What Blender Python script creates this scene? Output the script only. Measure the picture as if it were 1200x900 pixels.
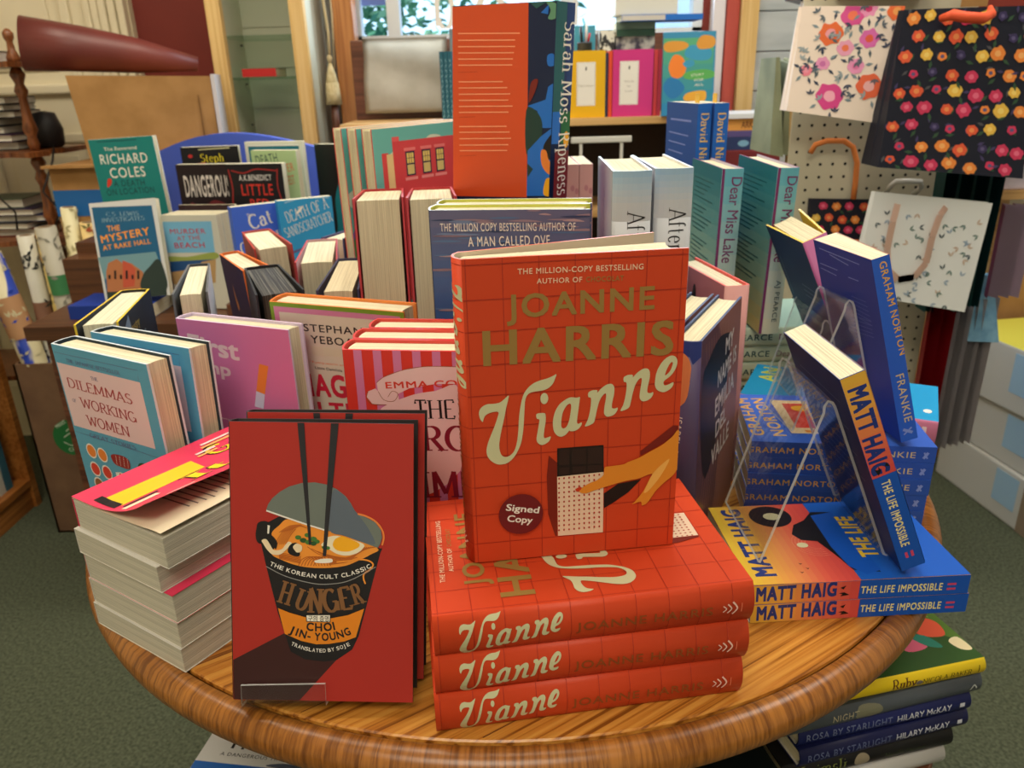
import bpy, bmesh, math, random
from mathutils import Vector, Matrix
from mathutils.geometry import tessellate_polygon, delaunay_2d_cdt
for o in list(bpy.data.objects): bpy.data.objects.remove(o)
SC = bpy.context.scene
COL = SC.collection
R = math.radians
rnd = random.Random(7)
TZ = .75                                   # table top height
# ------------------------------------------------------------------ camera
cd = bpy.data.cameras.new('camera'); cam = bpy.data.objects.new('camera', cd); COL.objects.link(cam); SC.camera = cam
cd.sensor_width = 36; cd.lens = 27.54; cd.clip_start = .02
cp, sp_, cr, sr = math.cos(.3723), math.sin(.3723), math.cos(-.0278), math.sin(-.0278)
fw = Vector((0, cp, -sp_)); up = Vector((0, sp_, cp)); rt = Vector((1, 0, 0))
rt2 = cr*rt+sr*up; up2 = -sr*rt+cr*up
m = Matrix.Identity(4)
for i in range(3): m[i][0] = rt2[i]; m[i][1] = up2[i]; m[i][2] = -fw[i]
m.translation = (0, 0, TZ+.46); cam.matrix_world = m
cd.dof.use_dof = True; cd.dof.focus_distance = .62; cd.dof.aperture_fstop = 11
# ------------------------------------------------------------------ world, light, exposure
SC.view_settings.view_transform = 'Standard'; SC.view_settings.look = 'None'; SC.view_settings.gamma = 1
SC.view_settings.use_curve_mapping = False; SC.view_settings.exposure = -.27
W = bpy.data.worlds.new('world'); SC.world = W; W.use_nodes = True
W.node_tree.nodes['Background'].inputs[0].default_value = (.55, .78, 1, 1)
W.node_tree.nodes['Background'].inputs[1].default_value = 2.8
def area(name, loc, size, power, col, rot=(0, 0, 0), sy=None):
    d = bpy.data.lights.new(name, 'AREA'); d.energy = power; d.color = col; d.size = size
    if sy: d.shape = 'RECTANGLE'; d.size_y = sy
    o = bpy.data.objects.new(name, d); COL.objects.link(o); o.location = loc; o.rotation_euler = rot; return o
WARM = (1, .88, .70)
area('ceiling_and_fill_light', (-.1, 1.25, 2.85), .9, 27, WARM, sy=.9)
area('ceiling_and_fill_light', (-1.3, 1.3, 2.85), .9, 24, WARM, sy=.9)
area('ceiling_and_fill_light', (1.4, 1.2, 2.85), .9, 26, (1, .92, .82), sy=.9)
area('ceiling_and_fill_light', (-.3, -.9, 2.85), 1.3, 46, WARM, sy=1.0)  # unseen fill lamp, added overhead to brighten faces turned to the camera
area('window_daylight', (.15, 2.72, 1.80), 1.0, 30, (.72, .87, 1), rot=(R(-90), 0, 0), sy=.75)
# ------------------------------------------------------------------ materials
def lin(c):
    return tuple(((x/255)/12.92 if x/255 <= .04045 else ((x/255+.055)/1.055)**2.4) for x in c)
PAL = dict(orange=(222,74,32), script=(205,205,165), gold=(226,172,62), goldv=(152,120,62), white=(235,232,225), ink=(22,20,24), black=(18,18,22),
 choc_dark=(120,32,18), shadow_blk=(30,18,18), rust=(120,32,24), choc=(30,20,18), choc2=(48,30,26), wrap=(232,205,180), dotred=(176,52,40), skin=(226,140,44), skin2=(240,178,90), nail=(200,60,30),
 sticker=(112,28,32), tileline=(168,44,26), hred=(172,48,38), maroon=(58,24,24), noodle=(238,150,52), noodle2=(186,98,28), eggw=(236,226,196), yolk=(244,176,24), lid=(108,118,112), lid2=(92,104,118),
 orange_rim=(230,130,60), green=(70,120,50), green2=(44,84,40), hairblk=(20,18,20), paper=(238,234,222), skinw=(236,216,180), stick=(34,34,40), orangebowl=(226,134,26), grey=(150,150,150), bronze=(128,88,52),
 navy=(30,52,128), hyel=(226,190,50), hyelw=(236,222,150), hblue=(20,84,190), ivory=(226,220,180), ivory2=(214,206,184), cream=(236,206,160), gnred=(214,62,46), gnred2=(150,36,34), sun=(244,178,40), gold2=(214,190,140),
 pinkpale=(232,202,206), dilline=(96,92,140), dilred=(168,52,58), orange1=(232,132,52), brown1=(150,92,52), lilacw=(206,206,232), orange2=(230,120,60), crimson=(206,40,66), wine=(132,26,50),
 orangebk=(214,80,38), orangetxt=(244,160,120), rusttxt=(150,46,20), teal2=(40,92,92), teal3=(96,150,120), azure=(30,110,206), dkgreen=(26,60,56), bluetxt=(130,150,220), bluetxt2=(84,100,180), blueisa=(44,64,140), peach=(228,140,92),
 plum=(112,40,98), dkteal=(18,66,72), lewblue=(26,92,132), lewlight=(110,150,160), brick=(176,112,72), brick2=(190,84,60), dkgreen2=(40,56,52), lewtxt=(150,180,190), orange3=(240,156,50), murblue=(124,192,232), crimson2=(192,42,74),
 grassy=(160,176,90), seablue=(40,84,140), sand=(196,160,110))
MATS = {}
def nd(nt, t, **k):
    n = nt.nodes.new(t)
    for a, b in k.items():
        if a in n.inputs: n.inputs[a].default_value = b
        else: setattr(n, a, b)
    return n
def mat(col, rough=.42, spec=.4, metal=0, coat=0):
    if isinstance(col, str): key = col; c = PAL[col]
    else: key = '%d_%d_%d' % tuple(col); c = col
    key = 'paint_%s_%.2f_%.1f' % (key, rough, metal)
    if key in MATS: return MATS[key]
    mm = bpy.data.materials.new(key); mm.use_nodes = True; b = mm.node_tree.nodes['Principled BSDF']
    b.inputs['Base Color'].default_value = lin(c)+(1,); b.inputs['Roughness'].default_value = rough
    b.inputs['Metallic'].default_value = metal; b.inputs['Specular IOR Level'].default_value = spec
    MATS[key] = mm; return mm
def jm(c): return mat(c, .46, .3)
def noise_mat(name, c1, c2, scale=(1, 1, 1), ns=5, detail=4, rough=.8, bump=0, lo=.35, hi=.65, bscale=None, rot=(0, 0, 0), dist=0):
    if name in MATS: return MATS[name]
    mm = bpy.data.materials.new(name); mm.use_nodes = True; nt = mm.node_tree; b = nt.nodes['Principled BSDF']
    tc = nd(nt, 'ShaderNodeTexCoord'); mp = nd(nt, 'ShaderNodeMapping'); mp.inputs['Scale'].default_value = scale; mp.inputs['Rotation'].default_value = rot
    no = nd(nt, 'ShaderNodeTexNoise'); no.inputs['Scale'].default_value = ns; no.inputs['Detail'].default_value = detail; no.inputs['Distortion'].default_value = dist
    ra = nd(nt, 'ShaderNodeValToRGB'); e = ra.color_ramp.elements
    e[0].position = lo; e[1].position = hi; e[0].color = lin(c1)+(1,); e[1].color = lin(c2)+(1,)
    L = nt.links; L.new(tc.outputs['Object'], mp.inputs[0]); L.new(mp.outputs[0], no.inputs['Vector']); L.new(no.outputs[0], ra.inputs[0]); L.new(ra.outputs[0], b.inputs['Base Color'])
    b.inputs['Roughness'].default_value = rough
    if bump:
        bp = nd(nt, 'ShaderNodeBump'); bp.inputs['Strength'].default_value = bump; bp.inputs['Distance'].default_value = .004
        src = no
        if bscale:
            src = nd(nt, 'ShaderNodeTexNoise'); src.inputs['Scale'].default_value = bscale; src.inputs['Detail'].default_value = 3; L.new(tc.outputs['Object'], src.inputs['Vector'])
        L.new(src.outputs[0], bp.inputs['Height']); L.new(bp.outputs[0], b.inputs['Normal'])
    MATS[name] = mm; return mm
def pages_mat(): return noise_mat('page_edges', (194,185,156), (224,216,186), (6, 900, 6), 1, 2, .9, .25, .3, .6)
def pages_grey(): return noise_mat('page_edges_grey', (172,169,154), (208,203,186), (6, 900, 6), 1, 2, .9, .25, .3, .6)
def wood_mat(name, dark, light, mid, rot=0, freq=1.0, rough=.35, axis=0):
    if name in MATS: return MATS[name]
    mm = bpy.data.materials.new(name); mm.use_nodes = True; nt = mm.node_tree; b = nt.nodes['Principled BSDF']; L = nt.links
    tc = nd(nt, 'ShaderNodeTexCoord'); mp = nd(nt, 'ShaderNodeMapping'); mp.inputs['Rotation'].default_value = (0, 0, rot)
    s = [90*freq, 90*freq, 90*freq]; s[axis] = 1.6*freq; mp2 = nd(nt, 'ShaderNodeMapping'); mp2.inputs['Scale'].default_value = s
    n1 = nd(nt, 'ShaderNodeTexNoise'); n1.inputs['Scale'].default_value = 1.6; n1.inputs['Detail'].default_value = 5; n1.inputs['Distortion'].default_value = .15
    mp3 = nd(nt, 'ShaderNodeMapping'); s3 = [9*freq, 9*freq, 9*freq]; s3[axis] = .9; mp3.inputs['Scale'].default_value = s3
    n2 = nd(nt, 'ShaderNodeTexNoise'); n2.inputs['Scale'].default_value = 1.0; n2.inputs['Detail'].default_value = 2
    ra = nd(nt, 'ShaderNodeValToRGB'); e = ra.color_ramp.elements; e[0].position = .36; e[1].position = .62
    e[0].color = lin(dark)+(1,); e[1].color = lin(light)+(1,)
    x = e.new(.46); x.color = lin(mid)+(1,)
    mx = nd(nt, 'ShaderNodeMix', data_type='RGBA', blend_type='MULTIPLY'); mx.inputs[0].default_value = .55
    r2 = nd(nt, 'ShaderNodeValToRGB'); r2.color_ramp.elements[0].position = .38; r2.color_ramp.elements[1].position = .62
    r2.color_ramp.elements[0].color = (.55, .42, .3, 1); r2.color_ramp.elements[1].color = (1, 1, 1, 1)
    L.new(tc.outputs['Object'], mp.inputs[0]); L.new(mp.outputs[0], mp2.inputs[0]); L.new(mp.outputs[0], mp3.inputs[0])
    L.new(mp2.outputs[0], n1.inputs['Vector']); L.new(mp3.outputs[0], n2.inputs['Vector'])
    L.new(n1.outputs[0], ra.inputs[0]); L.new(n2.outputs[0], r2.inputs[0])
    L.new(ra.outputs[0], mx.inputs[6]); L.new(r2.outputs[0], mx.inputs[7]); L.new(mx.outputs[2], b.inputs['Base Color'])
    b.inputs['Roughness'].default_value = rough
    bp = nd(nt, 'ShaderNodeBump'); bp.inputs['Strength'].default_value = .15; bp.inputs['Distance'].default_value = .002
    L.new(n1.outputs[0], bp.inputs['Height']); L.new(bp.outputs[0], b.inputs['Normal'])
    MATS[name] = mm; return mm
def clear_mat(name='clear_acrylic', tint=(.93, .95, .95), refl=.9, rough=.03):
    if name in MATS: return MATS[name]
    mm = bpy.data.materials.new(name); mm.use_nodes = True; nt = mm.node_tree; nt.nodes.clear(); L = nt.links
    out = nd(nt, 'ShaderNodeOutputMaterial'); tr = nd(nt, 'ShaderNodeBsdfTransparent'); tr.inputs[0].default_value = tint+(1,)
    gl = nd(nt, 'ShaderNodeBsdfGlossy'); gl.inputs['Roughness'].default_value = rough
    fr = nd(nt, 'ShaderNodeLayerWeight'); fr.inputs[0].default_value = .07
    mu = nd(nt, 'ShaderNodeMath', operation='MULTIPLY'); mu.inputs[1].default_value = refl
    mi = nd(nt, 'ShaderNodeMixShader'); L.new(fr.outputs['Facing'], mu.inputs[0]); L.new(mu.outputs[0], mi.inputs[0])
    L.new(tr.outputs[0], mi.inputs[1]); L.new(gl.outputs[0], mi.inputs[2]); L.new(mi.outputs[0], out.inputs[0])
    MATS[name] = mm; return mm
# ------------------------------------------------------------------ object helpers
def link(name, me, parent=None):
    o = bpy.data.objects.new(name, me); COL.objects.link(o)
    if parent: o.parent = parent
    return o
def finish(bm, name, mats, parent=None, smooth=False):
    me = bpy.data.meshes.new(name); bm.to_mesh(me); bm.free()
    for x in (mats if isinstance(mats, (list, tuple)) else [mats]): me.materials.append(x)
    if smooth:
        for p in me.polygons: p.use_smooth = True
    return link(name, me, parent)
def tag(o, label=None, cat=None, group=None, kind=None):
    if label: o['label'] = label
    if cat: o['category'] = cat
    if group: o['group'] = group
    if kind: o['kind'] = kind
    return o
def thing(name, label, cat, loc=(0, 0, 0), rz=0, group=None):
    o = bpy.data.objects.new(name, None); COL.objects.link(o); o.empty_display_size = .05
    o.location = loc; o.rotation_euler = (0, 0, rz); return tag(o, label, cat, group)
def box(bm, lo, hi, mi=0, bev=0, M=None):
    vs = [bm.verts.new((x, y, z)) for x in (lo[0], hi[0]) for y in (lo[1], hi[1]) for z in (lo[2], hi[2])]
    fs = []
    for idx in ((0,1,3,2), (4,6,7,5), (0,4,5,1), (2,3,7,6), (0,2,6,4), (1,5,7,3)):
        f = bm.faces.new([vs[i] for i in idx]); f.material_index = mi; fs.append(f)
    if bev:
        es = {e for f in fs for e in f.edges}
        r = bmesh.ops.bevel(bm, geom=list(es), offset=bev, segments=2, affect='EDGES', profile=.6)
        for f in r['faces']: f.material_index = mi
        vs = list({v for f in bm.faces if f.is_valid for v in f.verts}) if M else vs
    if M:
        for v in vs: v.co = M @ v.co
def hexa(bm, P8, mi=0):
    """box from 8 corner points: lower ring of 4, upper ring of 4"""
    v = [bm.verts.new(p) for p in P8]
    for idx in ((3,2,1,0), (4,5,6,7), (0,1,5,4), (1,2,6,5), (2,3,7,6), (3,0,4,7)):
        f = bm.faces.new([v[i] for i in idx]); f.material_index = mi
def lathe(bm, prof, n=48, c=(0, 0, 0), mi=0, smooth=True):
    rings = []
    for r, z in prof:
        rings.append([bm.verts.new((c[0]+r*math.cos(2*math.pi*k/n), c[1]+r*math.sin(2*math.pi*k/n), c[2]+z)) for k in range(n)])
    for a, b in zip(rings, rings[1:]):
        for k in range(n):
            f = bm.faces.new((a[k], a[(k+1) % n], b[(k+1) % n], b[k])); f.material_index = mi; f.smooth = smooth
    for ring, rev in ((rings[0], True), (rings[-1], False)):
        f = bm.faces.new(ring[::-1] if rev else ring); f.material_index = mi
def tube(bm, pts, r, n=10, mi=0, cap=True, rs=None):
    pts = [Vector(p) for p in pts]; rings = []; prev = None
    for i, p in enumerate(pts):
        d = (pts[min(i+1, len(pts)-1)]-pts[max(i-1, 0)]).normalized()
        a = prev if prev is not None else (Vector((0, 0, 1)) if abs(d.z) < .9 else Vector((1, 0, 0)))
        u = (a-d*a.dot(d)).normalized(); prev = u; w = d.cross(u); rr = rs[i] if rs else r
        rings.append([bm.verts.new(p+u*rr*math.cos(2*math.pi*k/n)+w*rr*math.sin(2*math.pi*k/n)) for k in range(n)])
    for a, b in zip(rings, rings[1:]):
        for k in range(n):
            f = bm.faces.new((a[k], a[(k+1) % n], b[(k+1) % n], b[k])); f.material_index = mi; f.smooth = True
    if cap:
        for ring in (rings[0][::-1], rings[-1]):
            f = bm.faces.new(ring); f.material_index = mi
def boxobj(name, lo, hi, m_, parent=None, bev=0):
    bm = bmesh.new(); box(bm, lo, hi, 0, bev); bmesh.ops.recalc_face_normals(bm, faces=bm.faces); return finish(bm, name, m_, parent)
def dup(root, label=None, mw=None, group=None):
    r = root.copy(); COL.objects.link(r)
    if mw is not None: r.matrix_basis = mw
    if label: r['label'] = label
    if group: r['group'] = group
    for ch in list(root.children):
        c = ch.copy(); COL.objects.link(c); c.parent = r; c.matrix_parent_inverse = ch.matrix_parent_inverse
        for g in list(ch.children):
            d = g.copy(); COL.objects.link(d); d.parent = c
    return r
# ------------------------------------------------------------------ lettering: plain sans outlines and a stroked serif alphabet
_tc = {}
def union2d(V, F):
    """merge overlapping outline pieces into one flat triangulation"""
    F = [f if sum(V[f[i-1]][0]*V[f[i]][1]-V[f[i]][0]*V[f[i-1]][1] for i in range(len(f))) > 0 else f[::-1] for f in F]
    r = delaunay_2d_cdt([Vector(v) for v in V], [], [list(f) for f in F], 0, 1e-6)
    W = [(v.x, v.y) for v in r[0]]; bins = {}; bs = .12
    for f in F:
        xs = [V[i][0] for i in f]
        for k in range(int(min(xs)//bs), int(max(xs)//bs)+1): bins.setdefault(k, []).append([V[i] for i in f])
    out = []
    for t in r[2]:
        cx = sum(W[i][0] for i in t)/len(t); cy = sum(W[i][1] for i in t)/len(t)
        for P in bins.get(int(cx//bs), ()):
            if all((P[k][0]-P[k-1][0])*(cy-P[k-1][1])-(P[k][1]-P[k-1][1])*(cx-P[k-1][0]) >= -1e-9 for k in range(len(P))):
                out.append(tuple(t)); break
    return W, out
def sans(s, bold):
    k = (s, bold)
    if k in _tc: return _tc[k]
    c = bpy.data.curves.new('lettering', 'FONT'); c.body = s; c.resolution_u = 3
    if s.isupper() and len(s) > 3: c.space_character = 1.12
    o = bpy.data.objects.new('lettering', c); COL.objects.link(o); bpy.context.view_layer.update()
    me = bpy.data.meshes.new_from_object(o.evaluated_get(bpy.context.evaluated_depsgraph_get()))
    V = [(v.co.x, v.co.y) for v in me.vertices]; F = [tuple(p.vertices) for p in me.polygons]
    bpy.data.objects.remove(o); bpy.data.curves.remove(c); bpy.data.meshes.remove(me)
    if bold:      # heavier weight: the same outlines struck again, slightly shifted
        q = bold*.05; V0, F0 = V, F; V, F = [], []
        for dx, dy in ((-q, -q), (q, -q), (q, q), (-q, q), (0, 0)):
            n = len(V); V += [(x+dx, y+dy) for x, y in V0]; F += [tuple(i+n for i in f) for f in F0]
        V, F = union2d(V, F)
    _tc[k] = (V, F, .682+bold*.05); return _tc[k]
def arc(cx, cy, rx, ry, a, b, n=14): return [(cx+rx*math.cos(R(a+(b-a)*i/n)), cy+ry*math.sin(R(a+(b-a)*i/n))) for i in range(n+1)]
GL = {
'A': (.74, [[(.02,0),(.37,1)], [(.37,1),(.72,0)], [(.14,.34),(.6,.34)]]),
'B': (.62, [[(.1,0),(.1,1)], [(.1,1),(.3,1)]+arc(.3,.76,.24,.24,90,-90)+[(.1,.52)], [(.3,.52)]+arc(.3,.26,.28,.26,90,-90)+[(.1,0)]]),
'C': (.72, [arc(.4,.5,.36,.5,45,315)]), 'D': (.74, [[(.1,0),(.1,1)], [(.1,1),(.3,1)]+arc(.3,.5,.4,.5,90,-90)+[(.1,0)]]),
'E': (.6, [[(.1,0),(.1,1)], [(.1,1),(.55,1),(.55,.85)], [(.1,.52),(.42,.52)], [(.1,0),(.57,0),(.57,.16)]]),
'F': (.56, [[(.1,0),(.1,1)], [(.1,1),(.54,1),(.54,.84)], [(.1,.52),(.42,.52)]]),
'G': (.76, [arc(.4,.5,.36,.5,48,350), [(.74,.02),(.74,.44)], [(.5,.44),(.76,.44)]]),
'H': (.78, [[(.1,0),(.1,1)], [(.68,0),(.68,1)], [(.1,.52),(.68,.52)]]), 'I': (.28, [[(.14,0),(.14,1)]]),
'J': (.46, [[(.32,1),(.32,.2)]+arc(.18,.2,.14,.2,0,-130)]), 'K': (.72, [[(.1,0),(.1,1)], [(.64,1),(.12,.42)], [(.28,.58),(.68,0)]]),
'L': (.58, [[(.1,0),(.1,1)], [(.1,0),(.55,0),(.55,.2)]]), 'M': (.94, [[(.1,0),(.12,1)], [(.12,1),(.47,.15)], [(.47,.15),(.82,1)], [(.82,1),(.84,0)]]),
'N': (.8, [[(.1,0),(.1,1)], [(.1,1),(.7,0)], [(.7,0),(.7,1)]]), 'O': (.82, [arc(.41,.5,.37,.5,90,450,26)]),
'P': (.6, [[(.1,0),(.1,1)], [(.1,1),(.3,1)]+arc(.3,.74,.26,.26,90,-90)+[(.1,.48)]]),
'R': (.7, [[(.1,0),(.1,1)], [(.1,1),(.3,1)]+arc(.3,.75,.25,.25,90,-90)+[(.1,.5)], [(.32,.5),(.66,0)]]),
'S': (.58, [arc(.29,.76,.22,.24,35,270)+arc(.29,.27,.24,.25,90,-145)[1:]]), 'T': (.66, [[(.33,0),(.33,1)], [(.04,.82),(.04,1),(.62,1),(.62,.82)]]),
'U': (.76, [[(.1,1),(.1,.3)]+arc(.38,.3,.28,.3,180,360)+[(.66,1)]]), 'V': (.72, [[(.02,1),(.36,0)], [(.36,0),(.7,1)]]),
'W': (1.04, [[(.02,1),(.28,0)], [(.28,0),(.52,.9)], [(.52,.9),(.76,0)], [(.76,0),(1.02,1)]]), 'Y': (.7, [[(.02,1),(.35,.45)], [(.68,1),(.35,.45)], [(.35,.45),(.35,0)]]),
'a': (.52, [[(.08,.5)]+arc(.24,.46,.16,.2,130,0)+[(.4,.08),(.5,.02)], arc(.22,.2,.18,.2,70,350)]), 'e': (.54, [[(.08,.36),(.46,.36)]+arc(.27,.33,.2,.33,5,320)]),
'f': (.36, [[(.14,0),(.14,.75)]+arc(.28,.75,.14,.24,180,60), [(.02,.62),(.34,.62)]]), 'h': (.58, [[(.1,0),(.1,1)], [(.1,.42)]+arc(.28,.44,.18,.22,170,0)+[(.46,0)]]),
'i': (.26, [[(.13,0),(.13,.64)], [(.1,.84),(.16,.9)]]), 'l': (.26, [[(.13,0),(.13,1)]]), 'n': (.58, [[(.1,0),(.1,.64)], [(.1,.42)]+arc(.28,.44,.18,.22,170,0)+[(.46,0)]]),
'o': (.56, [arc(.28,.33,.22,.33,90,450,20)]), 'p': (.58, [[(.1,-.28),(.1,.64)], arc(.28,.33,.22,.32,150,-150,20)]), 'r': (.42, [[(.1,0),(.1,.64)], [(.1,.42)]+arc(.28,.44,.18,.22,170,60)]),
's': (.42, [arc(.21,.49,.15,.17,35,270)+arc(.21,.17,.17,.17,90,-145)[1:]]), 't': (.36, [[(.14,.88),(.14,.14)]+arc(.26,.14,.12,.14,180,300), [(.02,.62),(.32,.62)]]),
'm': (.88, [[(.1,0),(.1,.64)], [(.1,.42)]+arc(.26,.44,.16,.22,170,0)+[(.42,0)], [(.42,.42)]+arc(.58,.44,.16,.22,170,0)+[(.74,0)]]),
'd': (.58, [[(.48,0),(.48,1)], arc(.28,.33,.2,.33,30,330,20)]), 'c': (.5, [arc(.27,.33,.2,.33,50,310)]), 'u': (.58, [[(.1,.64),(.1,.2)]+arc(.27,.2,.17,.2,180,360)+[(.44,.2),(.44,.64)], [(.46,.64),(.46,0)]]), 'v': (.52, [[(.02,.64),(.26,0)], [(.26,0),(.5,.64)]]),
'y': (.52, [[(.02,.64),(.26,.05)], [(.5,.64),(.26,.05),(.14,-.26)]]), 'k': (.54, [[(.1,0),(.1,1)], [(.46,.62),(.12,.28)], [(.22,.38),(.48,0)]]), 'w': (.8, [[(.02,.64),(.22,0)], [(.22,0),(.4,.6)], [(.4,.6),(.58,0)], [(.58,0),(.78,.64)]]),
'b': (.58, [[(.1,1),(.1,.05)], arc(.3,.33,.2,.33,150,-150,20)]), '.': (.2, [[(.08,0),(.12,.06)]]), ' ': (.34, [])}
def serif(s, bold, slab=False):
    k = (s, bold, slab)
    if k in _tc: return _tc[k]
    V, F = [], []; x0 = 0; tk = (.085 if slab else .1)+bold*.1; tn = .08 if slab else .035+bold*.03
    def quad(a, b, c, d):
        i = len(V); V.extend([a, b, c, d]); F.append((i, i+1, i+2, i+3))
    for ch in s:
        w, st = GL.get(ch, GL['I'])
        ends = [p for q in st for p in (q[0], q[-1])]
        for q in st:
            L, Rr = [], []
            for i, p in enumerate(q):
                a, b = q[max(i-1, 0)], q[min(i+1, len(q)-1)]; dx, dy = b[0]-a[0], b[1]-a[1]; n = math.hypot(dx, dy) or 1; dx /= n; dy /= n
                if dy < 0: fx, fy = -dx, -dy
                else: fx, fy = dx, dy
                wd = tn+(tk-tn)*max(0, abs(dy)*(1 if fx <= .05 else 1-.75*min(1, fx*1.6) if len(q) == 2 else 1))
                L.append((x0+p[0]-dy*wd/2, p[1]+dx*wd/2)); Rr.append((x0+p[0]+dy*wd/2, p[1]-dx*wd/2))
            for i in range(len(q)-1): quad(L[i], Rr[i], Rr[i+1], L[i+1])
            for (p, o) in ((q[0], q[1]), (q[-1], q[-2])):
                if min(abs(p[1]-y) for y in (0, 1, .64, -.28)) < .01 and abs(o[1]-p[1]) > 1.1*abs(o[0]-p[0]) and abs(o[1]-p[1]) > .25 and sum(1 for e in ends if abs(e[0]-p[0])+abs(e[1]-p[1]) < .02) == 1:
                    sl = .1+bold*.04; h2 = .07 if slab else .03+bold*.025; sg = 1 if o[1] > p[1] else -1
                    quad((x0+p[0]-sl-tk*.3, p[1]), (x0+p[0]+sl+tk*.3, p[1]), (x0+p[0]+sl+tk*.3, p[1]+sg*h2), (x0+p[0]-sl-tk*.3, p[1]+sg*h2))
        x0 += w+.1
    V, F = union2d(V, F); _tc[k] = (V, F, 1.0); return _tc[k]
def crom(P, n=5):
    out = []; N = len(P)
    for i in range(N):
        p0, p1, p2, p3 = P[i-1], P[i], P[(i+1) % N], P[(i+2) % N]
        for k in range(n):
            t = k/n; t2 = t*t; t3 = t2*t
            out.append(tuple(.5*(2*p1[j]+(p2[j]-p0[j])*t+(2*p0[j]-5*p1[j]+4*p2[j]-p3[j])*t2+(3*p1[j]-p0[j]-3*p2[j]+p3[j])*t3) for j in (0, 1)))
    return out
def crom_open(P, n=5):
    Q = [P[0]]+list(P)+[P[-1]]; out = []
    for i in range(1, len(Q)-2):
        p0, p1, p2, p3 = Q[i-1:i+3]
        for k in range(n):
            t = k/n; t2 = t*t; t3 = t2*t
            out.append(tuple(.5*(2*p1[j]+(p2[j]-p0[j])*t+(2*p0[j]-5*p1[j]+4*p2[j]-p3[j])*t2+(3*p1[j]-p0[j]-3*p2[j]+p3[j])*t3) for j in (0, 1)))
    return out+[P[-1]]
def item2d(it):
    """printed item in face millimetres -> (colour, verts, faces)"""
    k, colr = it[0], it[1]
    if k == 'p':
        rings = [it[2]]+list(it[4] if len(it) > 4 else [])
        if len(it) > 3 and it[3]: rings = [crom(r, 4) for r in rings]
        V = [p for r in rings for p in r]
        F = [tuple(f) for f in tessellate_polygon([[Vector((x, y, 0)) for x, y in r] for r in rings])]
        return colr, V, F
    if k == 'c':
        (x, y), rx, ry = it[2], it[3], it[4]; n = 12 if max(rx, ry) < 3 else 28
        return colr, [(x+rx*math.cos(2*math.pi*i/n), y+ry*math.sin(2*math.pi*i/n)) for i in range(n)], [tuple(range(n))]
    if k == 'l':
        P = crom_open(it[2]) if len(it) > 4 and it[4] else it[2]; w = it[3]/2; V, F = [], []
        for i, p in enumerate(P):
            a, b = P[max(i-1, 0)], P[min(i+1, len(P)-1)]; dx, dy = b[0]-a[0], b[1]-a[1]; n = math.hypot(dx, dy) or 1
            V += [(p[0]-dy/n*w, p[1]+dx/n*w), (p[0]+dy/n*w, p[1]-dx/n*w)]
            if i: F.append((2*i-2, 2*i-1, 2*i+1, 2*i))
        return colr, V, F
    if k == 't':
        s, x, y, w, h, ang = it[2:8]; font = it[8] if len(it) > 8 else 's'; bold = it[9] if len(it) > 9 else 0
        V, F, cap = sans(s, bold) if font in ('s', 'cond') else serif(s, bold, font == 'slab')
        xs = [v[0] for v in V]; x0, x1 = min(xs), max(xs); sx = w/(x1-x0); sy = h/cap
        if s in ('I', '-', 'J') and font == 's': sx = sy if s != 'J' else min(sx, sy*1.2)
        ca, sa = math.cos(R(ang)), math.sin(R(ang))
        return colr, [(x+(vx-x0)*sx*ca-vy*sy*sa, y+(vx-x0)*sx*sa+vy*sy*ca) for vx, vy in V], F
def rect(colr, x0, y0, x1, y1): return ('p', colr, [(x0, y0), (x1, y0), (x1, y1), (x0, y1)])
def grad(cols, x0, y0, x1, y1, n=10, axis='y'):
    """a printed colour blend, as fine bands"""
    out = []
    for i in range(n):
        t = (i+.5)/n*(len(cols)-1); a = min(int(t), len(cols)-2); f = t-a
        c = tuple(int(cols[a][j]*(1-f)+cols[a+1][j]*f) for j in range(3))
        if axis == 'y': out.append(rect(c, x0, y0+(y1-y0)*i/n, x1, y0+(y1-y0)*(i+1)/n))
        else: out.append(rect(c, x0+(x1-x0)*i/n, y0, x0+(x1-x0)*(i+1)/n, y1))
    return out
def clip_items(items, w, h, e=.2):
    """keep printed items inside the face (mm)"""
    def cut(P, ax, lim, keep_less):
        out = []
        for i in range(len(P)):
            a, b = P[i-1], P[i]; ia = (a[ax] <= lim) == keep_less or a[ax] == lim; ib = (b[ax] <= lim) == keep_less or b[ax] == lim
            if ia != ib:
                t = (lim-a[ax])/(b[ax]-a[ax]); out.append((a[0]+(b[0]-a[0])*t, a[1]+(b[1]-a[1])*t))
            if ib: out.append(b)
        return out
    for it in items:
        col, V, F = item2d(it)
        if not V: continue
        if min(v[0] for v in V) >= e and max(v[0] for v in V) <= w-e and min(v[1] for v in V) >= e and max(v[1] for v in V) <= h-e:
            yield col, V, F; continue
        V2, F2 = [], []
        for f in F:
            P = [V[i] for i in f]
            for ax, lim, kl in ((0, e, False), (0, w-e, True), (1, e, False), (1, h-e, True)):
                if P: P = cut(P, ax, lim, kl)
            if len(P) > 2: F2.append(tuple(range(len(V2), len(V2)+len(P)))); V2 += P
        if F2: yield col, V2, F2
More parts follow.
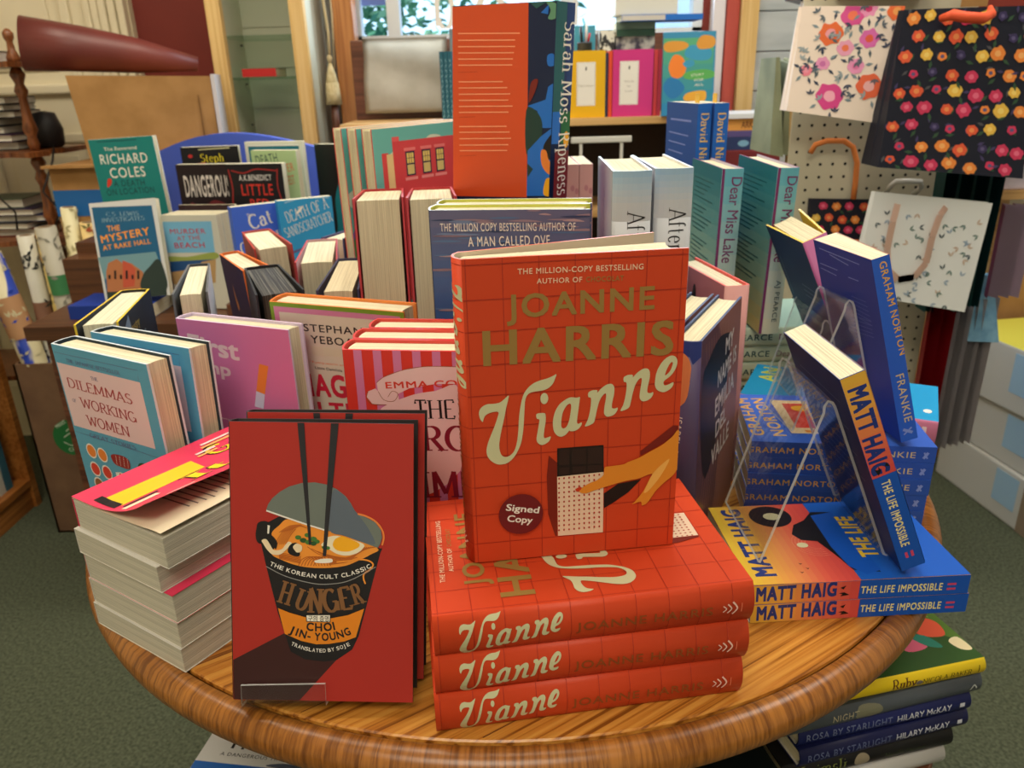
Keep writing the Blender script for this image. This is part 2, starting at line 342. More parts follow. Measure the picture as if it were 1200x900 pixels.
def print_on(bm, mats, items, w, h, fmap, cuts=(), lift=.000026, rough=.38, start=1):
    """lay printed items on a face; fmap(u, v, off) in metres -> point"""
    for k, (col, V, F) in enumerate(clip_items(items, w*1000, h*1000)):
        mm = mat(col, rough)
        if mm not in mats: mats.append(mm)
        mi = mats.index(mm); tmp = bmesh.new(); vs = [tmp.verts.new((x/1000, y/1000, 0)) for x, y in V]
        for f in F:
            try: tmp.faces.new([vs[i] for i in f])
            except ValueError: pass
        for c in cuts: bmesh.ops.bisect_plane(tmp, geom=tmp.verts[:]+tmp.edges[:]+tmp.faces[:], plane_co=(c, 0, 0), plane_no=(1, 0, 0))
        off = .0001+lift*(k+start) if k < 14 else .0001+lift*(14+start)+lift*.22*(k-14); nv = {}
        for f in tmp.faces:
            q = []
            for v in f.verts:
                if v not in nv: nv[v] = bm.verts.new(fmap(v.co.x, v.co.y, off))
                q.append(nv[v])
            nf = bm.faces.new(q); nf.material_index = mi
        tmp.free()
# ------------------------------------------------------------------ books
BASES = {'stand': Matrix.Identity(3), 'lie': Matrix(((0, 0, -1), (1, 0, 0), (0, -1, 0)))}
def pose(O, yaw=0, lean=0, tilt=0, base='stand'):
    M3 = Matrix.Rotation(R(yaw), 3, 'Z') @ Matrix.Rotation(R(-lean), 3, 'X') @ Matrix.Rotation(R(tilt), 3, 'Y') @ BASES[base]
    M4 = M3.to_4x4(); M4.translation = (O[0], O[1], O[2]+TZ); return M4
def book(label, mw, dims, cf, cs=None, cb=None, art=None, kind='hard', lining=(225,222,210), pg=None, te=None, opF=0, opB=0, rnd_=.0035, group=None, rim=None, prefix='', flap=None, pagecol=None):
    w, t, h = dims; hard = kind == 'hard'; cs = cs or cf; cb = cb or cf; art = art or {}; te = te or t
    root = thing('hardback_book' if hard else 'paperback_book', label, 'book', group=group); root.matrix_basis = mw
    bt = .0024 if hard else .0005; hx = .004 if hard else .001; bul = rnd_ if hard else 0
    N = 8 if bul else 1
    def sp(y, off=0):
        s = 2*y/t-1; x = bul*(s*s-1) if bul else 0
        nx, ny = -1, (-4*bul*s/t if bul else 0); L_ = math.hypot(nx, ny)
        return x+nx/L_*off, y-ny/L_*off*0
    cF, sF, cB, sB = math.cos(R(opF)), math.sin(R(opF)), math.cos(R(opB)), math.sin(R(opB))
    def F_(u, v, o): return Vector((hx+(u-hx)*cF-o*sF, -(u-hx)*sF-o*cF, v)) if u > hx else Vector((u, -o, v))
    def B_(u, v, o):
        x = w-u; return Vector((hx+(x-hx)*cB-o*sB, t+(x-hx)*sB+o*cB, v)) if x > hx else Vector((x, t+o, v))
    def S_(u, v, o):
        x, y = sp(t-u, o); return Vector((x, y, v))
    outer = [(F_(w, 0, 0), 'F'), (F_(hx, 0, 0), 'F')]
    for i in range(N+1):
        x, y = sp(t*i/N); outer.append((Vector((x, y, 0)), 'S'))
    outer += [(B_(w-hx, 0, 0), 'B'), (B_(0, 0, 0), 'B')]
    inner = [F_(w, 0, -bt), F_(hx, 0, -bt)]
    for i in range(N+1):
        y = t*i/N; x, _ = sp(y); inner.append(Vector((x+bt*.8, min(max(y, bt), t-bt), 0)))
    inner += [B_(w-hx, 0, -bt), B_(0, 0, -bt)]
    mats = [jm(cf), jm(cs), jm(cb), mat(lining, .7), mat(rim or cf, .45)]
    bm = bmesh.new(); n = len(outer); Z = Vector((0, 0, h))
    ob = [bm.verts.new(p) for p, _ in outer]; ot = [bm.verts.new(p+Z) for p, _ in outer]
    ib = [bm.verts.new(p) for p in inner]; it_ = [bm.verts.new(p+Z) for p in inner]
    for i in range(n-1):
        a, b = outer[i][1], outer[i+1][1]; mi = 0 if 'F' in (a, b) else 2 if 'B' in (a, b) else 1
        f = bm.faces.new((ob[i], ob[i+1], ot[i+1], ot[i])); f.material_index = mi; f.smooth = (mi == 1 and N > 1)
        f = bm.faces.new((ib[i+1], ib[i], it_[i], it_[i+1])); f.material_index = 3
        f = bm.faces.new((ot[i], ot[i+1], it_[i+1], it_[i])); f.material_index = 4
        f = bm.faces.new((ob[i+1], ob[i], ib[i], ib[i+1])); f.material_index = 4
    for i in (0, n-1):
        f = bm.faces.new((ob[i], ot[i], it_[i], ib[i])); f.material_index = 4
    bmesh.ops.recalc_face_normals(bm, faces=bm.faces)
    cuts = [t*i/N for i in range(1, N)] if N > 1 else []
    for k, fm, ww, cc in (('F', F_, w, [hx] if opF else []), ('S', S_, t, cuts), ('B', B_, w, [w-hx] if opB else [])):
        if art.get(k): print_on(bm, mats, art[k], ww, h, fm, cc)
    finish(bm, 'dust_jacket' if hard else 'cover', mats, root)
    # page block
    g = .003 if hard else .0004; x0 = bt+.0012; x1 = w-(.004 if hard else .0006); y0 = bt+.0002; y1 = t-bt-.0002
    k1 = y0-(te-t if opF and not opB else 0); k2 = y1+(te-t if opB or not opF else 0)
    bm = bmesh.new(); P = []
    for i in range(7):
        s = i/6; y = k1+(k2-k1)*s; cx = (.0035 if hard else 0)*(1-(2*s-1)**2); P.append((x1-cx, y))
    for i in range(6, -1, -1):
        s = i/6; y = y0+(y1-y0)*s; P.append((x0+bul*.8*((2*s-1)**2-1)*.8, y))
    lo = [bm.verts.new((x, y, g)) for x, y in P]; hi = [bm.verts.new((x, y, h-g)) for x, y in P]
    for i in range(len(P)): bm.faces.new((lo[i-1], lo[i], hi[i], hi[i-1]))
    bm.faces.new(lo[::-1]); bm.faces.new(hi); bmesh.ops.recalc_face_normals(bm, faces=bm.faces)
    finish(bm, 'page_block', pg or pages_mat(), root)
    return root
def part_on(root, name, items, w, h, fmap, label=None, lift0=.0004):
    """a stuck-on piece (sticker) printed with items"""
    bm = bmesh.new(); mats = []; print_on(bm, mats, items, w, h, lambda u, v, o: fmap(u, v, o+lift0)); o = finish(bm, name, mats, root)
    if label: o['label'] = label
    return o
# printed cover designs, in millimetres on each face
ART_V_F=[('p','choc_dark',[(59.1,88.2),(65.4,81.7),(65.2,17.9),(63.7,18.1),(58.2,38.2),(57.4,70.5)]),('p','shadow_blk',[(102.2,51.9),(113.2,59.2),(131.5,61.4),(121.6,51.1),(111.5,44.2),(102.4,38.8)]),('p','rust',[(130.2,85.7),(155.0,105.1),(159.1,104.7),(159.4,98.3),(146.7,90.2),(130.3,81.9)]),('p','choc',[(65.5,93.7),(101.2,93.4),(101.7,70.3),(65.4,69.8)]),('p','wrap',[(65.4,69.8),(101.6,70.6),(102.0,17.3),(65.9,17.8)]),('p','choc2',[(66.9,92.3),(74.8,92.2),(74.8,79.4),(66.9,79.4)]),('p','choc2',[(76.7,92.3),(87.6,91.9),(87.7,78.7),(76.8,79.1)]),('p','choc2',[(89.1,92.3),(100.5,91.8),(100.7,78.1),(89.2,78.5)]),('p','choc2',[(66.9,77.3),(74.8,77.1),(74.8,71.2),(66.9,71.3)]),('p','choc2',[(77.3,77.2),(87.7,76.8),(87.8,71.1),(77.3,71.4)]),('p','choc2',[(89.2,77.2),(100.7,76.7),(100.8,71.5),(89.3,71.9)]),('c','dotred',(66.9,68.0),0.7,0.9),('c','dotred',(66.8,64.0),0.7,0.9),('c','dotred',(66.8,59.9),0.7,0.8),('c','dotred',(66.8,55.9),0.7,0.9),('c','dotred',(66.8,51.8),0.7,0.9),('c','dotred',(66.8,47.7),0.7,0.9),('c','dotred',(66.8,43.6),0.7,0.9),('c','dotred',(66.8,39.5),0.7,0.9),('c','dotred',(66.8,35.4),0.7,1.0),('c','dotred',(66.8,31.2),0.7,0.9),('c','dotred',(66.8,27.0),0.7,0.9),('c','dotred',(66.7,22.8),0.8,0.9),('c','dotred',(70.7,68.1),0.7,0.9),('c','dotred',(70.7,64.1),0.7,0.9),('c','dotred',(70.7,60.0),0.7,0.8),('c','dotred',(70.7,56.0),0.7,0.9),('c','dotred',(70.7,51.9),0.7,0.9),('c','dotred',(70.7,47.8),0.7,0.9),('c','dotred',(70.7,43.7),0.7,0.9),('c','dotred',(70.7,39.6),0.7,0.9),('c','dotred',(70.7,35.4),0.7,0.9),('c','dotred',(70.7,31.3),0.7,1.0),('c','dotred',(70.7,27.1),0.7,1.0),('c','dotred',(70.7,22.9),0.7,1.0),('c','dotred',(74.6,68.2),0.7,0.9),('c','dotred',(74.6,64.2),0.7,0.9),('c','dotred',(74.6,60.1),0.7,0.9),('c','dotred',(74.6,56.1),0.8,0.9),('c','dotred',(74.7,52.0),0.7,0.9),('c','dotred',(74.7,47.9),0.7,0.9),('c','dotred',(74.7,43.8),0.7,0.9),('c','dotred',(74.7,39.7),0.7,0.9),('c','dotred',(74.7,35.5),0.7,0.9),('c','dotred',(74.7,31.3),0.7,0.9),('c','dotred',(74.7,27.1),0.7,0.9),('c','dotred',(74.7,22.9),0.7,0.9),('c','dotred',(78.5,68.3),0.7,0.9),('c','dotred',(78.5,64.3),0.7,0.9),('c','dotred',(78.6,60.2),0.7,0.9),('c','dotred',(78.6,56.2),0.7,0.9),('c','dotred',(78.6,52.1),0.7,0.9),('c','dotred',(78.6,48.0),0.7,0.9),('c','dotred',(78.6,43.9),0.7,0.9),('c','dotred',(78.6,39.7),0.7,0.9),('c','dotred',(78.7,35.6),0.7,0.9),('c','dotred',(78.7,31.4),0.7,0.9),('c','dotred',(78.7,27.2),0.7,0.9),('c','dotred',(78.7,23.0),0.7,0.9),('c','dotred',(82.4,68.4),0.7,0.9),('c','dotred',(82.4,64.4),0.7,0.9),('c','dotred',(82.5,60.3),0.7,0.9),('c','dotred',(82.5,56.3),0.7,0.9),('c','dotred',(82.5,52.2),0.7,0.9),('c','dotred',(82.5,48.1),0.8,0.9),('c','dotred',(82.6,44.0),0.7,0.9),('c','dotred',(82.6,39.8),0.7,0.9),('c','dotred',(82.6,35.7),0.7,1.0),('c','dotred',(82.7,31.5),0.7,0.9),('c','dotred',(82.7,27.3),0.7,0.9),('c','dotred',(82.7,23.1),0.7,1.0),('c','dotred',(86.3,68.5),0.7,0.9),('c','dotred',(86.4,64.5),0.7,0.9),('c','dotred',(86.4,60.4),0.7,0.9),('c','dotred',(86.4,56.4),0.7,0.9),('c','dotred',(86.5,52.3),0.7,0.9),('c','dotred',(86.5,48.2),0.7,0.9),('c','dotred',(86.5,44.0),0.7,0.9),('c','dotred',(86.6,39.9),0.7,0.9),('c','dotred',(86.6,35.7),0.7,0.9),('c','dotred',(86.6,31.6),0.8,1.0),('c','dotred',(86.7,27.4),0.7,1.0),('c','dotred',(86.7,23.1),0.7,0.9),('c','dotred',(90.2,68.6),0.7,0.9),('c','dotred',(90.3,64.6),0.7,0.9),('c','dotred',(90.3,60.5),0.7,0.9),('c','dotred',(90.4,56.4),0.7,0.9),('c','dotred',(90.4,52.4),0.7,0.9),('c','dotred',(90.5,48.3),0.7,0.9),('c','dotred',(90.5,44.1),0.7,0.9),('c','dotred',(90.5,40.0),0.8,0.9),('c','dotred',(90.6,35.8),0.7,0.9),('c','dotred',(90.6,31.6),0.8,0.9),('c','dotred',(90.7,27.4),0.7,0.9),('c','dotred',(90.7,23.2),0.8,0.9),('c','dotred',(94.1,68.7),0.7,0.9),('c','dotred',(94.2,64.7),0.7,0.9),('c','dotred',(94.2,60.6),0.8,0.9),('c','dotred',(94.3,56.5),0.7,0.9),('c','dotred',(94.4,52.4),0.7,0.9),('c','dotred',(94.4,48.3),0.7,0.9),('c','dotred',(94.5,44.2),0.7,0.9),('c','dotred',(94.5,40.1),0.7,0.9),('c','dotred',(94.6,35.9),0.7,0.9),('c','dotred',(94.6,31.7),0.8,0.9),('c','dotred',(94.7,27.5),0.7,0.9),('c','dotred',(94.8,23.3),0.7,1.0),('c','dotred',(98.1,68.8),0.7,0.9),('c','dotred',(98.1,64.8),0.7,0.9),('c','dotred',(98.2,60.7),0.7,0.9),('c','dotred',(98.3,56.6),0.7,0.9),('c','dotred',(98.3,52.5),0.7,0.9),('c','dotred',(98.4,48.4),0.7,0.9),('c','dotred',(98.4,44.3),0.8,0.9),('c','dotred',(98.5,40.1),0.7,0.9),('c','dotred',(98.6,36.0),0.7,0.9),('c','dotred',(98.6,31.8),0.8,0.9),('c','dotred',(98.7,27.6),0.7,1.0),('c','dotred',(98.8,23.3),0.7,0.9),('p','skin',[(159.8,100.4),(154.5,96.0),(146.7,89.7),(136.8,84.6),(128.8,80.4),(120.8,77.8),(116.8,76.0),(106.8,75.3),(102.3,74.6),(101.4,68.6),(96.9,64.6),(89.9,62.0),(84.9,59.1),(81.9,58.3),(83.4,54.8),(88.0,53.8),(94.0,55.5),(102.1,57.7),(113.2,60.3),(121.3,61.8),(129.4,62.7),(135.5,64.9),(140.1,65.6),(137.7,60.8),(133.9,52.2),(130.0,46.4),(127.0,42.7),(125.0,40.6),(131.7,42.2),(132.9,38.7),(137.4,41.1),(143.3,50.2),(150.2,57.4),(156.2,62.4),(159.2,66.6),(160.8,72.0)],1),('p','nail',[(79.4,58.0),(82.4,59.6),(84.4,59.2),(83.4,57.0),(80.9,55.9)],1),('p','skin2',[(140.6,65.9),(147.4,73.2),(153.4,77.1),(146.8,63.3),(138.1,51.8),(134.0,49.9),(136.8,57.5)],1)]
ART_V_script=[('p','script',[(29.9,139.1),(26.8,136.7),(23.3,134.1),(18.5,133.4),(13.8,133.4),(9.7,131.2),(7.8,127.4),(8.4,122.5),(10.3,119.7),(11.1,122.3),(12.5,124.7),(15.6,126.4),(19.7,127.1),(22.1,126.3),(21.2,122.2),(18.6,115.0),(15.6,107.8),(13.4,102.0),(12.2,96.0),(13.0,91.4),(15.7,87.3),(19.7,84.6),(23.9,84.0),(28.1,85.1),(32.4,88.9),(35.6,94.0),(38.3,100.6),(39.8,108.8),(40.7,117.7),(41.3,126.5),(41.9,133.8),(43.4,138.0),(45.9,140.0),(50.0,140.7),(55.4,141.2),(59.6,142.9),(62.6,146.0),(64.4,150.2),(65.1,153.0),(62.3,151.7),(58.3,150.2),(53.5,149.1),(48.7,147.4),(44.6,144.4),(41.5,140.3),(39.6,135.4),(38.1,128.2),(37.0,119.5),(36.4,110.6),(35.2,101.6),(33.3,95.0),(30.4,91.4),(26.9,89.9),(23.8,91.2),(22.2,95.2),(21.9,100.5),(22.9,107.2),(24.5,114.6),(26.4,122.5),(27.9,129.8),(29.2,134.8)],1),('p','script',[(50.0,122.6),(52.5,123.4),(56.0,123.1),(56.9,121.6),(56.9,116.4),(55.8,109.0),(55.4,104.5),(56.2,102.9),(58.6,103.4),(60.7,103.7),(59.5,100.3),(56.4,98.0),(53.3,97.6),(50.8,99.5),(49.9,102.7),(50.7,107.9),(51.7,113.8),(52.2,118.2),(50.4,119.1)],1),('p','script',[(82.5,133.9),(80.2,133.5),(75.4,134.1),(71.2,132.2),(67.1,128.9),(63.9,123.2),(62.4,115.9),(62.8,109.1),(64.9,104.9),(68.4,102.9),(71.9,104.3),(74.7,107.4),(75.4,107.0),(78.3,106.8),(81.8,108.3),(84.0,111.4),(84.0,113.4),(81.8,112.5),(80.6,113.7),(81.0,118.9),(81.9,126.3),(82.5,132.1)],1,[[(75.4,129.0),(73.0,128.1),(70.2,123.5),(68.9,117.6),(68.7,111.6),(70.2,109.6),(72.6,110.9),(74.4,114.9),(75.5,120.8),(76.1,126.7)]]),('p','script',[(89.0,136.8),(92.0,138.4),(95.5,138.2),(95.8,136.4),(98.9,139.7),(103.1,142.3),(106.6,142.3),(108.4,139.7),(108.4,134.5),(107.2,128.0),(107.0,123.5),(109.1,122.6),(111.2,123.2),(111.3,121.3),(109.2,118.1),(105.7,116.5),(102.9,116.8),(101.1,119.5),(101.3,124.7),(102.3,131.3),(102.2,135.0),(100.4,134.4),(97.7,130.2),(95.7,122.9),(94.4,116.3),(92.8,111.9),(86.7,109.9),(88.8,115.3),(90.4,122.6),(91.1,130.0),(90.7,132.7),(89.0,133.4)],1),('p','script',[(115.5,146.9),(118.5,148.5),(122.0,148.3),(122.4,146.5),(125.5,149.8),(129.6,152.4),(133.1,152.4),(135.0,149.8),(135.1,144.7),(133.9,138.2),(133.8,133.8),(136.0,132.9),(138.1,133.5),(138.2,131.5),(136.2,128.4),(132.7,126.8),(129.8,127.1),(128.0,129.8),(128.1,135.0),(129.0,141.5),(128.9,145.2),(127.1,144.6),(124.4,140.4),(122.5,133.2),(121.3,126.6),(119.7,122.2),(113.7,120.2),(115.7,125.5),(117.2,132.8),(117.8,140.1),(117.3,142.8),(115.6,143.5)],1),('p','script',[(139.3,141.8),(140.0,148.3),(142.6,154.6),(146.6,159.4),(150.7,161.3),(154.3,160.0),(155.7,155.9),(154.3,150.2),(150.8,145.3),(146.7,142.3),(145.8,140.3),(146.8,138.3),(149.7,138.8),(153.4,140.3),(153.0,137.1),(149.9,134.1),(145.7,132.9),(141.3,135.0),(139.5,138.4)],1,[[(146.9,146.3),(148.1,151.3),(150.3,155.5),(152.1,156.1),(151.9,153.3),(150.2,149.0)]]),('c','script',(56.1,134.7),2.9,4.4)]
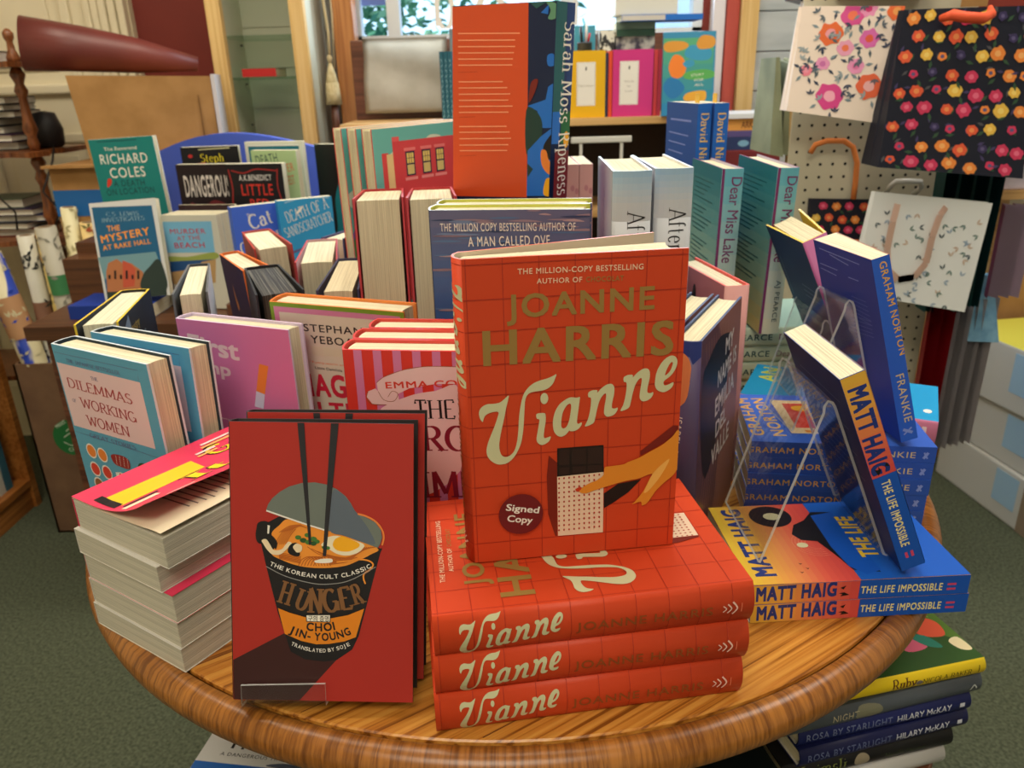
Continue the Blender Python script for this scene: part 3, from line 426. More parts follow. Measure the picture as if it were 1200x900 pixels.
ART_H_F=[('p','maroon',[(-0.4,31.4),(40.0,53.5),(64.9,37.8),(94.9,51.6),(92.7,47.2),(51.0,-0.1),(0.4,-0.7)]),('p','ink',[(22.9,123.2),(27.5,139.7),(36.9,144.8),(41.7,143.4),(115.4,120.8),(115.0,122.3),(114.0,117.8),(97.3,52.2),(92.3,41.5),(80.5,33.1),(70.5,31.4),(55.7,33.1),(44.8,39.0),(40.0,54.2),(35.2,69.3),(26.7,105.3)]),('p','noodle',[(30.9,131.3),(36.8,137.8),(43.7,142.9),(58.3,138.7),(80.8,132.2),(111.5,121.8),(106.2,116.2),(97.4,111.6),(87.5,107.4),(74.8,105.5),(61.1,105.4),(49.3,107.2),(37.5,111.5),(30.7,115.8),(34.7,123.4)],1),('l','noodle2',[(36.8,132.4),(44.6,137.5),(53.4,138.6)],0.6,1),('l','noodle2',[(58.2,121.8),(67.0,116.0),(80.7,112.3)],0.6,1),('l','noodle2',[(74.8,112.1),(90.5,114.4),(103.2,120.6),(110.1,122.2)],0.6,1),('l','noodle2',[(36.6,116.4),(44.4,115.6),(53.3,113.8)],0.6,1),('l','noodle2',[(33.7,123.4),(37.7,130.4),(41.7,135.4)],0.6,1),('l','noodle2',[(51.3,106.7),(54.2,111.8),(61.1,113.9),(65.0,107.0)],0.6,1),('l','noodle2',[(38.3,132.7),(46.2,137.5),(54.4,138.2)],0.6,1),('l','noodle2',[(61.3,120.3),(71.7,115.4),(83.8,112.6)],0.6,1),('l','noodle2',[(74.8,111.3),(90.5,113.8),(101.7,120.0),(108.5,122.2)],0.6,1),('l','noodle2',[(36.6,115.7),(44.4,114.6),(53.3,112.8)],0.6,1),('l','noodle2',[(35.3,123.4),(39.3,130.4),(43.2,135.5)],0.6,1),('l','noodle2',[(53.6,106.8),(56.6,111.8),(63.6,113.9),(67.2,107.0)],0.6,1),('l','noodle2',[(39.9,133.1),(47.8,137.5),(55.3,137.7)],0.6,1),('l','noodle2',[(64.5,118.7),(76.4,114.9),(87.0,113.0)],0.6,1),('l','noodle2',[(74.8,110.5),(90.5,113.1),(100.1,119.3),(106.9,122.2)],0.6,1),('l','noodle2',[(36.6,114.9),(44.4,113.7),(53.2,111.8)],0.6,1),('l','noodle2',[(36.9,123.4),(40.8,130.5),(44.8,135.5)],0.6,1),('l','noodle2',[(56.0,106.8),(58.9,111.9),(66.1,114.0),(69.4,107.1)],0.6,1),('l','noodle2',[(41.5,133.4),(49.3,137.6),(56.2,137.2)],0.6,1),('l','noodle2',[(67.6,117.2),(81.1,114.3),(90.1,113.4)],0.6,1),('l','noodle2',[(74.8,109.7),(90.5,112.5),(98.5,118.6),(105.4,122.2)],0.6,1),('l','noodle2',[(36.6,114.1),(44.4,112.7),(53.2,110.9)],0.6,1),('l','noodle2',[(38.4,123.5),(42.4,130.5),(46.4,135.5)],0.6,1),('l','noodle2',[(58.3,106.9),(61.3,111.9),(68.6,114.0),(71.6,107.1)],0.6,1),('l','noodle2',[(43.0,133.8),(50.9,137.6),(57.2,136.8)],0.6,1),('l','noodle2',[(70.7,115.7),(85.8,113.8),(93.2,113.8)],0.6,1),('l','noodle2',[(74.8,109.0),(90.5,111.9),(97.0,118.0),(103.8,122.1)],0.6,1),('l','noodle2',[(36.6,113.3),(44.4,111.8),(53.2,109.9)],0.6,1),('l','noodle2',[(40.0,123.5),(44.0,130.5),(47.9,135.6)],0.6,1),('l','noodle2',[(60.7,106.9),(63.6,111.9),(71.1,114.1),(73.8,107.1)],0.6,1),('l','noodle2',[(44.6,134.1),(52.4,137.6),(58.1,136.3)],0.6,1),('l','noodle2',[(73.8,114.1),(90.5,113.2),(96.4,114.1)],0.6,1),('l','noodle2',[(74.8,108.2),(90.5,111.2),(95.4,117.3),(102.3,122.1)],0.6,1),('l','noodle2',[(36.6,112.5),(44.4,110.8),(53.2,109.0)],0.6,1),('l','noodle2',[(41.6,123.5),(45.5,130.5),(49.5,135.6)],0.6,1),('l','noodle2',[(63.0,106.9),(66.0,112.0),(73.7,114.1),(76.0,107.2)],0.6,1),('p','eggw',[(72.9,129.0),(80.8,130.7),(90.5,128.4),(101.3,124.6),(100.3,120.6),(95.4,117.0),(87.6,115.4),(80.7,116.7),(74.9,120.1),(69.0,123.0),(71.0,126.0)],1),('p','yolk',[(77.8,124.2),(79.8,128.2),(84.7,130.2),(90.5,128.4),(97.4,125.5),(97.9,122.5),(92.5,119.4),(87.6,118.4),(81.7,119.2),(78.8,121.2)],1),('p','lid',[(27.1,149.6),(28.6,154.0),(32.1,159.0),(38.0,164.1),(44.9,168.1),(54.6,171.0),(64.4,171.6),(73.1,170.1),(80.9,166.7),(87.7,161.4),(91.6,156.1),(94.5,150.7),(97.4,147.3),(103.2,145.4),(110.1,141.6),(114.5,135.7),(115.4,129.8),(114.0,124.8),(112.0,121.8),(100.3,126.0),(80.8,132.7),(58.3,139.2),(39.8,144.8)]),('p','lid2',[(74.9,136.0),(77.5,163.7),(82.8,164.8),(89.6,158.0),(95.4,149.2),(100.3,143.4),(106.2,134.6),(110.1,124.7),(100.3,126.5),(86.6,130.8)],1),('l','white',[(27.3,149.3),(41.7,144.4),(58.3,138.9),(71.5,135.0)],1.2,0),('l','orange_rim',[(96.9,147.8),(103.2,146.2),(110.5,142.1),(115.4,135.7),(116.7,129.8),(115.4,123.8)],1.4,1),('c','green',(51.4,128.9),2.4,1.7),('c','green2',(55.3,126.7),2.7,1.9),('c','green',(59.2,125.3),2.6,1.8),('c','green',(63.1,127.9),2.6,1.8),('c','green',(65.6,125.9),2.3,1.6),('c','green2',(63.1,124.4),2.4,1.7),('c','green',(58.3,130.8),2.1,1.6),('c','green',(73.9,121.1),1.9,1.4),('c','green',(70.9,121.5),1.6,1.1),('p','hairblk',[(19.6,135.1),(20.7,139.5),(25.1,141.3),(29.0,140.2),(29.9,137.2),(29.7,132.3),(33.3,128.3),(35.5,124.4),(34.2,119.4),(32.3,122.4),(29.8,125.3),(26.9,127.2),(23.0,123.7),(20.0,125.1),(18.9,130.1)],1),('p','paper',[(28.2,138.2),(30.0,137.7),(29.1,131.4),(27.9,131.6)]),('p','skinw',[(23.5,126.2),(26.9,127.2),(29.8,123.3),(32.7,118.9),(38.6,119.5),(41.6,123.0),(44.0,125.5),(46.5,124.1),(42.5,119.5),(37.6,115.5),(31.7,115.4),(27.8,118.8),(24.9,123.2)],1),('p','hairblk',[(44.0,121.1),(46.5,124.1),(50.4,124.5),(49.4,119.7),(52.8,116.7),(51.3,114.2),(46.4,115.1),(43.5,117.6)],1),('p','skinw',[(47.4,121.6),(50.4,124.2),(54.3,122.2),(53.8,118.3),(50.8,117.2),(48.9,118.7)],1),('p','paper',[(64.0,111.0),(69.9,112.6),(76.8,112.7),(77.3,110.2),(71.9,109.3),(65.0,109.5)],1),('l','noodle',[(80.7,110.3),(90.5,111.4),(98.3,112.6),(105.2,111.7),(108.6,108.8),(106.2,104.7),(101.8,101.6),(101.3,97.6),(102.7,93.6)],1.2,1),('p','stick',[(51.4,217.6),(56.6,217.7),(61.5,123.4),(59.6,123.3)]),('p','stick',[(76.9,218.0),(82.8,218.1),(72.6,114.9),(70.1,114.9)]),('p','orangebowl',[(35.5,73.5),(44.1,70.1),(55.9,66.8),(66.8,65.7),(76.6,66.2),(89.4,68.9),(101.7,74.2),(95.3,51.6),(86.4,48.1),(74.6,45.9),(64.7,45.4),(52.8,48.0),(40.5,53.3)]),('t','white','T',29.3,107.0,3.1,3.2,-22.9,'s',0.3),('t','white','H',32.9,105.5,3.1,3.2,-21.4,'s',0.3),('t','white','E',36.5,104.1,3.1,3.2,-19.8,'s',0.3),('t','white','K',41.8,102.2,3.1,3.2,-17.2,'s',0.3),('t','white','O',45.6,101.1,3.6,3.2,-15.2,'s',0.3),('t','white','R',49.8,99.9,3.1,3.2,-13.0,'s',0.3),('t','white','E',53.6,99.1,3.1,3.2,-10.8,'s',0.3),('t','white','A',57.4,98.4,3.1,3.2,-8.5,'s',0.3),('t','white','N',61.3,97.8,3.6,3.2,-5.9,'s',0.3),('t','white','C',67.4,97.3,3.1,3.2,-1.9,'s',0.3),('t','white','U',71.3,97.2,3.1,3.2,0.9,'s',0.3),('t','white','L',75.2,97.2,3.1,3.2,3.9,'s',0.3),('t','white','T',79.0,97.5,3.1,3.2,6.9,'s',0.3),('t','white','C',84.6,98.3,3.1,3.2,11.4,'s',0.3),('t','white','L',88.4,99.1,3.1,3.2,14.6,'s',0.3),('t','white','A',92.1,100.1,3.1,3.2,17.8,'s',0.3),('t','white','S',95.8,101.3,3.1,3.2,20.9,'s',0.3),('t','white','S',99.4,102.7,3.1,3.2,24.1,'s',0.3),('t','white','I',102.8,104.2,1.4,3.2,26.3,'s',0.3),('t','white','C',104.5,105.1,3.1,3.2,28.5,'s',0.3),('l','grey',[(26.7,106.1),(41.4,98.7),(61.0,93.6),(74.7,93.0),(90.5,96.1),(110.6,107.0)],0.6,1),('t','bronze','H',34.3,78.5,11.0,17.8,-17.3,'serif',1.5),('t','bronze','U',46.6,75.2,11.9,15.7,-21.7,'serif',1.5),('t','bronze','N',57.9,70.4,12.8,19.1,-1.5,'serif',1.5),('t','bronze','G',70.7,70.6,13.0,17.4,8.5,'serif',1.5),('t','bronze','E',84.0,72.9,10.2,17.0,10.2,'serif',1.5),('t','bronze','R',93.9,76.6,10.4,15.5,17.1,'serif',1.5),('t','ink','C',57.0,56.6,5.5,6.3,-6.3,'s',0.5),('t','ink','H',63.9,55.9,5.5,6.3,0.3,'s',0.5),('t','ink','O',70.9,56.0,6.4,6.3,7.5,'s',0.5),('t','ink','I',78.3,57.1,2.5,6.3,12.8,'s',0.5),('t','ink','J',43.5,54.6,4.6,6,-23.4,'s',0.5),('t','ink','I',48.5,52.4,2.1,6,-20.0,'s',0.5),('t','ink','N',51.3,51.4,5.3,6,-16.0,'s',0.5),('t','ink','-',57.7,49.7,4.6,6,-9.9,'s',0.5),('t','ink','Y',63.3,48.8,4.6,6,-3.7,'s',0.5),('t','ink','O',69.2,48.4,5.3,6,3.5,'s',0.5),('t','ink','U',75.7,48.9,4.6,6,10.8,'s',0.5),('t','ink','N',81.5,50.1,5.3,6,17.9,'s',0.5),('t','ink','G',87.7,52.2,4.6,6,24.6,'s',0.5),('t','white','T',45.2,44.6,2.2,2.9,-24.4,'s',0.2),('t','white','R',47.8,43.5,2.2,2.9,-21.9,'s',0.2),('t','white','A',50.4,42.4,2.2,2.9,-19.1,'s',0.2),('t','white','N',53.1,41.5,2.6,2.9,-16.0,'s',0.2),('t','white','S',56.1,40.7,2.2,2.9,-12.7,'s',0.2),('t','white','L',58.8,40.1,2.2,2.9,-9.5,'s',0.2),('t','white','A',61.6,39.6,2.2,2.9,-6.2,'s',0.2),('t','white','T',64.4,39.3,2.2,2.9,-2.8,'s',0.2),('t','white','E',67.2,39.2,2.2,2.9,0.6,'s',0.2),('t','white','D',70.0,39.2,2.2,2.9,4.1,'s',0.2),('t','white','B',74.0,39.6,2.2,2.9,9.1,'s',0.2),('t','white','Y',76.8,40.1,2.2,2.9,12.5,'s',0.2),('t','white','S',80.8,41.0,2.2,2.9,17.1,'s',0.2),('t','white','O',83.5,41.9,2.6,2.9,20.4,'s',0.2),('t','white','J',86.4,43.0,2.2,2.9,23.5,'s',0.2),('t','white','E',89.0,44.1,2.2,2.9,26.3,'s',0.2),('p','ink',[(56.9,68.8),(76.1,69.2),(75.8,63.1),(57.2,63.3)]),('p','paper',[(57.5,68.3),(75.5,68.7),(75.2,63.6),(57.8,63.8)]),('t','ink','구의 증명',58.7,64.1,15.9,3.4,0.0,'s',0.2)]
ART_HG_F=[('p','black',[(115.9,97.6),(101.2,110.5),(93.5,123.8),(77.2,131.6),(66.6,126.4),(63.5,112.1),(45.5,106.6),(33.9,103.1),(20.8,100.4),(15.4,98.8),(10.2,76.3),(114.3,77.1)]),('p','hblue',[(109.3,100.3),(53.0,103.4),(20.8,100.4),(7.7,89.9),(13.6,74.6),(114.3,77.1)]),('c','ink',(111.1,140.9),19.9,20.9),('c','ivory',(111.0,139.3),6.7,8.6),('c','ivory',(58.0,128.7),4.3,5.3),('t','navy','MATT HAIG',11.9,170.6,115.6,18.3,-0.7,'cond',.8),('t','hyel','THE LIFE',33.0,66.1,71.2,16.3,-3.6,'cond',.8),('t','hyel','IMPOSSIBLE',31.0,40.4,80.4,15.3,0.1,'cond',.8),('p','ink',[(30.1,144.0),(28.5,142.5),(29.1,140.3),(27.1,142.8)]),('p','ink',[(22.5,140.1),(21.0,138.6),(21.5,136.5),(19.6,139.0)]),('p','ink',[(16.8,147.5),(15.3,146.1),(15.9,144.0),(13.9,146.4)])]
ART_HG_S=[('t','navy','MATT HAIG',3.0,192.0,72.2,14.5,-88.3,'cond',.8),('t','hyelw','THE LIFE IMPOSSIBLE',5.8,98.1,73.9,7.5,-90.5,'cond',.4)]
ART_GN_F=[('t','gold','GRAHAM',15.6,169.6,104.6,13.8,2.5,'s',0.3),('t','gold','NORTON',16.1,147.3,105.8,13.8,5.0,'s',0.3),('t','paper','THE SUNDAY TIMES BESTSELLER',13.5,187.8,74.9,2.6,5.8,'s',0),('p','cream',[(116.8,149.0),(117.0,107.4),(23.9,112.0),(23.4,140.9)]),('p','gnred',[(107.4,136.7),(107.6,110.9),(38.4,112.6),(38.0,132.9)]),('c','sun',(92.9,119.4),8.2,9.2),('p','skin',[(32.7,125.7),(32.9,113.0),(25.7,114.6),(26.5,124.7)])]
ART_GN_S=[('t','gold','GRAHAM NORTON',3.9,190.3,97.3,7.2,-89.2,'s',0.1)]
ART_DIL_F=[('p','pinkpale',[(1.7,202.1),(129.4,201.2),(129.8,130.7),(2.3,131.0)]),('l','dilline',[(1.6,213.2),(129.7,213.4),(128.0,202.7)],0.4,0),('l','dilline',[(2.4,124.0),(130.2,121.4)],0.4,0),('t','dilred','DILEMMAS',11.9,176.5,99.0,10.5,-1.0,'slab',.45),('t','dilred','WORKING',23.7,156.6,87.0,10.9,-0.9,'slab',.45),('t','dilred','WOMEN',27.3,137.0,67.5,11.2,-0.5,'slab',.45),('t','dilline','THE JAPANESE BESTSELLER',19.1,204.8,82.9,3.8,-0.4,'slab',.2),('t','dilline','THE',53.2,191.0,10.7,3.8,2.1,'slab',.45),('t','dilline','OF',11.9,160.2,6.1,3.6,-1.9,'slab',.45),('t','dilline','GREAT STORIES',26.0,122.5,72.9,4.5,0.4,'slab',.45),('c','white',(21.7,105.1),8.3,8.6),('c','orange1',(21.7,105.1),6.8,7.0),('c','white',(39.6,104.2),8.1,8.5),('c','orange1',(39.6,104.2),6.6,7.0),('c','white',(20.7,83.4),8.3,8.8),('c','gnred',(20.7,83.4),6.8,7.2),('c','white',(40.1,83.6),8.2,8.7),('c','gnred',(40.1,83.6),6.7,7.1),('c','white',(20.6,64.6),8.4,8.9),('c','brown1',(20.6,64.6),6.9,7.3),('c','white',(39.5,64.6),8.3,8.9),('c','gnred',(39.5,64.6),6.8,7.2),('p','gnred2',[(54.9,108.0),(71.5,110.9),(81.4,108.7),(83.0,103.0),(79.8,97.0),(66.6,96.5),(56.4,98.6)],1),('l','white',[(62.4,108.8),(61.0,97.9)],0.4,0),('l','white',[(68.5,109.1),(67.0,97.9)],0.4,0),('l','white',[(74.6,109.5),(73.0,97.9)],0.4,0),('l','white',[(80.6,109.8),(78.9,97.8)],0.4,0),('p','white',[(55.0,87.6),(64.2,89.7),(74.3,87.7),(72.0,77.3),(54.9,76.7)]),('p','gnred',[(61.3,88.1),(65.8,87.5),(64.2,78.9),(58.2,79.3)]),('p','green2',[(96.9,106.2),(103.7,109.5),(108.7,107.2),(105.1,99.5),(95.7,99.0)],1)]
ART_FIRST_F=[('t','pinkpale','First',11.4,186.5,69.5,20.5,-3.1,'s',0.5),('t','pinkpale','Jump',1.6,165.3,63.6,14.6,-2.8,'s',0.5),('p','orange1',[(106.4,181.5),(118.3,179.9),(107.9,146.3),(96.8,149.0)]),('p','lilacw',[(96.8,149.0),(107.9,146.3),(103.1,128.7),(91.3,130.2)]),('l','pinkpale',[(34.0,110.0),(62.0,108.0)],1.2)]
ART_YEB_F=[('t','ink','STEPHANIE',38.6,208.3,85.7,8.3,0.9,'s',0.2),('t','ink','YEBOAH',45.7,195.1,63.1,8.8,0.5,'s',0.2),('t','orange2','“Funny,warm and wise',40.9,171.3,59.1,2.7,-0.3,'s',0.0),('t','ink','Lizzie Damilola',46.4,164.7,33.7,3.1,-0.9,'s',0.2),('t','crimson','MAGIC',22.3,130.4,90.6,26.3,3.4,'s',0.6),('t','crimson','FILTER',19.4,103.1,94.9,19.6,3.4,'s',0.6),('p','ivory2',[(44.2,191.4),(81.7,191.0),(80.6,182.0),(46.9,180.6)])]
ART_EMMA_F=[('p','pinkpale',[(20.0,202.0),(26.7,204.9),(29.0,202.3),(28.4,210.4),(35.2,215.9),(53.5,223.0),(73.9,226.6),(103.9,226.8),(103.3,210.9),(80.6,210.3),(57.5,205.7),(46.9,200.0),(47.7,193.2),(43.6,189.5),(22.9,189.8),(18.2,196.5)]),('l','brown1',[(29.0,202.3),(33.6,194.2),(42.5,193.1),(46.9,200.0),(41.9,202.6),(37.6,197.0)],0.5,1),('l','brown1',[(28.4,210.4),(35.2,215.9),(53.5,223.0),(73.9,226.6),(103.9,226.8)],0.5,1),('l','brown1',[(20.0,202.0),(18.2,196.5),(22.9,189.8),(43.6,189.5)],0.5,1),('t','gnred','EMMA COWELL',36.4,205.2,102.0,6.1,2.9,'s',0.3),('p','pinkpale',[(27.3,180.2),(54.4,197.5),(80.3,203.6),(103.1,204.7),(100.1,125.6),(47.7,93.7),(42.8,140.9)],1),('t','ink','THE',61.3,176.5,36.9,17.9,1.7,'serif',0.4),('t','wine','ROMANCE',65.5,144.6,158.1,24.1,2.0,'serif',0.8),('t','wine','IMMUNITY',62.7,95.8,162.2,26.8,3.0,'serif',0.8)]
ART_BACK_F=[('t','white','THE MILLION COPY BESTSELLING AUTHOR OF',10.2,219.5,133.1,7.7,0.1,'s',0.1),('t','white','A MAN CALLED OVE',37.5,204.3,80.9,9.5,1.1,'s',0.1)]
ART_RIP_B=[('p','orangebk',[(-1.6,239.0),(124.1,240.6),(130.0,33.4),(-3.0,19.0)]),('l','orangetxt',[(10.0,210.3),(112.4,209.6)],1.2,0),('l','orangetxt',[(10.1,202.9),(105.0,202.7)],1.2,0),('l','orangetxt',[(10.3,195.9),(105.4,196.1)],1.2,0),('l','orangetxt',[(10.4,189.0),(103.6,189.7)],1.2,0),('l','orangetxt',[(10.5,182.2),(102.5,183.3)],1.2,0),('l','orangetxt',[(10.6,175.4),(101.8,177.0)],1.2,0),('l','orangetxt',[(11.0,156.7),(87.0,159.0)],1.2,0),('l','orangetxt',[(11.1,149.8),(94.3,152.7)],1.2,0),('l','orangetxt',[(11.3,142.6),(99.3,146.2)],1.2,0),('l','orangetxt',[(11.4,135.6),(96.3,139.4)],1.2,0),('l','orangetxt',[(11.5,128.6),(103.6,133.2)],1.2,0),('l','orangetxt',[(11.6,121.7),(97.1,126.4)],1.2,0),('l','orangetxt',[(12.0,105.1),(94.6,110.6)],1.2,0),('l','orangetxt',[(12.1,98.4),(99.7,104.6)],1.2,0),('l','orangetxt',[(12.2,90.8),(102.4,97.7)],1.2,0),('l','orangetxt',[(12.4,83.2),(98.2,90.2)],1.2,0),('l','orangetxt',[(12.5,76.5),(96.3,83.7)],1.2,0),('t','rusttxt','——',11.0,166.3,33.8,3.2,2.0,'s',0.0),('t','rusttxt','——',12.3,114.8,28.7,3.3,4.4,'s',0.0),('t','rusttxt','——',13.4,68.8,31.0,3.4,6.7,'s',0.0),('p','teal2',[(124.5,240.5),(136.6,233.5),(152.5,239.9)]),('p','teal3',[(150.4,239.7),(162.6,238.2),(171.1,232.5),(164.0,223.2),(153.9,223.4),(157.2,231.6)],1),('p','azure',[(154.7,237.1),(143.1,229.2),(153.5,227.5)]),('p','azure',[(154.9,187.1),(164.0,188.5),(166.0,178.0),(156.2,177.1)],1),('p','azure',[(166.6,160.2),(165.0,142.7),(169.9,134.2),(175.9,113.9),(148.5,112.1),(142.7,129.9),(127.1,134.4),(154.6,142.3),(157.6,155.6)]),('p','dkgreen',[(125.3,129.0),(138.3,131.2),(150.0,119.8),(150.3,103.1),(141.6,88.6),(127.5,82.8)],1),('p','azure',[(129.6,86.1),(149.2,103.0),(165.5,113.2),(171.8,40.1),(129.9,35.0)]),('p','black',[(171.0,110.6),(179.3,99.2),(172.2,85.0),(168.5,78.6),(157.4,82.2),(154.3,94.3)],1),('p','orange1',[(150.5,87.8),(158.0,88.4),(162.0,79.5),(169.0,72.5),(167.7,63.1),(158.8,65.3),(151.6,74.0)],1),('p','yolk',[(159.5,57.5),(170.4,57.1),(171.7,41.6),(156.6,39.8)],1),('p','dkgreen',[(129.5,71.9),(138.9,66.5),(130.6,56.1)]),('p','rust',[(131.8,159.2),(142.3,162.4),(137.0,147.5),(129.0,138.2)],1)]
ART_RIP_S=[('t','white','Sarah Moss',13.0,221.6,103.9,18.9,-91.1,'serif',0.25),('t','white','Ripeness',10.8,107.9,69.4,19.8,-88.7,'serif',0.25)]
ART_GNST_S=[('t','gold','GRAHAM NORTON',6.7,192.9,98.6,6.8,-86.6,'s',0.15),('t','gold2','FRANKIE',5.3,74.8,53.7,8.0,-88.2,'s',0.05)]
ART_GNST_B=[('l','bluetxt',[(12.7,190.1),(103.0,188.4)],0.9,0),('l','bluetxt',[(36.6,187.1),(77.9,182.8)],0.9,0),('l','bluetxt',[(7.2,171.9),(49.3,172.0)],0.9,0),('l','bluetxt',[(6.9,166.4),(44.8,165.0)],0.9,0),('l','bluetxt',[(73.0,169.1),(95.0,169.5)],0.9,0),('l','bluetxt2',[(72.6,148.3),(104.4,149.1)],0.6,0),('l','bluetxt2',[(71.1,144.2),(105.4,144.3)],0.6,0),('l','bluetxt2',[(69.6,139.9),(106.4,139.5)],0.6,0),('l','bluetxt2',[(68.1,135.7),(107.4,134.7)],0.6,0),('l','bluetxt2',[(66.6,131.4),(108.4,129.9)],0.6,0),('l','bluetxt2',[(65.1,127.2),(109.4,125.1)],0.6,0),('l','bluetxt2',[(64.4,125.2),(109.2,129.3)],0.6,0),('l','bluetxt2',[(62.8,120.5),(109.1,125.0)],0.6,0),('l','bluetxt2',[(61.1,115.7),(109.0,120.7)],0.6,0),('l','bluetxt2',[(59.4,110.9),(108.9,116.4)],0.6,0),('l','bluetxt2',[(57.7,106.1),(108.8,112.1)],0.6,0)]
ART_HAIGST_S=[('t','navy','MATT HAIG',3.7,186.6,84.4,14.8,-91.2,'cond',.85),('t','hyelw','THE LIFE IMPOSSIBLE',6.3,94.3,69.7,7.3,-90.2,'cond',.4)]
ART_ISA_S=[('t','white','ISABEL ALLENDE',6.3,158.6,76.3,6.1,-94.8,'s',0.1),('p','blueisa',[(-6.3,235.3),(27.4,234.4),(26.7,219.5),(19.9,211.7),(17.0,218.9),(5.8,223.7),(-6.0,222.3)]),('p','peach',[(-6.0,222.3),(5.8,223.7),(13.8,220.6),(17.9,212.9),(18.3,201.8),(13.9,174.3),(-4.8,167.0)],1)]
ART_ISA_F=[('p','ink',[(105.7,209.3),(69.2,216.8),(42.7,212.8),(28.1,206.6),(7.3,194.6),(8.2,136.2),(32.6,77.5),(82.2,118.2),(104.6,157.0),(111.8,195.1)],1)]
ART_DEAR_S=[('t','plum','Dear Miss Lake',12.6,218.2,114.2,15.0,-92.4,'s',0.1)]
ART_AFTER_S=[('t','ink','After',15.8,201.1,46.3,18.8,-89.0,'serif',0.0)]
ART_COLES_F=[('t','paper','The Reverend',31.1,202.8,75.6,7.7,-0.2,'s',0.0),('t','paper','RICHARD',17.3,174.7,108.6,21.1,-1.1,'s',0.1),('t','paper','COLES',32.5,143.0,81.4,22.0,-0.4,'s',0.1),('t','dkteal','A DEATH',35.0,123.7,72.4,13.6,-1.2,'s',0.1),('t','dkteal','ON LOCATION',14.4,104.8,111.7,13.7,0.1,'s',0.1),('p','gnred',[(23.5,140.4),(32.1,141.5),(30.0,130.4),(19.1,123.1)],1)]
ART_LEWIS_F=[('p','lewblue',[(4.9,196.6),(130.3,190.2),(132.6,9.9),(5.4,15.2)]),('p','lewlight',[(-0.0,92.4),(122.8,93.7),(132.0,50.0),(5.4,46.0)]),('p','brick',[(12.2,60.8),(19.4,78.5),(38.9,85.9),(49.6,75.8),(67.8,74.1),(89.5,53.8),(86.9,14.0),(7.4,18.1)]),('p','brick2',[(50.5,81.8),(64.8,74.4),(75.2,61.2),(66.9,25.1),(42.1,24.2)]),('p','dkgreen2',[(81.2,17.6),(88.6,47.7),(106.4,64.6),(123.7,78.3),(133.7,62.1),(133.4,11.3)],1),('t','lewtxt','C.S. LEWIS',32.2,176.1,68.2,8.1,-3.2,'serif',0),('t','lewtxt','INVESTIGATES',21.3,164.1,89.7,8.4,-1.6,'serif',0),('t','orange3','THE',29.1,144.6,27.5,11.4,0.0,'s',0.3),('t','orange3','MYSTERY',13.5,121.7,104.2,15.2,5.0,'s',0.3),('t','orange3','AT RAKE HALL',14.2,105.8,102.2,10.4,3.5,'s',0.3),('p','dkgreen2',[(5.9,18.3),(133.0,12.9),(132.2,-14.8),(4.9,-9.4)]),('p','black',[(15.8,54.3),(20.4,53.9),(19.0,44.8),(14.5,45.2)]),('p','black',[(29.3,62.3),(33.8,61.9),(31.1,43.7),(26.6,44.1)]),('p','black',[(40.1,52.1),(44.6,51.7),(43.3,42.6),(38.7,43.0)]),('p','black',[(53.5,60.1),(58.0,59.7),(55.4,41.5),(50.9,41.9)]),('p','black',[(64.3,49.9),(68.9,49.5),(67.6,40.4),(63.0,40.8)]),('p','black',[(77.8,57.9),(82.3,57.5),(79.7,39.3),(75.2,39.7)])]
ART_MURDER_F=[('p','murblue',[(3.9,190.6),(121.3,191.2),(117.0,124.8),(-6.0,123.1)]),('t','crimson2','MURDER',17.0,164.7,86.4,10.3,0.4,'s',0.2),('t','crimson2','AT THE',31.1,150.0,57.0,9.2,2.0,'s',0.1),('t','crimson2','BEACH',21.7,133.3,73.8,11.9,1.4,'s',0.2),('p','grassy',[(2.2,115.4),(49.4,114.8),(115.3,125.1),(114.1,110.0),(1.5,103.9)],1),('p','seablue',[(1.5,103.9),(114.1,110.0),(85.3,104.2),(64.7,88.8),(0.0,80.6)]),('p','sand',[(0.0,80.6),(64.7,88.8),(81.0,104.2),(116.2,110.0),(105.6,58.2),(-0.2,53.2)])]
# ================================================================== the room
carpet = noise_mat('green_carpet', (54,62,46), (98,106,84), (1, 1, 1), 150, 6, .95, .6, .3, .7, 420)
redp = noise_mat('red_paint', (112,34,24), (132,42,30), (1, 1, 1), 2, 3, .6)
creamp = noise_mat('cream_paint', (214,202,170), (228,218,188), (1, 1, 1), 2, 3, .5)
plaster = noise_mat('plaster', (216,210,196), (230,226,214), (1, 1, 1), 3, 3, .9)
palewood = wood_mat('pale_wood', (214,176,108), (232,200,138), (224,188,122), 0, .8, .45, 2)
pinepost = wood_mat('orange_pine_post', (176,112,60), (212,150,90), (196,132,74), 0, .8, .4, 2)
darkwood = wood_mat('brown_wood', (84,48,32), (120,74,52), (102,60,42), 0, .7, .4, 0)
shelfwood = wood_mat('beech_shelf', (206,164,104), (228,190,130), (218,178,118), 0, .8, .4, 0)
turned = wood_mat('turned_brown_wood', (96,54,30), (150,92,52), (122,72,40), 0, 1, .3, 2)
kraft = noise_mat('brown_card', (160,118,66), (178,134,80), (2, 2, 2), 6, 4, .85)
kraftd = noise_mat('dull_brown_card', (108,80,58), (124,94,68), (2, 2, 2), 6, 4, .85)
glass = clear_mat('window_glass', (.97, .99, 1), .8, .01)
acryl = clear_mat('clear_acrylic', (.94, .955, .955), 1.0, .03)
def wall(name, parts, m_):
    bm = bmesh.new()
    for lo, hi in parts: box(bm, lo, hi)
    bmesh.ops.recalc_face_normals(bm, faces=bm.faces); return tag(finish(bm, name, m_), kind='structure')
wall('floor', [((-2.6, -2.2, -.1), (2.6, 2.75, 0))], carpet)
wall('ceiling', [((-2.6, -2.2, 2.9), (2.6, 2.75, 3.0))], plaster)
WX0, WX1, WZ0, WZ1 = -.47, .64, 1.333, 2.25
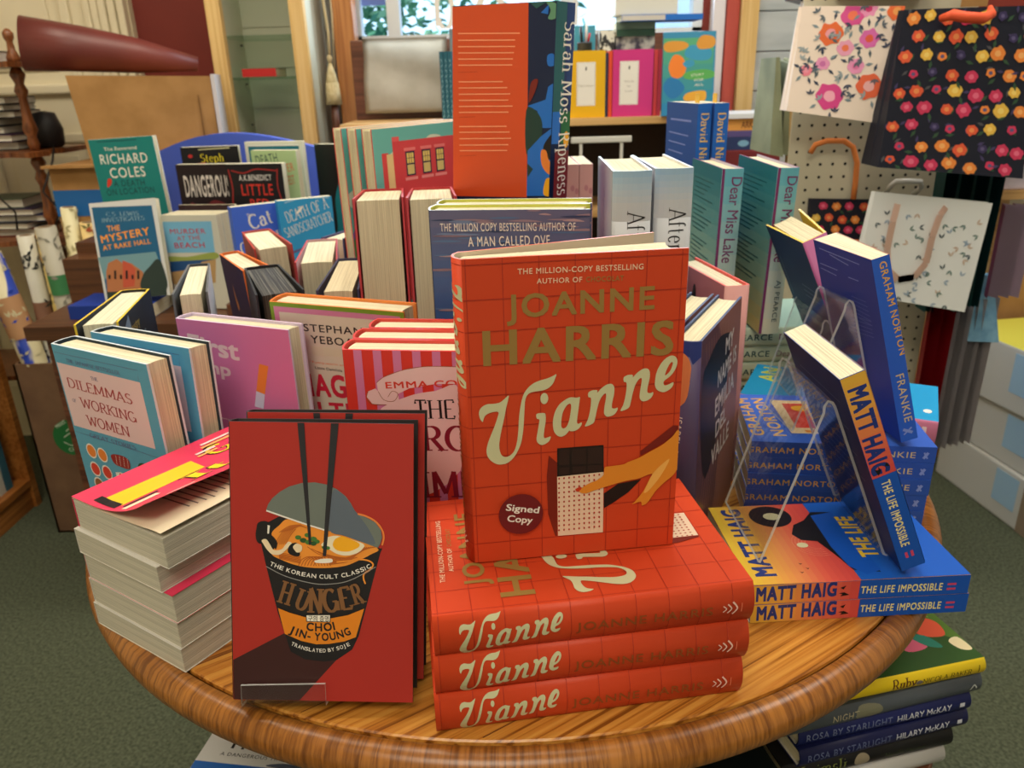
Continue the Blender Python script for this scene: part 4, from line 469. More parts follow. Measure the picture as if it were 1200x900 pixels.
wall('wall_back', [((-2.6, 2.75, 0), (WX0, 2.87, 2.9)), ((WX1, 2.75, 0), (2.6, 2.87, 2.9)), ((WX0, 2.75, 0), (WX1, 2.87, WZ0)), ((WX0, 2.75, WZ1), (WX1, 2.87, 2.9))], redp)
wall('wall_left', [((-2.7, -2.2, 0), (-2.6, 2.87, 2.9))], creamp)
wall('wall_right', [((2.6, -2.2, 0), (2.7, 2.87, 2.9))], plaster)
wall('wall_front', [((-2.6, -2.3, 0), (2.6, -2.2, 2.9))], plaster)
# window: frame, mullions, panes, white letters on the glass
wn = tag(bpy.data.objects.new('window_1', None), kind='structure'); COL.objects.link(wn); wn.location = (0, 2.75, WZ0)
whitep = mat((222,230,236), .5)
bm = bmesh.new()
for lo, hi in (((WX0, 0, 0), (WX1, .06, .014)), ((WX0, 0, WZ1-WZ0-.04), (WX1, .06, WZ1-WZ0)), ((WX0, 0, 0), (WX0+.02, .06, .9)), ((WX1-.03, 0, 0), (WX1, .06, .9)), ((-.365, -.005, 0), (-.325, .055, .9)), ((.19, -.005, 0), (.225, .055, .9))): box(bm, lo, hi)
finish(bm, 'window_frame', whitep, wn)
for a, b in ((WX0+.02, -.365), (-.325, .19), (.225, WX1-.03)):
    bm = bmesh.new(); box(bm, (a, .028, .014), (b, .034, .865)); finish(bm, 'pane', glass, wn)
mats = []; bm = bmesh.new()
print_on(bm, mats, [('t', 'white', 'b', 0, 0, 75, 170, 0, 'serif', .3), ('t', 'white', 'l', 420, -12, 70, 170, 0, 'serif', .4), ('t', 'white', 'o', 140, 0, 100, 150, 0, 'serif', .3)], .6, .2, lambda u, v, o: Vector((-.225+u, .026-o, .03+v)))
finish(bm, 'window_lettering', mats, wn)
bm = bmesh.new(); box(bm, (-.448, .036, .105), (-.372, .04, .5)); finish(bm, 'window_poster', mat((128,150,226), .6), wn)
# outside
def tree(loc, label, n=6000, s=1.1):
    t = thing('street_tree', label, 'tree', loc)
    bm = bmesh.new(); tube(bm, [(0, 0, -2.2), (.04, 0, -1), (0, .03, .2)], .1, 10, rs=[.12, .1, .06]); finish(bm, 'trunk', mat((84,70,56), .9), t)
    bm = bmesh.new(); r2 = random.Random(3); mts = [mat((110,170,130), .8), mat((70,136,110), .8), mat((150,200,160), .8)]
    for i in range(n):
        p = Vector((r2.gauss(0, .55), r2.gauss(0, .4), r2.gauss(.55, .5)))*s; d = Vector((r2.uniform(-1, 1), r2.uniform(-1, 1), r2.uniform(-.6, .6))).normalized()*.06; e = d.cross(Vector((r2.random(), r2.random(), 1))).normalized()*.028
        f = bm.faces.new([bm.verts.new(p+q) for q in (-d, e, d, -e)]); f.material_index = r2.randrange(3)
    finish(bm, 'foliage', mts, t); return t
tree((-1.3, 6.4, 1.5), 'leafy green tree outside the window, seen left of the tall orange book')
sun = bpy.data.lights.new('sun', 'SUN'); sun.energy = 2.0; so = bpy.data.objects.new('sun', sun); COL.objects.link(so); so.rotation_euler = (R(35), R(15), 0)
tag(boxobj('street_building', (1.6, 8.5, 0), (4.6, 9.5, 5), noise_mat('pale_render', (190,206,220), (206,220,232), (1, 1, 1), 2)), 'pale building across the street through the right of the window', 'building')
tag(boxobj('pavement', (-6, 2.95, -.3), (6, 9, -.05), mat((150,156,160), .9)), kind='structure')
# door with mouldings, far left
dr = tag(bpy.data.objects.new('door_1', None), kind='structure'); COL.objects.link(dr); dr.location = (-1.7, 2.75, 0)
bm = bmesh.new(); box(bm, (-.55, -.045, 0), (.40, 0, 2.2))
finish(bm, 'door_leaf', creamp, dr)
for x0, x1, z0, z1 in ((-.45, -.07, 1.2, 2.05), (.0, .36, 1.2, 2.05), (-.45, -.07, .2, 1.08), (.0, .36, .2, 1.08)):
    bm = bmesh.new()
    for (a, b, c, d) in ((x0, x0+.03, z0, z1), (x1-.03, x1, z0, z1), (x0, x1, z0, z0+.03), (x0, x1, z1-.03, z1)): box(bm, (a, -.062, c), (b, -.045, d), 0, .006)
    box(bm, (x0+.07, -.052, z0+.07), (x1-.07, -.045, z1-.07), 0, .004)
    finish(bm, 'door_panel', creamp, dr)
bm = bmesh.new()
for k in range(5): box(bm, (.405+k*.026, -.075+.006*abs(k-2), 0), (.428+k*.026, 0, 2.3), 0, .006)
box(bm, (.40, -.03, 0), (.535, 0, 2.3))
tag(finish(bm, 'architrave', creamp, dr))
boxobj('dado_rail', (-2.6, 2.71, 1.13), (-2.26, 2.75, 1.17), creamp).name = 'trim_1'; bpy.data.objects['trim_1']['kind'] = 'structure'
# display cabinet
cb = thing('display_cabinet', 'tall pale wood display cabinet with glass shelves against the red wall', 'cabinet', (-.70, 2.45, 0))
for xa in (-.137, .098):
    bm = bmesh.new(); box(bm, (xa, 0, 0), (xa+.042, .03, 2.2), 0, .003); finish(bm, 'stile', palewood, cb)
bm = bmesh.new()
box(bm, (-.135, .03, 0), (-.12, .29, 2.2)); box(bm, (.123, .03, 0), (.138, .29, 2.2)); box(bm, (-.12, .275, 0), (.123, .29, 2.2)); box(bm, (-.12, .0, 0), (.123, .29, .1)); box(bm, (-.137, 0, 2.2), (.14, .29, 2.25))
for z in (.9, 1.02, 1.14, 1.26, 1.38, 1.5, 1.62): box(bm, (-.12, .271, z), (.123, .276, z+.117))
finish(bm, 'carcass', mat((196,196,176), .6), cb)
for z in (.7, .98, 1.232, 1.345, 1.6):
    bm = bmesh.new(); box(bm, (-.119, .035, z-.006), (.122, .27, z), 0); finish(bm, 'glass_shelf', clear_mat('greenish_glass', (.82, .9, .84), 1, .02), cb)
bm = bmesh.new()
for x in (-.118, .116):
    for y in (.07, .22):
        for z in (1.10, 1.222, 1.335): box(bm, (x, y, z-.012), (x+.006, y+.008, z-.006))
finish(bm, 'shelf_pin', mat((90,90,84), .4), cb)
b_ = book('red book lying flat on a glass shelf of the pale display cabinet', pose((-.672, 2.50, 1.233-TZ+.022), 0, 0, 0, 'lie'), (.12, .022, .10), (186,42,40), kind='paper')
# conduits, rope tassel, pine post
bm = bmesh.new()
for x, r in ((-.585, .012), (-.562, .008), (-.545, .011)): tube(bm, [(x, 2.725, 0), (x, 2.725, 2.7)], r, 10)
tag(finish(bm, 'wall_conduit', mat((150,150,142), .5)), 'grey pipes running up the wall between cabinet and pine post', 'pipe')
tag(boxobj('curtain_post', (-.515, 2.62, 0), (-.452, 2.70, 2.4), pinepost, bev=.006), 'orange pine post at the left edge of the window', 'post')
tz = thing('curtain_tassel', 'cream tassel hanging on a cord in front of the pine post', 'tassel', (-.527, 2.585, 1.05))
bm = bmesh.new(); tube(bm, [(0, 0, .215), (.004, 0, .3), (-.004, 0, .42), (-.012, 0, .6), (-.012, 0, 1.1)], .004, 8); tube(bm, [(.012, 0, .2), (.02, 0, .35), (.014, 0, .7), (.012, 0, 1.1)], .002, 6)
lathe(bm, [(.003, .24), (.009, .232), (.006, .222), (.004, .215)], 14); finish(bm, 'cord', mat((200,180,140), .9), tz)
bm = bmesh.new(); lathe(bm, [(.004, .218), (.011, .195), (.014, .185), (.018, .165), (.017, .148), (.02, .145), (.022, .12), (.021, .098), (.004, .098)], 20)
for k in range(14):
    a = k*2*math.pi/14; tube(bm, [(.016*math.cos(a), .016*math.sin(a), .16), (.0215*math.cos(a), .0215*math.sin(a), .097)], .0035, 6)
finish(bm, 'fringe', noise_mat('tassel_cream', (196,176,128), (226,210,166), (1, 1, 1), 60), tz)
bm = bmesh.new(); lathe(bm, [(.012, -.02), (.013, .03), (.011, .098)], 12); finish(bm, 'dowel', darkwood, tz)
# panelled wood under the window, plastic packet, notebooks
tag(boxobj('trim_2', (-.45, 2.52, .3), (.60, 2.58, 1.325), darkwood, bev=.004), kind='structure')
bm = bmesh.new(); n = 14
G_ = [[bm.verts.new((-.413+.245*i/n+(.006*j/n), 2.49-.012*math.sin(3.1*i/n+j*.4)*math.sin(math.pi*j/n)-.018*(1-j/n), 1.122+.205*j/n)) for i in range(n+1)] for j in range(n+1)]
for j in range(n):
    for i in range(n): bm.faces.new((G_[j][i], G_[j][i+1], G_[j+1][i+1], G_[j+1][i]))
r = bmesh.ops.solidify(bm, geom=bm.faces[:], thickness=.012)
tag(finish(bm, 'flat_packet', noise_mat('grey_film', (206,203,190), (226,223,212), (2, 1, 2), 5, 4, .3, .25), smooth=True), 'grey flat packet in clear film leaning below the window', 'packet')
tag(boxobj('reading_ledge', (-.45, 2.25, 1.085), (-.06, 2.5, 1.103), shelfwood), 'narrow wooden ledge holding the packet and slim teal books behind the tall orange book', 'ledge')
for k in range(3):
    nb = book(['left', 'middle', 'right'][k]+' slim of three teal patterned books under the window, left of the tall orange book', pose((-.172+.0115*k+.010, 2.30, 1.1035-TZ), 90), (.12, .0105, .178), (38,92,110), kind='paper', group='slim teal books under the window',
       art={'S': [('l', (150,190,200), [(3+3*(j % 2), 8+j*13), (7-3*(j % 2), 16+j*13)], 1.4) for j in range(12)]})
tag(boxobj('tin_caddy', (-.150, 2.42, 1.103), (-.085, 2.47, 1.345), mat((118,132,142), .4, metal=.3), bev=.004), 'grey upright caddy behind the slim teal books', 'caddy')
# ------------------------------------------------ back shelf unit right of the tall book
su = thing('shelf_unit', 'beech shelf unit below the window with boxed books on top', 'shelf', (.29, 2.2, 0))
boxobj('shelf', (-.30, 0, 1.086), (.30, .32, 1.105), shelfwood, su, .002); boxobj('side_panel', (.285, .02, 0), (.303, .32, 1.086), shelfwood, su); boxobj('side_panel', (-.303, .02, 0), (-.285, .32, 1.086), shelfwood, su)
boxobj('back_panel', (-.285, .30, 0), (.285, .315, 1.086), mat((58,50,46), .8), su); boxobj('lower_shelf', (-.285, .02, .84), (.285, .30, .858), shelfwood, su)
lab = lambda s: [rect('white', 18, 30, 68, 138), ('l', (150,160,170), [(20, 32), (66, 32), (66, 136), (20, 136), (20, 32)], .8), ('c', (90,90,90), (43, 122), 2.2, 5)]+s
y1 = book('yellow book with a white label on the beech shelf below the window', pose((.175, 2.22, 1.1055-TZ)), (.094, .03, .166), (228,178,28), kind='paper', art={'F': lab([('t', (130,120,90), 'Experience', 22, 78, 42, 5, 0, 'serif')])})
p1 = book('magenta pink book with a white label on the beech shelf below the window', pose((.289, 2.22, 1.1055-TZ)), (.106, .03, .166), (206,56,132), kind='paper', art={'F': lab([('t', (130,120,120), 'Words', 30, 86, 26, 5, 0, 'serif'), ('t', (130,120,120), 'for', 38, 74, 10, 5, 0, 'serif'), ('t', (130,120,120), 'Love', 33, 62, 20, 5, 0, 'serif')])})
for i, (x, c_, l_) in enumerate(((.2785, (226,84,54), 'orange red book spine pressed against the left of the magenta pink book'), (.398, (222,74,80), 'coral red book standing just right of the magenta pink book'), (.409, (190,60,80), 'dark pink book between the coral red book and the swirling painted book'))):
    book(l_, pose((x+.0095, 2.225, 1.1055-TZ), 90), (.12, .0095, .164), c_, kind='paper')
for i, (x, c_) in enumerate(((.2697, (60,80,120)),)):
    book('thin dark blue book standing between the yellow and the magenta pink books', pose((x+.008, 2.235, 1.1055-TZ), 90), (.12, .0078, .16), c_, kind='paper')
sw = [(214,150,60), (60,150,190), (236,130,50), (90,170,90), (40,120,180), (230,170,60), (70,160,150)]
r3 = random.Random(11)
swirl = grad([(40,130,190), (90,170,120)], 0, 0, 130, 190, 6)+[('p', sw[i % 7], [(x+rx*math.cos(a*1.05)*(.7+.5*r3.random()), y+ry*math.sin(a*1.05)*(.7+.5*r3.random())) for a in range(6)], 1) for i, (x, y, rx, ry) in enumerate([(30,170,38,14), (96,150,40,22), (40,120,26,30), (90,100,44,14), (30,70,24,30), (86,46,40,16), (50,20,40,14), (110,176,30,18), (70,128,16,10)])]+[('t', 'white', 'STORY', 74, 96, 34, 6, 4), ('t', 'white', 'FOR', 84, 84, 24, 6, 4), ('t', 'white', 'ALL', 84, 72, 24, 6, 4)]
book('upright book with a swirling turquoise and orange painted cover right of the pink book', pose((.416, 2.19, 1.1055-TZ), -2, 5), (.135, .012, .205), (60,140,180), kind='paper', art={'F': swirl})
# pens, books, box on top behind
bm = bmesh.new(); lathe(bm, [(.018, 0), (.02, .19), (.0205, .19), (.0195, .186), (.004, .186)], 18, (.224, 2.33, 1.1055))
tag(finish(bm, 'pen_pot', mat((96,104,120), .4, metal=.4)), 'steel pot of pens behind the yellow book', 'pot')
for k in range(5):
    bm = bmesh.new(); a = k*1.256; tube(bm, [(.224+.009*math.cos(a), 2.33+.009*math.sin(a), 1.2935), (.224+.014*math.cos(a), 2.33+.014*math.sin(a), 1.318+.006*k)], .0032, 8)
    cN, cC = (('red', (200,50,50)), ('dark blue', (40,50,110)), ('grey', (120,120,130)), ('black', (30,30,34)), ('white', (220,220,220)))[k]
    tag(finish(bm, 'pen', mat(cC, .4)), cN+' pen sticking out of the steel pot behind the yellow book', 'pen', 'pens in the steel pot')
tag(boxobj('pattern_box', (.262, 2.30, 1.1055), (.302, 2.36, 1.322), noise_mat('black_on_white', (40,40,44), (220,220,212), (1, 1, 1), 55, 2, .6, 0, .46, .5)), 'black and white patterned box behind the magenta pink book', 'box')
tag(boxobj('backing_board', (.20, 2.375, 1.1055), (.258, 2.385, 1.34), mat((70,150,170), .6)), 'turquoise card standing behind the pen pot on the beech shelf', 'card')
for k, (c_, z, l_) in enumerate((((52,84,70), 1.306, 'dark green book, lower of two lying across the books behind the pink book'), ((110,130,116), 1.324, 'grey green book lying on the dark green book behind the pink book'))):
    bx = book(l_, pose((.41, 2.295, z-TZ+.017), 3-4*k, 0, 0, 'lie'), (.08, .017, .105), c_, kind='paper')
tag(boxobj('support_box', (.306, 2.30, 1.1055), (.41, 2.37, 1.3065), noise_mat('busy_print', (60,60,80), (190,190,186), (1, 1, 1), 40, 3, .6, 0, .4, .6)), 'mottled box of small cards behind the magenta pink book', 'box')
bx = book('bright blue book lying on the grey green book by the window', pose((.53, 2.27, 1.3415-TZ+.014), 2, 0, 0, 'lie'), (.1, .014, .215), (40,100,190), cs=(40,110,200), kind='paper', art={'S': [rect((200,196,190), 1, 100, 13, 214)]})
tag(boxobj('white_carton', (.30, 2.28, 1.3560), (.465, 2.36, 1.40), mat((216,216,206), .6), bev=.003), 'white carton on top of the stacked books at the window', 'carton')
bm = bmesh.new(); box(bm, (.177, 2.2, 1.041), (.341, 2.215, 1.057), 0, .003); box(bm, (.20, 2.203, .858), (.208, 2.211, 1.041))
box(bm, (.31, 2.203, .858), (.318, 2.211, 1.041))
tag(finish(bm, 'label_stand', mat((206,206,200), .5)), 'white metal bracket stand on the shelf below the yellow book', 'stand')
# two pink books and a pencil-like bookmark between table and shelf are placed with the table things
# ------------------------------------------------ right side: boards, posts, pegboard
wall('trim_3', [((.664, 2.70, 1.0), (.70, 2.75, 2.6))], mat((226,222,226), .6))
tag(boxobj('curtain_strip', (.704, 2.69, .3), (.742, 2.73, 2.5), noise_mat('salmon_cloth', (168,66,56), (206,96,84), (3, 3, .4), 5, 3, .8)), 'salmon red curtain hanging right of the window', 'curtain')
wall('trim_4', [((.745, 2.67, .3), (.797, 2.74, 2.6))], palewood)
bm = bmesh.new()
for k in range(18): box(bm, (.80, 2.70, .45+.117*k), (1.35, 2.735, .45+.117*k+.114), 0, .003)
tag(finish(bm, 'wall_boards', noise_mat('grey_white_boards', (168,176,180), (196,202,204), (1, 4, 4), 4, 3, .6)), kind='structure').name = 'trim_5'
sl = tag(boxobj('white_ledge', (.63, 2.36, 1.085), (.80, 2.56, 1.098), mat((228,232,236), .4)), 'white ledge over a pile of books right of the painted book', 'ledge')
for k, (c_, z, t_, l_, a_) in enumerate((((226,160,80), 1.0835, .032, 'orange spined book with dark capitals, top of the pile under the white ledge', [('t', (120,70,40), 'ARK', 7, 100, 34, 18, -90, 's', .4)]), ((96,84,140), 1.051, .017, 'purple book lying under the orange spined book below the white ledge', []), ((50,64,110), 1.0335, .036, 'dark blue book lying at the bottom of the pile under the white ledge', [('c', (130,180,210), (18, 90), 9, 16)]))):
    book(l_, pose((.782, 2.37, z-TZ), 0, 0, 0, 'lie'), (.15, t_, .15), c_, kind='paper', art={'S': a_})
tag(boxobj('low_chest', (.62, 2.36, .0), (.80, 2.56, .997), mat((120,40,44), .7), bev=.004), 'dark red chest under the pile of books right of the shelf', 'chest')
# pegboard on a frame
pgb = thing('pegboard', 'cream pegboard with rows of small black holes behind the gift bags', 'pegboard', (.745, 1.645, 0))
bm = bmesh.new(); box(bm, (-.17, 0, .06), (.165, .006, 1.75), 0)
pm = [mat((206,200,176), .6), mat((20,20,20), .9)]
for i in range(13):
    for j in range(40):
        x, z = -.155+i*.0254, .42+j*.0254
        f = bm.faces.new([bm.verts.new((x+.0032*math.cos(a*math.pi/4), -.0002, z+.0032*math.sin(a*math.pi/4))) for a in range(8)]); f.material_index = 1
finish(bm, 'board', pm, pgb)
for x in (-.165, .135): boxobj('upright', (x, .006, 0), (x+.03, .036, 1.76), palewood, pgb)
for x in (-.165, .135): boxobj('foot', (x, -.12, 0), (x+.03, .2, .03), palewood, pgb)
# gift bags
def flower(items, x, y, r, c1, c2, rr, n=6):
    P = [(x+r*(1+.09*math.sin(n*a+rr.random()))*math.cos(a), y+r*(.8+.2*rr.random())*(1+.09*math.sin(n*a))*math.sin(a)) for a in [k*2*math.pi/14 for k in range(14)]]
    items.append(('p', c1, P, 1)); items.append(('p', c2, [(x+r*.45*math.cos(a*1.2+1), y+r*.4*math.sin(a*1.2+1)) for a in range(5)], 1))
def leaf(items, x, y, l, a, c): items.append(('p', c, [(x, y), (x+l*.5*math.cos(a+.4), y+l*.5*math.sin(a+.4)), (x+l*math.cos(a), y+l*math.sin(a)), (x+l*.5*math.cos(a-.4), y+l*.5*math.sin(a-.4))]))
def gift_bag(label, TL, TR, BR, BL, d0, d1, paint, items, group=None, cat='gift bag'):
    """front face corners (world), gusset depth at top and bottom; opens upward"""
    TL, TR, BR, BL = map(Vector, (TL, TR, BR, BL)); w = ((TR-TL).length+(BR-BL).length)/2; h = ((TL-BL).length+(TR-BR).length)/2
    root = thing('gift_bag', label, 'gift bag', BL, 0, group); o0 = BL
    yb = Vector((0, 1, 0)); P = [BL, BR, BR+yb*d1, BL+yb*d1, TL, TR, TR+yb*d0, TL+yb*d0]; P = [p-o0 for p in P]
    bm = bmesh.new(); v = [bm.verts.new(p) for p in P]; mats = [jm(paint)]
    mL = bm.verts.new((P[4]+P[7])/2+Vector((.006, 0, 0))); mR = bm.verts.new((P[5]+P[6])/2-Vector((.006, 0, 0)))
    bL = bm.verts.new((P[0]+P[3])/2); bR = bm.verts.new((P[1]+P[2])/2)
    for q in ((v[2], v[3], v[7], v[6]), (v[0], v[4], mL, bL), (bL, mL, v[7], v[3]), (v[1], bR, mR, v[5]), (bR, v[2], v[6], mR), (v[0], bL, v[3], v[2], bR, v[1])): bm.faces.new(q)
    bmesh.ops.recalc_face_normals(bm, faces=bm.faces)
    nrm = (P[1]-P[0]).cross(P[4]-P[0]).normalized()
    def fm(u, v_, o):
        a, b = u/w, v_/h; return (P[0]*(1-a)+P[1]*a)*(1-b)+(P[4]*(1-a)+P[5]*a)*b+nrm*o
    g = [[bm.verts.new(fm(w*i_/10, h*j_/10, 0)) for i_ in range(11)] for j_ in range(11)]
    for j_ in range(10):
        for i_ in range(10): bm.faces.new((g[j_][i_], g[j_][i_+1], g[j_+1][i_+1], g[j_+1][i_]))
    print_on(bm, mats, items, w, h, fm, lift=.00002)
    finish(bm, 'bag_body', mats, root); return root
rr = random.Random(5); it = []
cols = [((226,92,60), (240,150,90)), ((206,56,96), (230,110,140)), ((234,190,80), (244,214,120)), ((236,140,64), (246,180,110))]
for j in range(9):
    for i in range(7):
        x, y = 16+i*33+(j % 2)*17+rr.uniform(-5, 5), 14+j*31+rr.uniform(-5, 5); k = rr.randrange(6)
        leaf(it, x+9, y-9, 16, rr.uniform(0, 6), (52,84,60)); leaf(it, x-10, y+6, 14, rr.uniform(0, 6), (70,62,104) if rr.random() < .5 else (84,84,90))
        if k < 4: flower(it, x, y, rr.uniform(10, 13), *cols[k], rr)
        else: flower(it, x, y, 8, (58,50,92) if k == 4 else cols[rr.randrange(4)][0], (96,88,130), rr, 9)
big = it
bag = gift_bag('large navy gift bag covered in orange, pink and yellow flowers', (.700, 1.50, 1.303), (.922, 1.48, 1.303), (.940, 1.455, 1.015), (.682, 1.475, 1.040), .02, .075, (26,30,46), big)
bm = bmesh.new(); tube(bm, [(.07, -.004, .246), (.08, -.022, .25), (.10, -.03, .245), (.13, -.028, .243), (.15, -.014, .25), (.154, .0, .262)], .007, 10, rs=[.006, .009, .009, .009, .008, .004]); finish(bm, 'ribbon_handle', mat((232,92,54), .6), bag)['label'] = 'orange ribbon handle'
it = []
for (x, y, r, c1, c2) in [(92,178,21,(216,84,150),(236,120,90)), (118,190,15,(232,150,190),(206,60,120)), (58,146,22,(230,110,60),(236,160,170)), (128,140,17,(220,110,180),(226,96,70)), (88,122,15,(230,160,190),(232,120,80)), (52,92,13,(226,150,190),(200,110,170)), (112,92,15,(230,150,190),(226,120,170)), (74,36,25,(214,70,140),(240,170,190)), (142,60,23,(230,106,70),(238,180,180)), (24,78,11,(232,130,150),(230,150,170)), (168,186,17,(230,110,60),(236,160,90))]:
    for a in range(5): leaf(it, x+r*1.1*math.cos(a*1.3+x), y+r*1.1*math.sin(a*1.3+x), 15, a*1.3+x, ((58,70,92), (120,140,150), (80,96,104))[a % 3])
    flower(it, x, y, r, c1, c2, rr)
for k in range(34):
    x, y = rr.uniform(6, 172), rr.uniform(6, 200); a = rr.uniform(0, 6)
    for q in range(3): leaf(it, x, y, 11, a+q*.9, ((60,70,96), (150,164,170), (90,104,116))[k % 3])
bag = gift_bag('pale pink gift bag with watercolour roses and grey leaves', (.552, 1.585, 1.319), (.732, 1.565, 1.313), (.708, 1.535, 1.112), (.531, 1.555, 1.139), .02, .04, (236,220,206), it)
bm = bmesh.new(); tube(bm, [(.09, -.003, .19), (.10, -.014, .194), (.125, -.016, .194), (.15, -.006, .19)], .005, 8); finish(bm, 'ribbon_handle', mat((216,110,160), .6), bag)['label'] = 'pink ribbon handle'
# sage green bags behind, edge-on
for k in range(3):
    x = .545+.024*k
    bm = bmesh.new(); hexa(bm, [(x-.004, 1.66+.004*k, 1.05), (x+.022, 1.655+.004*k, 1.045), (x+.022, 1.80, 1.045), (x-.004, 1.80, 1.05), (x+.004+.002*k, 1.70, 1.235-.012*k), (x+.012+.002*k, 1.70, 1.235-.012*k), (x+.012, 1.80, 1.235), (x+.004, 1.80, 1.235)])
    bmesh.ops.recalc_face_normals(bm, faces=bm.faces)
    tag(finish(bm, 'gift_bag', noise_mat('sage_paper', (110,118,92), (140,146,116), (1, 1, 1), 9)), ['leftmost', 'middle', 'rightmost'][k]+' of the sage green bags hanging edge-on left of the pink floral bag', 'gift bag', 'sage green bags hanging edge-on')
it = [q for q in big if True]
sm = []
for j in range(4):
    for i in range(5):
        x, y = 14+i*27+(j % 2)*10+rr.uniform(-4, 4), 12+j*24+rr.uniform(-3, 3); leaf(sm, x+7, y-7, 13, rr.uniform(0, 6), (52,84,60)); flower(sm, x, y, 9, *cols[rr.randrange(4)], rr)
bag = gift_bag('small navy floral bag with an orange cord handle low on the pegboard', (.622, 1.625, .963), (.752, 1.62, .958), (.755, 1.61, .86), (.625, 1.615, .865), .015, .02, (30,30,44), sm)
bm = bmesh.new(); tube(bm, [(-.014, .01, .19), (-.008, .004, .206), (.012, -.002, .213), (.045, -.004, .212), (.064, -.004, .2), (.076, -.004, .17), (.078, -.004, .13), (.078, -.004, .098)], .0055, 10)
finish(bm, 'cord_handle', mat((238,140,72), .6), bag)['label'] = 'orange cord handle'
it = []
for k in range(70):
    x, y = rr.uniform(4, 205), rr.uniform(4, 170); a = rr.uniform(0, 6); c_ = ((112,136,132), (196,176,160), (150,170,190), (90,104,110))[k % 4]
    leaf(it, x, y, 11, a, c_); leaf(it, x, y, 11, a+1.0, c_)
bag = gift_bag('white gift bag with a fine leaf print and pale pink ribbon handle', (.694, 1.50, .992), (.903, 1.47, .970), (.880, 1.455, .765), (.672, 1.485, .800), .015, .03, (218,222,222), it)
bm = bmesh.new()
Pr = [(.058, -.006, .172), (.05, -.014, .14), (.046, -.016, .09), (.052, -.017, .05), (.075, -.018, .03), (.105, -.018, .034), (.124, -.017, .06), (.128, -.016, .11), (.138, -.012, .15), (.15, -.006, .164)]
for a, b in zip(Pr, Pr[1:]):
    A, B = Vector(a), Vector(b); d = (B-A).normalized(); s = Vector((0, 1, 0)).cross(d)*.0065; bm.faces.new([bm.verts.new(q) for q in (A-s, B-s, B+s, A+s)])
bmesh.ops.solidify(bm, geom=bm.faces[:], thickness=.0012); finish(bm, 'ribbon_handle', mat((226,196,180), .5), bag)['label'] = 'pale pink ribbon handle'
bm = bmesh.new(); tube(bm, [(.772, 1.625, .972), (.772, 1.60, .99), (.777, 1.595, .998), (.80, 1.594, .998), (.826, 1.594, .996), (.832, 1.60, .984), (.832, 1.625, .968)], .0055, 10)
tag(finish(bm, 'peg_hook', mat((240,240,236), .2)), 'glossy white hook above the white leaf-print bag', 'hook')
# dark green folded bags and others on the far right
def pleat_bag(name, label, x0, x1, y, z0, z1, n, c1, c2, cat='gift bag', group=None, taper=.0, dep=.02):
    bm = bmesh.new(); mts = [mat(c1, .4), mat(c2, .4)]; prev = None
    for i in range(2*n+1):
        s = i/(2*n); xx = x0+(x1-x0)*s; yy = y+(dep if i % 2 else 0); xm = (x0+x1)/2
        a = bm.verts.new((xm+(xx-xm)*(1-taper), yy, z0)); b = bm.verts.new((xx, yy, z1))
        if prev:
            f = bm.faces.new((prev[0], a, b, prev[1])); f.material_index = i % 2
        prev = (a, b)
    bmesh.ops.solidify(bm, geom=bm.faces[:], thickness=.0015)
    return tag(finish(bm, name, mts), label, cat, group)
for k in range(4):
    x = .845+.028*k
    pleat_bag('gift_bag', ['first', 'second', 'third', 'fourth'][k]+' from the left of the dark green bags hanging edge-on under the large floral bag', x, x+.026, 1.54-.004*k, .74+.012*(k % 2), 1.05, 2, (22,60,64), (44,104,106), group='dark green bags hanging edge-on', taper=.4, dep=.05)
for k in range(3):
    x = .962+.03*k
    pleat_bag('gift_bag', ['left', 'middle', 'right'][k]+' of the maroon bags hanging edge-on at the right edge of the picture', x, x+.028, 1.53, 1.03, 1.36, 2, (104,26,54), (150,44,76), group='maroon bags hanging edge-on', dep=.05)
rs_ = thing('wall_shelf', 'short wooden shelf at the right edge behind the dark green bags', 'shelf', (1.06, 1.6, .955))
boxobj('board', (-.09, 0, 0), (.2, .25, .018), shelfwood, rs_); boxobj('bracket', (.0, .1, -.2), (.02, .25, 0), shelfwood, rs_); boxobj('back_board', (-.09, .25, -.21), (.2, .262, .35), mat((206,200,186), .6), rs_)
tag(boxobj('wrapped_parcel', (.985, 1.605, .974), (1.05, 1.75, 1.06), noise_mat('lilac_wrap', (200,186,206), (226,216,230), (1, 1, 1), 20), bev=.004), 'lilac wrapped parcel on the short wooden shelf', 'parcel')
pleat_bag('gift_bag', 'lilac and white bag hanging below the short wooden shelf', .985, 1.05, 1.56, .76, .95, 3, (196,180,200), (140,60,90), dep=.03)
bm = bmesh.new(); hexa(bm, [(.985, 1.60, .655), (1.055, 1.60, .65), (1.05, 1.66, .65), (.985, 1.66, .655), (.985, 1.625, .79), (1.03, 1.625, .795), (1.03, 1.64, .795), (.985, 1.64, .79)]); bmesh.ops.recalc_face_normals(bm, faces=bm.faces)
tag(finish(bm, 'cloth_pouch', noise_mat('blue_cloth', (92,140,176), (124,170,200), (1, 1, 1), 30, 3, .9, .4)), 'small pale blue cloth pouch under the dark green bags', 'pouch')
rb = pleat_bag('gift_bag', 'dark red bag hanging below the white leaf-print bag', .862, .915, 1.54, .40, .76, 2, (140,16,28), (176,30,42), taper=.1, dep=.04)
for k in range(4):
    x = .915+.034*k
    pleat_bag('gift_bag', ['first', 'second', 'third', 'fourth'][k]+' from the left of the grey bags hanging edge-on beside the dark red bag', x, x+.032, 1.58+.012*k, .40, .745, 2, (186,182,186), (120,116,122), group='grey bags hanging edge-on', taper=.15, dep=.05)
tag(boxobj('cardboard_box', (1.12, 2.32, .0), (1.62, 2.7, .86), kraft, bev=.005), 'tall brown cardboard box behind the white parcels', 'box')
